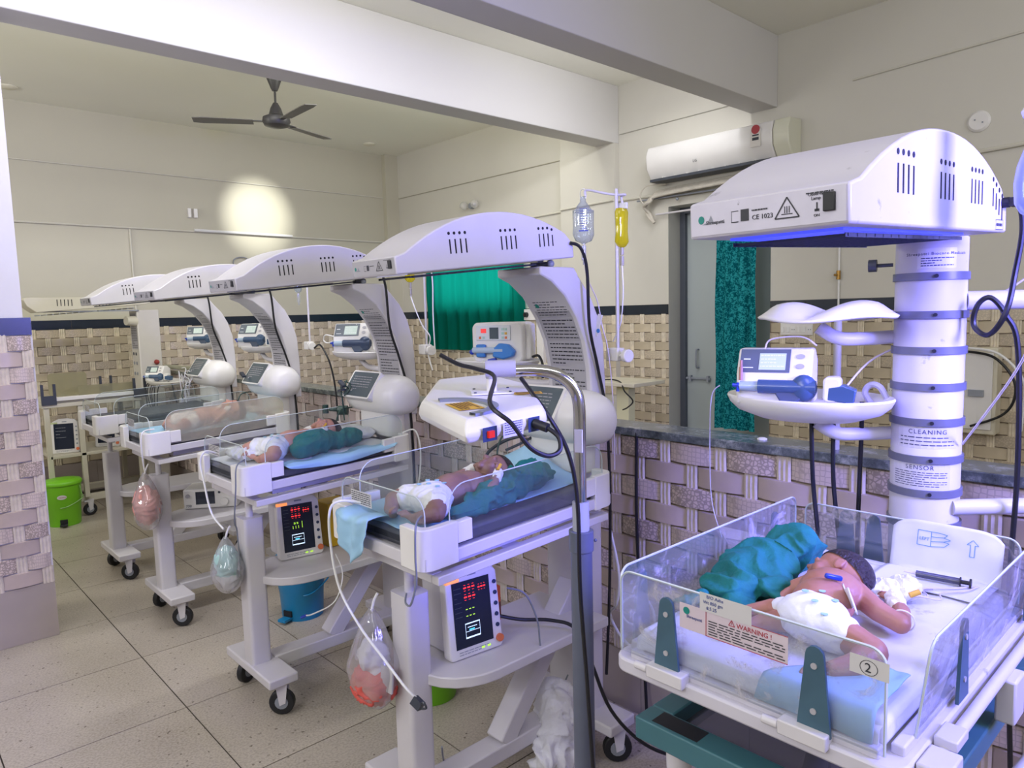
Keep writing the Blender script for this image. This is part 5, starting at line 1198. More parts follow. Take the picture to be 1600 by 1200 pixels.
# ================================================================ DEVICES ON AND AROUND THE WARMERS
def dish(cx, cy, z, rx, ry, h=.022):
    g = G(); g.lathe([(.001, h*.35), (.80, h*.3), (.93, h*.75), (.985, h*.95), (1.0, h*.8), (.96, .3*h), (.86, -.25*h), (.6, -.8*h), (.3, -h), (.001, -h)], (0, 0, 0), 40)
    for v in g.v: v.x = cx+v.x*rx; v.y = cy+v.y*ry; v.z = z+v.z
    return g
def pump_model(cx, cy, z, label, face=(-.9, -.42, 0), kind='blue', S=1.0, group=None):
    """syringe pump: slanted screen box, syringe across the front; face = direction of its front"""
    f = Vector(face).normalized(); s = Vector((f.y, -f.x, 0)); s = -s if s.y > 0 else s      # s points image-right (-y)
    T = Matrix((s, -f, Vector((0, 0, 1)))).transposed().to_4x4(); T.translation = Vector((cx, cy, z)); T = T @ Matrix.Scale(S, 4)
    root = thing('syringe_pump', (cx, cy, z), label, 'syringe pump', group)
    W, D = .19, .11
    if kind == 'rounded':
        g = G().prism(rrect(-W/2, W/2, 0, .135, .022), lambda a, b, d: (a, d, b), -.045, .06); g.xf(T); body = obj('body', g, M_plast, root, bevel=.006)
        g = G().prism(rrect(W/2-.005, W/2+.018, .01, .13, .01), lambda a, b, d: (a, d, b), -.02, .02); g.xf(T); obj('handle', g, M_plast, body, bevel=.004)
        g = G().box(-.078, .052, -.049, -.044, .075, .125); g.xf(T); obj('front_panel', g, mat('pale_face', '#d9dee3', .4), body, bevel=.002)
        g = G().box(-.025, .008, -.0505, -.048, .08, .118); g.xf(T); obj('screen', g, M_panel, body)
        g = G().box(-.058, -.038, -.0505, -.048, .100, .114); g.xf(T); obj('red_display', g, mat('red_led_soft', '#d84040', .4, emit='#ff4040', estr=.8), body)
        for k, (a, b) in enumerate(((.024, .112), (.036, .112), (.024, .098), (.036, .098), (.024, .084), (.036, .084), (-.062, .084), (-.048, .084))):
            g = G().box(a-.004, a+.004, -.0505, -.049, b-.004, b+.004); g.xf(T); obj('button', g, M_seal if k == 3 else (M_orange if k in (5, 6) else mat('pale_green_button', '#a9cfc6', .4)), body)
        mb = mat('bright_blue_plastic', '#3f7fc4', .3)
        g = G().box(-.075, -.04, -.060, -.044, .018, .062); g.xf(T); obj('syringe_clamp', g, mb, body, bevel=.006)
        g = G(); g.prism([(-.01, .02), (.03, .012), (.065, .022), (.072, .04), (.05, .062), (.015, .066), (-.005, .05)], lambda a, b, d: (a, d, b), -.066, -.044); g.xf(T); obj('pusher_cover', g, mb, body, bevel=.006)
        g = G().cyl((-.085, -.056, .042), (.03, -.056, .042), .011, n=14); g.xf(T); obj('syringe_barrel', g, mat('clear_barrel', '#a9bccb', .15), body)
        g = G().ball((-.09, -.058, .036), .009, 10, 8); g.cyl((-.03, -.055, .006), (.0, -.055, .012), .006, n=8); g.xf(T); o = obj('stopcock', g, M_blue, body); o['kind'] = 'stuff'
    else:
        g = G().prism([(-.055, 0), (.06, 0), (.06, .10), (.02, .125), (-.020, .125), (-.052, .070)], lambda a, b, d: (d, a, b), -W/2, W/2-.03); g.xf(T); body = obj('body', g, M_plast, root, bevel=.006)
        # slanted face: from (y=-.052,z=.07) to (y=-.02,z=.125)
        p0 = Vector((-W/2+.006, -.0525, .071)); yv = Vector((0, .032, .055)).normalized(); pm = T @ plane_mtx(p0, (1, 0, 0), yv); wd = W-.04; hg = .060
        g = G(); quad(g, pm, .0, wd*.72, .002, hg, .0008); obj('screen_bezel', g, mat('bezel_grey', '#5d6670', .3), body)
        g = G(); quad(g, pm, wd*.28, wd*.66, .008, hg*.82, .0014); sc_ = obj('screen', g, mat('lcd_pale', '#b9c9c2', .2, emit='#c8dcd2', estr=.25), body)
        g = G(); lines(g, pm @ Matrix.Translation((wd*.3, .012, .0016)), wd*.34, hg*.6, 4, seed=3, frac=.3); obj('screen_text', g, mat('white_marks', '#e8efee', .4), sc_)
        for b in (.018, .042): g = G(); g.add([pm @ Vector((wd*.86+.009*math.cos(t*.4), b+.006*math.sin(t*.4), .001)) for t in range(16)], [tuple(range(16))]); obj('key', g, M_label, body)
        g = G(); quad(g, pm, wd*.05, wd*.15, hg*.55, hg*.6, .0014); quad(g, pm, wd*.05, wd*.2, hg*.2, hg*.24, .0014); obj('caption', g, mat('white_marks', '#e8efee', .4), body)
        dk = M_navy if kind == 'navy' else mat('slate_blue_plastic', '#3d5674', .25)
        g = G().cyl((-.085, -.060, .042), (-.045, -.060, .042), .011, n=14); g.xf(T); obj('syringe_nose', g, mat('clear_barrel', '#a9bccb', .15), body)
        g = G().cyl((-.045, -.060, .042), (.075, -.060, .042), .0155, n=18); g.xf(T); obj('syringe_barrel', g, dk, body)
        g = G().prism([(-.01, .03), (.005, .004), (.03, .002), (.05, .02), (.045, .045), (.0, .045)], lambda a, b, d: (a, d, b), -.070, -.053); g.xf(T); obj('syringe_clamp', g, mat('slate_plastic', '#4a566a', .4), body, bevel=.004)
        g = G().ball((.05, -.058, .04), (.028, .018, .030), 16, 10); g.xf(T); obj('drive_guard', g, dk, body, smooth=180)
        g = G().prism(rrect(.09, .125, .012, .066, .01), lambda a, b, d: (a, d, b), -.075, -.03); g.xf(T); ph = obj('pusher_head', g, M_plast, body, bevel=.004)
        g = G().prism([(.098, .016), (.150, .010), (.155, .04), (.13, .05), (.10, .045)], lambda a, b, d: (a, d, b), -.0755, -.04); g.xf(T); obj('pusher_grip', g, dk, ph, bevel=.003)
        g = G().cyl((-.1, -.066, .044), (-.078, -.066, .044), .0045, n=8).cyl((-.089, -.066, .03), (-.089, -.066, .05), .004, n=8); g.xf(T); obj('stopcock', g, M_blue, body)
        if kind == 'warm':
            g = G().cyl((-.083, -.062, .055), (-.083, -.060, .085), .0045, n=10).cyl((-.083, -.06, .085), (-.083, -.057, .10), .0032, n=8); g.xf(T); obj('filter', g, mat('brown_filter', '#b08070', .4), body)
    for v in root.children: pass
    return root, T

# pump trays standing off each column, with their arms, and the pumps lying on them
def tray_for(yc, dy, z, rx, ry, x=1.84, arm_from=None, parent=None, xc=1.83):
    d = obj('pump_tray', dish(x, yc+dy, z, rx, ry), M_plast, parent, smooth=50)
    obj('tray_arm', G().tube([(xc, yc+(.09 if dy > 0 else -.09), z-.055), (xc, yc+dy*.45, z-.06), (x, yc+dy*.8, z-.055), (x, yc+dy, z-.025)], .013, 12), M_white, parent)
    return d
tray_for(1.667, .40, 1.352, .13, .20, 1.83, parent=w2); tray_for(2.785, .30, 1.362, .12, .19, 1.84, parent=w3)
tray_for(3.93, .31, 1.368, .11, .18, 1.84, parent=w4); tray_for(4.86, .33, 1.372, .11, .17, 1.84, parent=w5)
p_, T_ = pump_model(1.83, 2.03, 1.364, 'rounded syringe pump with bright blue clamp above the nearest curved-hood warmer', (-.93, -.36, 0), 'rounded', 1.12, 'syringe pumps')
pump_model(1.84, 3.10, 1.374, 'syringe pump with navy barrel and scribbled label, left of the second arched column', (-.80, -.60, 0), 'navy', 1.15, 'syringe pumps')
pump_model(1.84, 4.27, 1.380, 'syringe pump with slanted dark screen, left of the third arched column', (-.85, -.5, 0), 'blue', 1.15, 'syringe pumps')
pump_model(1.84, 5.22, 1.384, 'small grey syringe pump on the farthest arched warmer', (-.6, -.8, 0), 'blue', 1.0, 'syringe pumps')
g = G().tube([(1.88, 2.91, 1.40), (1.89, 2.86, 1.405), (1.86, 2.84, 1.37), (1.84, 2.83, 1.30), (1.84, 2.835, 1.26)], .005, 8); tag(obj('pump_cable', g, M_cable), 'black cable from the navy syringe pump to its warmer', 'cable')
g = G().tube([(1.86, 1.90, 1.385), (1.85, 1.86, 1.39), (1.84, 1.83, 1.36), (1.84, 1.83, 1.31)], .005, 8); tag(obj('pump_cable', g, M_cable), 'black cable from the bright blue clamp pump', 'cable')
g = G().tube([(1.82, 3.30, 1.45), (1.80, 3.36, 1.46), (1.80, 3.38, 1.43), (1.80, 3.33, 1.42), (1.80, 3.26, 1.44), (1.80, 3.18, 1.50), (1.82, 3.08, 1.51)], .0035, 6); tag(obj('infusion_line', g, M_wtube), 'white line coiled beside the navy syringe pump', 'tube')
# nearest warmer: two wing-shaped trays on curved arms
def arm1(z, dy0=.07):
    obj('tray_arm', G().tube([(1.70, .59, z-.055), (1.66, .64, z-.058), (1.62, .68, z-.055), (1.60, .715, z-.03)], .015, 12), M_white, w1)
g = G()
def wing(u, v):
    a = 2*PI*u; r = v; x = 1.60+.115*r*math.sin(a); y = .700+.150*r*math.cos(a); q = (y-.700)/.150
    z = 1.516+.036*(1-(x-1.60)**2/.0133)*(abs(math.sin(q*PI*.97))**.8*.9+.25)*(1-max(0, r-.75)*2.2)
    return (x, y, z)
g.grid(wing, 48, 14); t_ = obj('upper_tray', g, M_plast, w1, smooth=60); s_ = t_.modifiers.new('s', 'SOLIDIFY'); s_.thickness = .006
arm1(1.53)
obj('lower_tray', dish(1.59, .735, 1.318, .135, .185, .030), M_plast, w1, smooth=50); arm1(1.315)
obj('tray_hook', G().tube([(1.66, .585, 1.335), (1.655, .60, 1.365), (1.655, .62, 1.37), (1.655, .632, 1.35), (1.66, .61, 1.315)], .007, 8), M_label, w1)
pump_model(1.56, .775, 1.329, 'white syringe pump with pale screen and blue-grey syringe beside the banded column', (-.93, -.30, 0), 'warm', 1.0, 'syringe pumps')
for k, pts in enumerate(([(1.60, .728, 1.30), (1.60, .722, 1.15), (1.65, .725, .95), (1.66, .72, .7), (1.67, .70, .4)], [(1.63, .69, 1.30), (1.63, .688, 1.15), (1.66, .68, .95), (1.67, .67, .7), (1.67, .66, .4)], [(1.66, .64, 1.33), (1.66, .64, 1.25), (1.675, .648, 1.12), (1.685, .652, .95), (1.69, .64, .5)])):
    tag(obj('hanging_cable', G().tube(pts, .0052, 8), M_cable), ('leftmost black cable hanging under the pump tray of the banded column', 'middle black cable hanging under the pump tray of the banded column', 'black cable nearest the banded column under its pump tray')[k], 'cable')
tag(obj('infusion_line', G().tube([(1.47, .885, 1.37), (1.46, .90, 1.345), (1.46, .905, 1.25), (1.46, .90, 1.10), (1.44, .86, 1.02)], .0014, 6), M_label), 'thin white line dropping from the pump of the nearest warmer', 'tube')
tag(obj('infusion_line', G().tube([(1.54, .68, 1.345), (1.60, .66, 1.36), (1.68, .62, 1.43), (1.78, .50, 1.50), (1.85, .35, 1.62)], .0022, 6), mat('clear_tubing', '#d6cdd6')), 'clear line slanting up behind the banded column', 'tube')
tag(obj('infusion_line', G().tube([(1.52, .80, 1.455), (1.53, .79, 1.475), (1.55, .73, 1.48), (1.56, .70, 1.46)], .002, 6), mat('clear_tubing', '#d6cdd6')), 'short clear line looping over the pump by the banded column', 'tube')
# grey hose pipe standing behind the trays
tag(obj('standing_pipe', G().cyl((2.155, .905, 1.115), (2.155, .905, 1.50), .011, n=16), mat('dull_white_pipe', '#a9a6a8', .5)), 'short upright grey-white pipe standing on the dark ledge', 'pipe')
tag(obj('clamp_stand', G().box(2.12, 2.15, 1.21, 1.30, 1.115, 1.19), M_cream), 'small cream stand on the ledge left of the patterned curtain', 'stand') if False else None
tag(obj('bottle_cap', G().lathe([(.016, 0), (.016, .004), (.010, .007), (.001, .007)], (2.165, 1.147, 1.115), 20), M_wtube), 'small white cap lying on the dark ledge', 'cap')

# ---------------------------------------------------------------- infusion poles, bottles and bags
M_fluid = clear('clear_bottle', '#eef4fa', .16, .14, '#e4edf8')
M_yfluid = clear('yellow_fluid', '#f6ee5a', .14, .45, '#f2e62e')
def iv_pole(x, y, z0, z1, label, h1, h2):
    r = thing('infusion_pole', (x, y, z0), label, 'pole', 'infusion poles clamped to the columns')
    obj('pole', G().cyl((x, y, z0), (x, y, z1), .0055, n=10), M_white, r)
    hk = G(); hk.tube([(x, y, z1-.02), (x-.02, y+.04, z1-.01), h1, (h1[0], h1[1]+.005, h1[2]-.02)], .004, 8); obj('hook', hk, M_white, r)
    hk = G(); hk.tube([(x, y, z1-.02), (x+.01, y-.03, z1-.022), h2, (h2[0], h2[1]-.004, h2[2]-.025)], .004, 8); obj('hook', hk, M_white, r)
    obj('clamp', G().box(x-.022, x+.018, y-.016, y+.035, z0+.0, z0+.045), M_plast, r, bevel=.004)
    obj('clamp_knob', G().cyl((x-.01, y-.016, z0+.02), (x-.014, y-.045, z0+.02), .006, n=8).cyl((x-.014, y-.042, z0+.02), (x-.018, y-.062, z0+.02), .022, n=18), M_plast, r, bevel=.003)
    return r
iv_pole(1.935, 1.558, 1.375, 1.955, 'white infusion pole clamped to the arched column nearest the grey pole', (1.90, 1.66, 1.962), (1.95, 1.548, 1.93))
iv_pole(1.935, 2.668, 1.37, 1.86, 'white infusion pole clamped to the second arched column', (1.91, 2.74, 1.86), (1.95, 2.63, 1.84))
iv_pole(1.935, 3.80, 1.37, 1.80, 'white infusion pole clamped to the third arched column', (1.91, 3.86, 1.80), (1.95, 3.77, 1.79))
def iv_bottle(c, top, h, r, label, m=None, print_=True, fl=None):
    x, y = c; t = thing('infusion_bottle', (x, y, top-h), label, 'infusion bottle')
    q = obj('bottle', G().lathe([(.001, 0), (.010, -.002), (.012, -.02), (r*.6, -.035), (r*.95, -.055), (r, -h*.3), (r*.97, -h*.62), (r, -h*.8), (r*.75, -h*.93), (.009, -h*.98), (.009, -h), (.001, -h)], (x, y, top), 28, None, .75), m or M_fluid, t, smooth=60)
    obj('hanger', G().tube([(x, y-.012, top-.01), (x, y-.01, top+.02), (x, y+.01, top+.02), (x, y+.012, top-.01)], .002, 6), M_wtube, t)
    obj('drip_chamber', G().cyl((x, y, top-h-.004), (x, y, top-h-.055), .0085, n=12).cyl((x, y, top-h-.055), (x, y, top-h-.07), .004, n=8), clear('drip_clear', '#eef2f6', .2, .25) if 'drip_clear' not in MATS else MATS['drip_clear'], t)
    if print_:
        d = Vector((-x, -y, 0)).normalized(); s = Vector((d.y, -d.x, 0)); s = s if (s.dot(Vector((.735, -.678, 0))) > 0) else -s
        pm = plane_mtx(Vector((x, y, top-h*.72))+d*(r*1.01)-s*.012, s, (0, 0, 1)); g = G(); lines(g, pm, .026, h*.45, 9, seed=3, frac=.35); o = obj('graduations', g, mat('blue_print', '#4a5590', .5), t)
        g = G(); quad(g, pm, -.004, .028, -.006, -.002, .001); quad(g, pm, .03, .0305, 0, h*.45, .001); obj('blue_bar', g, mat('blue_bar', '#3c4fa0', .5), t)
    return t
iv_bottle((1.905, 1.68), 1.945, .165, .043, 'clear infusion bottle hanging left of the yellow bag')
def iv_bag(c, top, h, w, label):
    x, y = c; t = thing('infusion_bag', (x, y, top-h), label, 'infusion bag')
    obj('bag', G().lathe([(w*.8, 0), (w, -.012), (w*.95, -h*.3), (w*.9, -h*.6), (w*1.05, -h*.85), (w*.6, -h*.97), (.006, -h), (.001, -h)], (x, y, top), 24, None, .55), M_yfluid, t, smooth=60)
    obj('seam', G().box(x-.004, x+.004, y-w*.8, y+w*.8, top-.002, top+.018), mat('milky_plastic', '#dfe0dc', .4), t, bevel=.002)
    obj('drip_chamber', G().cyl((x, y, top-h), (x, y, top-h-.025), .007, n=10).cyl((x, y, top-h-.028), (x, y, top-h-.06), .0075, n=10), mat('chamber_grey', '#a9a48c', .3), t); return t
iv_bag((1.95, 1.548), 1.890, .13, .030, 'yellow infusion bag hanging right of the clear bottle')
iv_bag((1.91, 2.745), 1.80, .10, .026, 'yellow infusion bag under the hood edge by the green curtain')
iv_bottle((1.91, 3.86), 1.775, .08, .022, 'small clear drip bottle by the third arched column', print_=False)
CT = mat('clear_tubing', '#d6cdd6')
tag(obj('infusion_line', G().tube([(1.95, 1.548, 1.70), (1.95, 1.545, 1.6), (1.952, 1.56, 1.5), (1.96, 1.60, 1.44)], .0022, 6), M_wtube), 'thin line below the yellow bag of the nearest pole', 'tube')
tag(obj('infusion_line', G().tube([(1.905, 1.68, 1.72), (1.90, 1.66, 1.66), (1.88, 1.60, 1.58), (1.89, 1.59, 1.5), (1.90, 1.57, 1.40), (1.91, 1.56, 1.2), (1.90, 1.55, 1.0)], .0022, 6), CT), 'clear line from the clear bottle down the nearest arched column', 'tube')
o = tag(obj('line_tag', G().cbox((1.842, 1.568, 1.50), (.004, .020, .075), Euler((0.25, .12, 0)).to_matrix()), M_plast, bevel=.001), 'small white tag with blue dot on the nearest arched column', 'tag'); obj('blue_dot', G().cyl((1.838, 1.562, 1.482), (1.836, 1.562, 1.482), .007, n=12), mat('dot_blue', '#3f86d0', .5), o)
tag(obj('infusion_line', G().tube([(1.91, 2.745, 1.64), (1.90, 2.70, 1.58), (1.91, 2.66, 1.5), (1.92, 2.62, 1.45), (1.92, 2.64, 1.38), (1.92, 2.61, 1.30)], .003, 6), M_wtube), 'white line hanging beside the green curtain', 'tube')
tag(obj('infusion_line', G().tube([(1.93, 2.62, 1.80), (1.93, 2.60, 1.70), (1.93, 2.605, 1.55), (1.93, 2.60, 1.40)], .003, 6), M_wtube), 'second white line hanging in front of the green curtain', 'tube')
g = G().tube([(1.92, 3.72, 1.38), (1.92, 3.66, 1.40), (1.92, 3.60, 1.36), (1.93, 3.56, 1.28), (1.94, 3.54, 1.15), (1.94, 3.53, .98)], .005, 8); tag(obj('power_cable', g, M_cable), 'black cable drooping right of the third arched column', 'cable')
# large saline bottle of the next bed at the right edge
t = thing('infusion_bottle', (1.32, .272, 1.66), 'large pale saline bottle cut by the right edge of the picture', 'infusion bottle')
obj('bottle', G().lathe([(.001, .0), (.02, -.002), (.030, -.012), (.030, -.022), (.024, -.030), (.024, -.05), (.038, -.085), (.042, -.11), (.040, -.14), (.030, -.155), (.010, -.165), (.001, -.165)], (1.33, .262, 1.835), 30, None, .8), clear('saline_bottle', '#c6d2e6', .18, .4, '#c8d0ea'), t, smooth=60)
obj('bottle_cap', G().lathe([(.001, 0), (.026, 0), (.029, .008), (.024, .016), (.001, .018)], (1.33, .262, 1.822), 24), mat('cap_white', '#e0dfea', .4), t)
obj('hanging_pin', G().cyl((1.33, .262, 1.845), (1.33, .262, 1.87), .006, n=10), M_greyd, t)
obj('drip_line', G().tube([(1.33, .262, 1.67), (1.34, .25, 1.6), (1.40, .27, 1.52), (1.55, .33, 1.42), (1.7, .45, 1.25)], .0022, 6), CT, t)

# ---------------------------------------------------------------- phototherapy lamp on its stand
st = thing('lamp_stand', (1.15, 1.03, 0), 'grey telescopic stand with bent chrome arm, in the middle foreground', 'stand')
sx, sy = 1.15, 1.035
obj('lower_tube', G().cyl((sx, sy, .06), (sx, sy, 1.03), .024, n=28), mat('slate_grey_paint', '#5c6273', .4, var=.05, vscale=20), st)
obj('collar', G().cyl((sx, sy, 1.022), (sx, sy, 1.068), .0275, n=28).ball((sx+.02, sy-.024, 1.045), .004, 8, 6), MATS['slate_grey_paint'], st, bevel=.003)
obj('sleeve', G().cyl((sx, sy, 1.066), (sx, sy, 1.132), .0185, n=24), mat('pale_grey_sleeve', '#a9acb9', .4), st)
obj('chrome_arm', G().tube([(sx, sy, 1.13), (sx, sy, 1.25), (sx, sy, 1.345), (sx-.008, sy+.009, 1.385), (sx-.035, sy+.03, 1.415), (sx-.07, sy+.062, 1.425), (1.02, 1.142, 1.4255)], .0135, 16, 6), M_steel, st)
obj('sticker', G().cbox((sx-.012, sy-.008, 1.27), (.004, .018, .05), Euler((0, 0, .3)).to_matrix()), M_wtube, st)
g = G()
for a in range(5): t = 2*PI*a/5+.3; g.beam((sx, sy, .07), (sx+.26*math.cos(t), sy+.26*math.sin(t), .065), .035, .03)
obj('star_base', g, M_white, st)
for a in range(5): t = 2*PI*a/5+.3; caster(st, sx+.25*math.cos(t), sy+.25*math.sin(t), t)
lh = thing('phototherapy_lamp', (1.0, 1.165, 1.33), 'white box phototherapy lamp with yellow warning labels hanging from the chrome arm', 'lamp')
poly = [(.845, 1.202), (.772, .965), (.955, .955), (1.140, 1.150), (1.215, 1.400), (1.062, 1.431)]
poly = [(.845, 1.202), (.768, .955), (.970, .955), (1.150, 1.180), (1.210, 1.40), (1.062, 1.431)]
def shrink(P, k):
    cx = sum(p[0] for p in P)/len(P); cy = sum(p[1] for p in P)/len(P); return [(cx+(a-cx)*k, cy+(b-cy)*k) for a, b in P]
g = G(); n = len(poly); P0 = shrink(poly, .96); P2 = shrink(poly, .93)
vs = [(a, b, 1.331) for a, b in P0]+[(a, b, 1.347) for a, b in poly]+[(a, b, 1.360) for a, b in shrink(poly, .985)]+[(a, b, 1.374) for a, b in P2]
fs = [(k*n+i, k*n+(i+1) % n, (k+1)*n+(i+1) % n, (k+1)*n+i) for k in range(3) for i in range(n)]+[tuple(reversed(range(n))), tuple(range(3*n, 4*n))]
g.add(vs, fs); lb = obj('lamp_box', g, M_plast, lh, bevel=.006, seg=3, smooth=30)
c2 = Vector((.822, 1.078, 1.3745))
def ring(g, c, r0, r1, a0, a1, z, ax=Vector((.60, .80, 0)), k=1.25, n=22):
    ay = Vector((-ax.y, ax.x, 0)); vs = []; 
    for i in range(n+1):
        t = a0+(a1-a0)*i/n
        for r in (r0, r1):
            for zz in (0, z): vs.append(c+ax*r*math.cos(t)+ay*r*math.sin(t)*k*.8+Vector((0, 0, zz)))
    fs = []
    for i in range(n): a = 4*i; b = a+4; fs += [(a+1, b+1, b+3, a+3), (a, a+1, b+1, b), (a+2, b+2, b+3, a+3)]
    g.add(vs, fs)
g = G(); ring(g, c2-Vector((0, 0, .001)), .080, .100, -1.38, 1.38, .006, Vector((.955, -.298, 0))); obj('grey_grip', g, mat('grip_grey', '#7f858e', .45), lb)
ax = Vector((.60, .80, 0)); ay = Vector((.80, -.60, 0))
def decal(cx, cy, w, h, z, m, nm, par, seed, rot=0):
    pm = plane_mtx((cx, cy, z), (-.298, -.955, 0), (.955, -.298, 0)) if rot else plane_mtx((cx, cy, z), (ay.x, ay.y, 0), (ax.x, ax.y, 0)); g = G(); quad(g, pm, -w/2, w/2, -h/2, h/2, .0008); d = obj(nm, g, m, par); g = G(); lines(g, pm @ Matrix.Translation((-w*.42, -h*.4, .0012)), w*.84, h*.8, 6, seed=seed, frac=.5); obj('printed_lines', g, mat('brown_print', '#5a3d22', .6), d); return d
decal(.862, 1.072, .082, .052, 1.3745, M_seal, 'warning_label', lb, 3, 1); decal(1.045, 1.085, .060, .032, 1.3745, M_seal, 'warning_label', lb, 5)
pp = plane_mtx((1.005, 1.155, 1.3765), (ay.x, ay.y, 0), (ax.x, ax.y, 0)); g = G(); P = rrect(-.045, .045, -.035, .035, .004); g.prism(P, lambda a, b, d: tuple(pp @ Vector((a, b, d))), -.001, .002)
pl = obj('mount_plate', g, M_plast, lb)
for a in (-.037, .0, .037):
    for b in (-.027, .027): obj('screw', G().cyl(pp @ Vector((a, b, .002)), pp @ Vector((a, b, .004)), .003, n=8), M_greyd, pl)
obj('mount_post', G().cyl((1.005, 1.155, 1.378), (1.005, 1.155, 1.412), .011, n=16), M_plast, lb)
obj('swivel_joint', G().cyl((1.045, 1.122, 1.4255), (.995, 1.163, 1.4255), .0185, n=20).cyl((1.005, 1.155, 1.405), (1.005, 1.155, 1.44), .012, n=14), M_label, lb)
pmL = plane_mtx(Vector(poly[1]+(1.3335,)), Vector(poly[2]+(0,))-Vector(poly[1]+(0,)), (0, 0, 1))
g = G(); quad(g, pmL, .036, .070, -.002, .024, .003); o = obj('switch_plate', g, M_navy, lb); g = G().cbox(pmL @ Vector((.053, .011, .006)), (.013, .012, .006), Matrix((pmL.col[0].xyz, pmL.col[1].xyz, pmL.col[2].xyz)).transposed()); obj('red_rocker', g, mat('red_rocker', '#c0281e', .3, emit='#ff3a20', estr=.4), o)
g = G(); quad(g, pmL, .085, .135, -.003, .025, .003); o = obj('rating_label', g, mat('plate_white', '#cfcfda', .4), lb); g = G(); lines(g, pmL @ Matrix.Translation((.088, .001, .0035)), .044, .026, 6, seed=9, frac=.35); obj('printed_lines', g, M_print, o)
g = G(); quad(g, pmL, .148, .178, -.003, .025, .003); obj('inlet_plate', g, M_navy, lb)
g = G().cyl(pmL @ Vector((.164, .013, .003)), pmL @ Vector((.172, .006, .030)), .009, n=10); obj('inlet_plug', g, M_black, lb)
piv = Vector((1.0, 1.165, 1.36)); RT = Matrix.Translation(piv) @ Matrix.Translation((0, 0, .006)) @ Matrix.Rotation(R(3), 4, Vector((.735, -.678, 0))) @ Matrix.Translation(-piv)
lh.matrix_world = RT @ Matrix.Translation(lh.location)
Lp = lambda a, b, z: RT @ (pmL @ Vector((a, b, z)))
tag(obj('lamp_cable', G().tube([Lp(.172, .006, .03), Lp(.180, -.01, .05), Lp(.172, -.032, .06), Lp(.14, -.036, .06), Lp(.105, -.015, .05), Lp(.08, .03, .03), Lp(.075, .06, -.02), (.965, 1.10, 1.42), (.955, 1.145, 1.435), (.935, 1.18, 1.445), (.915, 1.215, 1.465)], .0045, 8), M_cable), 'black cable looping over the front of the phototherapy lamp', 'cable')
tag(obj('lamp_cable', G().tube([(1.045, 1.105, 1.41), (1.03, 1.06, 1.385), (1.02, 1.0, 1.34), (1.06, .985, 1.26), (1.085, .985, 1.15), (1.10, .995, .95), (1.115, .99, .7), (1.12, .98, .4), (1.12, 1.0, .1)], .0045, 8), M_cable), 'black cable falling from the lamp arm along the grey stand', 'cable')
obj('lamp_lens', G().add([(a, b, 1.3305) for a, b in shrink(poly, .8)], [tuple(range(n))]), M_label, lb)

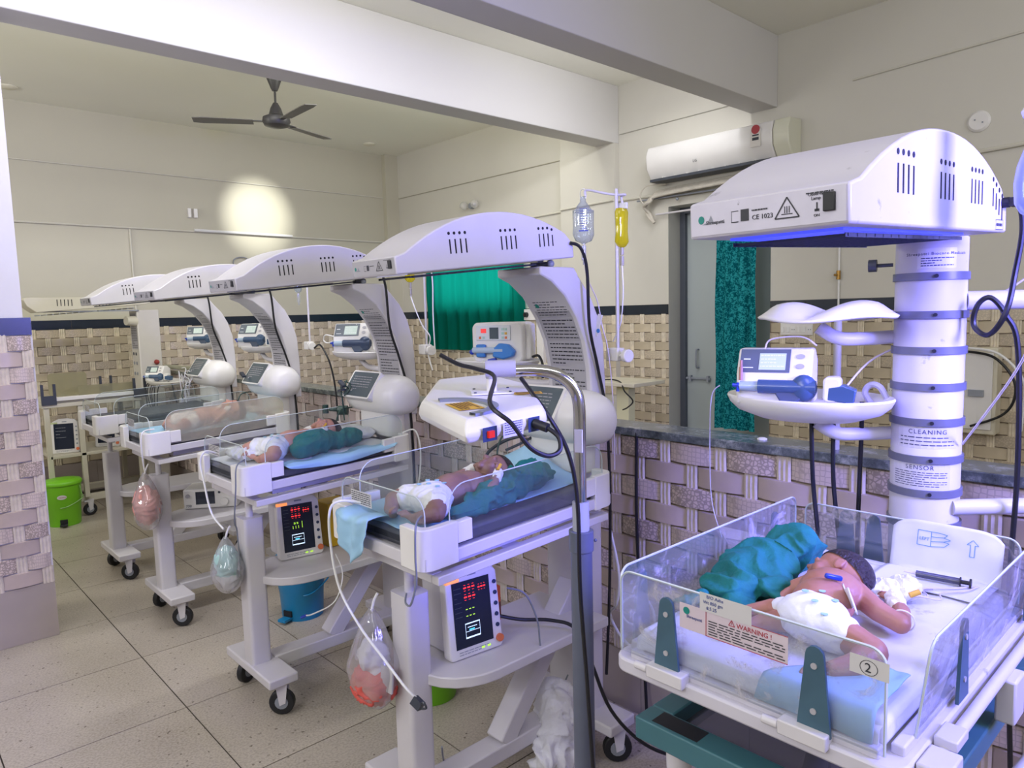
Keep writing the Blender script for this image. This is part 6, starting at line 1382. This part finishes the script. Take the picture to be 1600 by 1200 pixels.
# ---------------------------------------------------------------- patient monitors
def monitor(cx, cy, z, yaw, label, lit=True, S=1.0, kind=0):
    T = Matrix.Translation((cx, cy, z)) @ Matrix.Rotation(yaw, 4, 'Z') @ Matrix.Rotation(-.10, 4, 'X') @ Matrix.Scale(S, 4)
    r = thing('patient_monitor', (cx, cy, z), label, 'monitor')
    W, H, D = .18, .245, .15
    P = [(-W/2+.008, 0), (W/2-.008, 0), (W/2, .01), (W/2-.006, H-.025), (W/2-.022, H-.002), (W*.1, H+.008), (-W*.2, H+.006), (-W/2+.018, H-.012), (-W/2+.004, H-.03), (-W/2, .01)]
    g = G().prism(P, lambda a, b, d: (a, d, b), -.0, .035); g.xf(T); body = obj('front_case', g, M_plast, r, bevel=.006, seg=3)
    g = G().prism([(a*.9, b*.92+.012) for a, b in P], lambda a, b, d: (a, d, b), .035, D); g.xf(T); obj('rear_case', g, mat('monitor_grey', '#c4c2c8', .4), body, bevel=.008)
    pm = T @ plane_mtx((-W/2, -.0004, 0), (1, 0, 0), (0, 0, 1))
    sx0, sx1, sy0, sy1 = .022, W-.034, .030, H-.030
    g = G(); quad(g, pm, sx0, sx1, sy0, sy1, .001); s = obj('screen', g, M_screen, body)
    w, h = sx1-sx0, sy1-sy0; ps = pm @ Matrix.Translation((sx0, sy0, .0015))
    for k in range(5): g = G().cyl(pm @ Vector((W-.017, H-.055-.031*k, 0)), pm @ Vector((W-.017, H-.055-.031*k, .003)), .0065, n=10); obj('button', g, M_navy if lit else M_grey, body)
    g = G().cyl(pm @ Vector((W-.014, .028, 0)), pm @ Vector((W-.014, .028, .008)), .012, n=18); obj('knob', g, M_orange, body)
    g = G().box(-W/2+.004, -W/2+.048, -.003, .01, H-.030, H-.018) ; g.xf(T); obj('alarm_lamp', g, M_alarm if lit else mat('pale_green_lamp', '#c9d3a0', .4), body, bevel=.003)
    g = G(); lines(g, pm @ Matrix.Translation((.03, .010, .0008)), .10, .014, 2, seed=5, frac=.3); quad(g, pm, W*.42, W*.58, H-.019, H-.013, .0008); obj('captions', g, M_grey, body)
    if lit:
        for (a, b, cc, mt_) in ((.30, .88, 3, M_red), (.30, .74, 3, M_red), (.68, .84, 3, M_red)):
            g = G(); sz = 1 if a < .5 else .7
            for k in range(cc):
                x = w*a+k*w*.11*sz; quad(g, ps, x, x+w*.075*sz, h*b, h*(b+.020)); quad(g, ps, x+w*.01, x+w*.06*sz, h*(b-.036), h*(b-.031)); quad(g, ps, x+w*.01, x+w*.06*sz, h*(b+.050), h*(b+.055))
            o = obj('red_digits', g, mt_, s); o['kind'] = 'stuff'
        if kind == 0:
            for b in (.56, .46):
                g = G(); 
                for k in range(3): quad(g, ps, w*(.32+.09*k), w*(.37+.09*k), h*b, h*(b+.012))
                o = obj('green_digits', g, M_grn, s); o['kind'] = 'stuff'
        else:
            g = G()
            for k in range(2): x = w*(.36+.09*k); quad(g, ps, x, x+w*.05, h*.60, h*.612); quad(g, ps, x, x+w*.05, h*.575, h*.585); quad(g, ps, x+w*.035, x+w*.05, h*.575, h*.61)
            for k in range(3): x = w*(.32+.09*k); quad(g, ps, x, x+w*.015, h*.48, h*.54)
            quad(g, ps, w*.62, w*.635, h*.48, h*.62); o = obj('green_digits', g, M_grn, s); o['kind'] = 'stuff'
        g = G(); x0, x1, y0, y1 = w*.27, w*.66, h*.13, h*.36
        for q in ((x0, x1, y0, y0+.004), (x0, x1, y1-.003, y1), (x0, x0+.001, y0, y1), (x1-.001, x1, y0, y1), (x0, x1, y0+h*.10, y0+h*.107), (x0+w*.06, x1-w*.08, y1-h*.07, y1-h*.06)): quad(g, ps, *q)
        o = obj('wave_window', g, M_lcd, s); o['kind'] = 'stuff'
        g = G(); quad(g, ps, x0+w*.1, x0+w*.24, y0+h*.115, y0+h*.135); obj('cyan_wave', g, mat('cyan_led', '#50d8f0', .4, emit='#50d8ff', estr=1.5), s)
        g = G(); quad(g, ps, w*.42+.03, w*.42+.04, -.016, -.011); quad(g, ps, w*.42+.05, w*.42+.06, -.016, -.011); obj('status_leds', g, M_grn, body)['kind'] = 'stuff'
        g = G(); lines(g, ps @ Matrix.Translation((w*.04, h*.44, 0)), w*.18, h*.5, 7, seed=7, frac=.12); obj('dim_captions', g, M_panel, s)
    else:
        g = G(); lines(g, ps @ Matrix.Translation((w*.1, h*.4, 0)), w*.5, h*.5, 4, seed=7, frac=.15); obj('dim_captions', g, M_grey, s)
    return r
monitor(1.315, 1.610, .522, R(-6), 'patient monitor with red dashes on the shelf nearest the grey pole', True, 1.08, 0)
monitor(1.355, 2.835, .522, R(-8), 'patient monitor showing red and green digits above the blue bin', True, 1.08, 1)
# handle cable arching over the second monitor
tag(obj('monitor_cable', G().tube([(1.30, 2.93, .80), (1.35, 2.94, .82), (1.42, 2.95, .81), (1.48, 2.96, .76)], .005, 8), M_cable), 'black cable arching over the top of the monitor above the blue bin', 'cable')
tag(obj('monitor_cable', G().tube([(1.42, 1.66, .60), (1.50, 1.62, .57), (1.58, 1.56, .56), (1.63, 1.50, .535), (1.67, 1.47, .42), (1.72, 1.43, .25), (1.80, 1.36, .13), (1.92, 1.30, .055), (2.02, 1.26, .04), (2.05, 1.18, .10)], .006, 8), M_cable), 'thick black cable running from the nearest monitor down past the grey pole', 'cable')
tag(obj('probe_lead', G().tube([(1.43, 1.60, .70), (1.47, 1.56, .68), (1.49, 1.53, .60), (1.49, 1.52, .53), (1.49, 1.515, .50)], .003, 6), MATS['grip_grey']), 'thin grey probe lead right of the nearest monitor', 'cable')
tag(obj('probe_lead', G().tube([(1.42, 2.66, .56), (1.36, 2.50, .53), (1.30, 2.46, .45), (1.24, 2.52, .40), (1.22, 2.56, .385)], .0028, 6), M_wtube), 'white lead with blue plug hanging below the second monitor', 'cable')
tag(obj('lead_plug', G().cyl((1.225, 2.555, .387), (1.212, 2.575, .375), .006, n=8), M_blue), 'small blue plug at the end of the hanging white lead', 'plug')
# ventilator driver on the third warmer
v = thing('breathing_device', (1.39, 3.98, .522), 'low white breathing-support unit with dark display and dial on a shelf', 'medical device')
T = Matrix.Translation((1.39, 3.985, .522)) @ Matrix.Rotation(R(-34), 4, 'Z'); g = G().box(-.14, .14, -.02, .16, 0, .11); g.xf(T); vb = obj('case', g, M_plast, v, bevel=.008)
pm = T @ plane_mtx((-.14, -.0205, 0), (1, 0, 0), (0, 0, 1)); g = G(); quad(g, pm, .065, .165, .025, .095, .001); obj('display', g, M_screen, vb)
obj('dial', G().cyl(pm @ Vector((.215, .035, 0)), pm @ Vector((.215, .035, .014)), .022, n=22), M_plast, vb, bevel=.002)
for a in (.19, .225): obj('button', G().cyl(pm @ Vector((a, .088, 0)), pm @ Vector((a, .088, .004)), .007, n=10), M_greyd, vb)
text('model_number', '730', .020, pm @ Matrix.Translation((.012, .012, .001)), M_navy, vb); obj('port', G().cyl(pm @ Vector((.025, .075, 0)), pm @ Vector((.025, .075, .012)), .010, n=12), M_label, vb)

# ---------------------------------------------------------------- bins, boxes, bags
def bin_(cx, cy, r, h, m, mr, label, band=True, pedal=(-.6, -.8), rot=0):
    t = thing('pedal_bin', (cx, cy, 0), label, 'bin')
    bd = obj('bin_body', G().lathe([(.001, .0), (r*.82, 0), (r*.84, .01), (r*.90, h*.48), (r*.915, h*.49), (r*.915, h*.52), (r*.93, h*.53), (r*.97, h-.012), (r*1.0, h-.01), (r*1.0, h), (.001, h)], (cx, cy, 0), 40), m, t, smooth=50)
    obj('lid', G().lathe([(r*1.04, h-.004), (r*1.05, h+.012), (r*.98, h+.025), (r*.5, h+.036), (.001, h+.038)], (cx, cy, 0), 40), m, t, smooth=50)
    d = Vector((pedal[0], pedal[1], 0)).normalized(); s = Vector((-d.y, d.x, 0)); c = Vector((cx, cy, .02))+d*r*.86
    obj('pedal', G().beam(c-d*.02, c+d*.05, .05, .014), mr, t, bevel=.002)
    obj('pedal_slot', G().cbox(c+Vector((0, 0, .022))-d*.004, (.02, .05, .03), Matrix((d, s, Vector((0, 0, 1)))).transposed()), M_black, t)
    e = Vector((cx, cy, 0)); s2 = Vector((.75, -.66, 0)); obj('handle', G().tube([e+s2*r*1.02+Vector((0, 0, h*.93)), e+s2*r*1.10+Vector((0, 0, h*.75)), e+s2*r*1.06+Vector((0, 0, h*.60)), e-Vector((.3, .9, 0))*r*.96+Vector((0, 0, h*.46)), e-s2*r*1.03+Vector((0, 0, h*.60))], .004, 6), mat('handle_green', '#7fae62', .4) if band else m, t)
    if band:
        pmm = plane_mtx(e+d*r*.955+Vector((0, 0, h*.72)), -s if (-s).dot(Vector((.735, -.678, 0))) > 0 else s, (0, 0, 1)); g = G(); g.add([pmm @ Vector((.032*math.cos(q*.35), .017*math.sin(q*.35), .004)) for q in range(18)], [tuple(range(18))]); st_ = obj('sticker', g, M_paper, t); text('sticker_word', 'NOVA', .016, pmm @ Matrix.Translation((-.02, -.006, .005)), MATS['red_print'], st_)
    return t
M_lime = mat('lime_plastic', '#6fb81c', .35); M_bluebin = mat('cyan_plastic', '#1583b8', .35)
bin_(1.115, 6.40, .130, .325, M_lime, M_black, 'lime green pedal bin beside the tiled pillar at the left', pedal=(-.25, -1))
bin_(1.63, 3.44, .125, .30, M_bluebin, M_bluebin, 'bright blue pedal bin under the second warmer shelf', band=False, pedal=(-.9, -.35))
bin_(1.63, 2.31, .125, .30, M_lime, M_lime, 'lime green pedal bin under the shelf nearest the grey pole', band=False, pedal=(-.95, -.3))
o = thing('medicine_carton', (1.50, 1.79, .521), 'small orange carton behind the nearest monitor', 'carton'); ca = obj('carton', G().box(1.47, 1.53, 1.745, 1.795, .521, .64), mat('orange_carton', '#c8551f', .5, var=.2, vscale=20), o, smooth=0); obj('carton_panel', G().box(1.4695, 1.5305, 1.744, 1.796, .535, .585), mat('brown_carton', '#6e3a22', .5), ca, smooth=0)
tag(obj('yellow_box', G().box(1.50, 1.62, 2.86, 2.98, .522, .72), mat('yellow_box_paint', '#c9a21a', .5, var=.1), bevel=.004), 'yellow box with white band standing behind the second monitor', 'box'); 
tag(obj('white_bottle_cap', G().box(1.62, 1.68, 2.22, 2.29, .36, .362), M_wtube), 'white scrap lying on the lid of the near green bin', 'scrap') if False else None
M_bag = clear('plastic_bag', '#f8f8fa', .16, .20, '#ececf2'); M_bagf = mat('bag_fill_pink', '#dc9a94', .7, var=.15, vscale=30); M_bagr = mat('bag_fill_red', '#d2584e', .6, var=.1, vscale=20)
def bag(cx, cy, top, bot, r, label, fills, seed=1):
    t = thing('plastic_bag', (cx, cy, bot), label, 'bag'); rn = random.Random(seed); H = top-bot
    def fn(u, v):
        a = 2*PI*u; z = top-H*v
        rr = r*(.10 if v < .02 else (.10+.90*min(1, ((v-.02)/.5))**.75)) if v < .55 else r*math.sqrt(max(0.0001, 1-((v-.55)/.45)**2*.98))
        rr *= 1+.16*noise.noise(Vector((math.cos(a)*2, math.sin(a)*2, z*14+seed)))+.05*math.sin(9*a+seed)*(1-v)
        return (cx+rr*.8*math.cos(a), cy+rr*math.sin(a), z)
    g = G().grid(fn, 40, 26); obj('bag_skin', g, M_bag, t, smooth=180)
    for (m, dz, sz, nm) in fills:
        g = G(); g.ball((cx, cy, bot+dz), sz, 18, 12); remeshed(nm, g, m, t, vox=.005, smooth_it=2, disp=fold_disp(.012, 22, seed))
    obj('knot', G().tube([(cx, cy, top-.01), (cx+.01, cy, top+.02), (cx+.02, cy-.005, top+.04)], .004, 6), M_wtube, t)
    return t
bag(1.035, 1.745, .715, .415, .088, 'clear plastic bag of red waste on the foot post nearest the grey pole', [(M_bagr, .075, (.062, .075, .060), 'red_waste'), (mat('bag_fill_white', '#d8d6dc', .6), .15, (.04, .05, .06), 'white_waste')], 2)
bag(1.02, 2.80, .70, .47, .075, 'plastic bag of white and aqua waste on the second foot post', [(mat('bag_fill_aqua', '#a9cfd2', .6, var=.1), .12, (.045, .055, .07), 'aqua_waste'), (mat('bag_fill_white', '#d8d6dc', .6), .06, (.04, .05, .045), 'white_waste')], 5)
bag(1.03, 3.86, .80, .50, .085, 'plastic bag of pink waste on the third foot post', [(M_bagf, .13, (.062, .072, .10), 'pink_waste'), (mat('bag_fill_white', '#d8d6dc', .6), .09, (.045, .045, .05), 'white_waste')], 7)
tag(obj('note_card', G().cbox((1.03, 1.67, .53), (.006, .045, .075), Euler((.1, 0, .2)).to_matrix()), M_paper), 'small white carton card tucked against the bag nearest the pole', 'card')
cloth_bundle('cotton_heap', [((1.66, 1.62, .15), (.08, .07, .16)), ((1.60, 1.58, .08), (.09, .06, .07)), ((1.68, 1.56, .06), (.05, .05, .05))], 'heap of torn white cotton behind the base of the grey pole', M_cotton, a=.022, s=13, seed=6, cat='cotton', vox=.006)
# leads and tubes around the foot ends
def tube_(label, pts, r, m, name='tube'): return tag(obj(name, G().tube(pts, r, 8), m), label, 'tube')
tube_('white tube looping from the foot of the nearest row warmer down past its bag', [(1.04, 1.76, 1.02), (.985, 1.80, 1.03), (.965, 1.83, 1.0), (.965, 1.835, .90), (.97, 1.805, .775), (.975, 1.71, .69), (.975, 1.60, .64), (.985, 1.51, .585), (1.0, 1.485, .56)], .0038, M_wtube)
tag(obj('probe_clip', G().cbox((1.0, 1.478, .548), (.02, .03, .022), Euler((.5, .3, .4)).to_matrix()).tube([(1.0, 1.465, .55), (.995, 1.445, .565), (1.0, 1.44, .55), (1.0, 1.46, .54)], .003, 6), M_greyd), 'dark probe clip dangling beside the red waste bag', 'clip')
tube_('white tube looping at the foot of the second warmer of the row', [(1.04, 2.86, 1.02), (.985, 2.85, 1.04), (.965, 2.86, 1.0), (.965, 2.835, .93), (.97, 2.79, .81), (.98, 2.70, .76)], .0038, M_wtube)
tube_('thin grey lead hanging at the foot corner of the nearest row warmer', [(1.05, 1.50, 1.03), (.99, 1.44, 1.03), (.985, 1.44, .95), (.995, 1.455, .88), (1.0, 1.49, .81), (1.03, 1.56, .785), (1.06, 1.60, .79)], .0028, MATS['grip_grey'])
tube_('thin grey lead hanging at the foot corner of the second warmer', [(1.05, 2.62, 1.03), (.99, 2.56, 1.02), (.985, 2.57, .93), (1.0, 2.64, .80), (1.03, 2.70, .74), (1.04, 2.72, .6)], .0028, MATS['grip_grey'])
tube_('white tube at the foot of the third warmer of the row', [(1.05, 3.72, 1.03), (.99, 3.70, 1.02), (.985, 3.71, .92), (1.0, 3.74, .82)], .0035, M_wtube)
tube_('thin lead lying on the floor below the nearest shelf', [(1.16, 1.60, .30), (1.28, 1.75, .12), (1.40, 1.84, .012), (1.55, 1.80, .006), (1.66, 1.72, .05), (1.72, 1.62, .3)], .0028, MATS['grip_grey'])
tube_('white looped tube on the wall side of the nearest row warmer', [(1.93, 1.60, .78), (1.93, 1.56, .62), (1.94, 1.58, .50), (1.95, 1.62, .45), (1.94, 1.58, .40), (1.93, 1.54, .38), (1.93, 1.50, .36)], .005, M_wtube)
tube_('white tube rising beside the head corner of the second warmer', [(1.74, 2.60, 1.04), (1.78, 2.57, 1.05), (1.80, 2.56, .98), (1.80, 2.57, .85), (1.79, 2.60, .75)], .0035, M_wtube)
tag(obj('wall_cable', G().tube([(2.09, 1.60, 1.10), (2.085, 1.60, .8), (2.08, 1.585, .5), (2.075, 1.56, .2), (2.06, 1.54, .03)], .006, 8), M_cable), 'black cable down the tiled partition right of the nearest row warmer', 'cable')
tag(obj('adapter', G().box(1.96, 2.0, 1.42, 1.47, .30, .37), M_wtube, bevel=.006), 'white power adapter hanging beside the partition near the teal frame', 'adapter')
tube_('white cable looping above the hanging power adapter', [(1.98, 1.445, .37), (1.98, 1.45, .50), (1.96, 1.50, .55), (1.94, 1.56, .50), (1.95, 1.54, .44), (1.98, 1.47, .44)], .004, M_wtube)
tag(obj('floor_cup', G().lathe([(.001, 0), (.035, 0), (.04, .07), (.036, .07), (.033, .01), (.001, .01)], (1.62, 1.30, 0), 20), M_wtube), 'small white cup on the floor behind the grey pole', 'cup')

# leads tangled at the controllers
def leads(x, y, z, label, m, seed, n=4, r=.0028, R_=.05):
    rn = random.Random(seed); g = G()
    for k in range(n):
        c = (x-.02*k*.3, y+rn.uniform(-.03, .03), z+rn.uniform(-.03, .03)); rr = R_*rn.uniform(.6, 1.1); ph = rn.uniform(0, 6)
        g.tube([(c[0]+.012*math.sin(t*2), c[1]+rr*math.cos(ph+t), c[2]+rr*math.sin(ph+t)) for t in [i*.6 for i in range(10)]]+[(c[0], c[1]+.02, c[2]-.12-.03*k)], r, 6, 4)
    o = tag(obj('tangled_leads', g, m), label, 'cables'); o['kind'] = 'stuff'; return o
leads(1.655, 5.02, 1.17, 'tangle of pale coiled leads at the farthest round controller', M_wtube, 4, 5)
leads(1.655, 2.90, 1.21, 'dark green leads hanging over the second round controller screen', MATS['green_lead'], 2, 2, .003, .035)
tag(obj('probe_clip', G().cbox((1.64, 2.93, 1.245), (.02, .045, .012), Euler((.5, 0, 0)).to_matrix()).cbox((1.64, 2.94, 1.215), (.02, .04, .010), Euler((-.2, 0, 0)).to_matrix()), M_greyd), 'dark clip lying on the second controller screen', 'clip')
tag(obj('probe_clip', G().cbox((1.64, 4.06, 1.235), (.02, .045, .012), Euler((.5, 0, 0)).to_matrix()), M_greyd), 'dark clip lying on the third controller screen', 'clip')
tag(obj('breathing_adapter', G().cyl((1.655, 3.0, 1.115), (1.685, 2.97, 1.115), .022, n=18).cyl((1.63, 3.04, 1.12), (1.66, 3.0, 1.116), .009, n=10).cyl((1.62, 3.06, 1.10), (1.62, 3.06, 1.14), .014, n=10), MATS['green_lead']), 'dark green ring connector by the second controller', 'connector')
tag(obj('gas_circuit', G().tube([(1.72, 1.80, 1.12), (1.68, 1.86, 1.10), (1.62, 1.88, 1.07), (1.58, 1.87, 1.04)], .006, 8).tube([(1.72, 1.76, 1.12), (1.66, 1.77, 1.10), (1.62, 1.80, 1.08)], .005, 8), M_greyd), 'dark connectors below the round controller nearest the pole', 'connector')
# shelf bar with a red handle between the far warmers
tag(obj('cross_bar', G().cyl((1.98, 6.55, 1.165), (1.98, 5.05, 1.185), .018, n=14), mat('bar_olive', '#8d8c78', .5)), 'olive grey bar running behind the farthest round controller', 'bar')
tag(obj('red_clamp', G().ball((1.93, 6.62, 1.205), (.02, .055, .022), 14, 8), mat('dark_red', '#8e2c28', .5)), 'dark red clamp at the end of the olive bar', 'clamp')
tag(obj('red_clamp', G().ball((1.90, 4.25, 1.21), (.02, .055, .020), 14, 8).cbox((1.9, 4.22, 1.185), (.03, .09, .01)), MATS['dark_red']), 'dark red clamp left of the third round controller', 'clamp')

# ---------------------------------------------------------------- old cream warmer at the far end
w6 = thing('infant_warmer', (1.45, 6.75, 0), 'old cream infant warmer with straight panelled column by the far wall', 'baby warmer')
M_cr = mat('aged_cream', '#c9c4b4', .45, var=.05, vscale=5)
x0, x1, y0, y1 = 1.07, 1.72, 6.50, 7.05
for x in (x0, 1.30): obj('front_post', G().box(x-.018, x+.018, y0-.02, y0+.02, .16 if x > 1.1 else .12, .905), M_cr, w6, bevel=.003)
for x in (x0, x1): obj('rear_post', G().box(x-.018, x+.018, y1-.04, y1, .12, .905), M_cr, w6, bevel=.003)
obj('front_post', G().box(x1-.018, x1+.018, y0-.02, y0+.02, .12, .905), M_cr, w6, bevel=.003)
obj('top_frame', G().box(x0-.03, x1+.03, y0-.03, y0+.01, .905, .935).box(x0-.03, x1+.03, y1-.03, y1+.01, .905, .935).box(x0-.03, x0+.01, y0, y1, .905, .935).box(x1-.01, x1+.03, y0, y1, .905, .935), M_cr, w6, bevel=.003)
obj('shelf', G().box(x0, x1+.3, y0-.02, y1, .50, .525), M_cr, w6, bevel=.003)
obj('base_bar', G().box(x0-.05, x1+.25, y0+.02, y0+.08, .12, .17), M_cr, w6, bevel=.004); obj('base_bar', G().box(x0-.05, x1+.25, y1-.08, y1-.02, .12, .17), M_cr, w6, bevel=.004); obj('base_bar', G().box(x0-.05, x0+.02, y0+.08, y1-.08, .12, .17), M_cr, w6, bevel=.004)
caster(w6, 1.30, y0+.03, 0); caster(w6, x0, y1-.05, 1); caster(w6, x1+.1, y0+.05, .5)
obj('bed_top', G().box(x0-.02, x1+.02, y0, y1, .935, .955), M_cr, w6)
obj('front_rail', G().box(x0+.02, x1, y0-.035, y0-.01, .955, .985), M_plast, w6, bevel=.003)
for (bx, by) in ((x0+.02, y0-.03), (x1+.02, y0-.03), (x1-.1, y1-.02)):
    obj('black_bracket', G().box(bx-.05, bx+.05, by-.012, by+.012, .93, 1.0).box(bx-.05, bx-.032, by-.012, by+.012, 1.0, 1.09).box(bx+.032, bx+.05, by-.012, by+.012, 1.0, 1.09), M_greyd, w6)
P = rrect(1.16, 1.44, .96, 1.15, .03); g = G().prism(P, lambda a, b, d: (a, d, b), 6.86, 6.864); obj('clear_hood_panel', g, clear('yellowed_acrylic', '#e2e0cc', .08, .35, '#c8c6b2'), w6, smooth=0)
g = G().box(1.3, 1.7, 6.50, 6.504, .96, 1.06); obj('front_panel', g, MATS['yellowed_acrylic'], w6, smooth=0)
colm = obj('straight_column', G().box(1.80, 1.98, 6.62, 6.84, .16, 1.655), mat('column_cream', '#c6c2bc', .4, var=.03), w6, bevel=.01)
pm = plane_mtx((1.7995, 6.83, 1.2), (0, -1, 0), (0, 0, 1)); g = G(); quad(g, pm, .02, .19, .12, .43); lb = obj('instruction_sheet', g, M_label, colm); g = G(); lines(g, pm @ Matrix.Translation((.03, .13, .0006)), .15, .29, 20, seed=3, frac=.4); obj('printed_lines', g, M_print, lb)
for k, zz in enumerate((.08, .0, -.09)):
    for a in (.05, .12): obj('control_button', G().cyl(pm @ Vector((a, zz, 0)), pm @ Vector((a, zz, .004)), .014, n=10), M_grey if k else M_greyd, colm)
obj('column_knob', G().cyl((1.80, 6.66, 1.56), (1.72, 6.64, 1.565), .045, .038, n=20).cyl((1.98, 6.7, 1.56), (1.74, 6.66, 1.562), .03, n=14), M_cr, w6)
T = Matrix.Translation((1.02, 6.58, 1.645)); P = [(0, .05), (.06, .0), (.85, .055), (.92, .09), (.92, .12), (0, .115), (-.02, .10)]
g = G().prism(P, lambda a, b, d: (a, d, b), 0, .26); g.xf(T); hd6 = obj('flat_hood', g, M_cr, w6, bevel=.004)
g = G()
for bx in (.20, .47):
    for k in range(5): g.box(bx+k*.025, bx+.006+k*.025, -.001, .002, .048, .10)
g.xf(T); o = obj('vent_slots', g, M_vent, hd6, smooth=0); o['kind'] = 'stuff'
g = G()
for k in range(16): x = .08+k*.045; z = .0+(x-.06)*.07; g.box(x, x+.008, .03, .23, z-.028, z-.02)
g.box(.07, .8, .03, .036, .0, .01); g.xf(T); o = obj('heater_grille', g, M_grey, hd6, smooth=0); o['kind'] = 'stuff'
monitor(1.19, 6.56, .526, R(-20), 'switched-off patient monitor on the cream shelf next to the green bin', False, 1.1)
monitor(1.50, 6.62, .526, R(-38), 'switched-off patient monitor half hidden behind the farthest foot post', False, 1.1)
# small tray with a pump and hanging leads in front of the cream column
t7 = obj('pump_tray', dish(1.86, 6.18, 1.05, .12, .30, .03), M_plast, w6, smooth=50); obj('tray_arm', G().cyl((1.86, 6.2, 1.03), (1.9, 6.66, 1.02), .02, n=12), M_cr, w6)
pump_model(1.86, 6.33, 1.062, 'small white pump with grey front on the far tray by the cream column', (-.8, -.6, 0), 'blue', 1.0, 'syringe pumps')
rn = random.Random(3)
for k in range(6):
    y = 6.35-.06*k+rn.uniform(-.02, .02); pts = [(1.80, y, 1.06), (1.76, y-.01, 1.04), (1.75, y+rn.uniform(-.03, .03), .97), (1.75, y+rn.uniform(-.05, .05), .86)]
    o = tag(obj('hanging_lead', G().tube(pts, .004, 6), M_cable), ('leftmost', 'second from left', 'third from left', 'fourth from left', 'fifth from left', 'rightmost thin')[k]+' black lead hanging from the far pump tray', 'cable', 'black leads hanging from the far pump tray')
tag(obj('hanging_lead', G().tube([(1.84, 6.05, 1.07), (1.82, 5.9, 1.06), (1.80, 5.8, 1.0), (1.80, 5.72, .90)], .005, 6), M_cable), 'thicker black lead curving right from the far pump tray', 'cable')
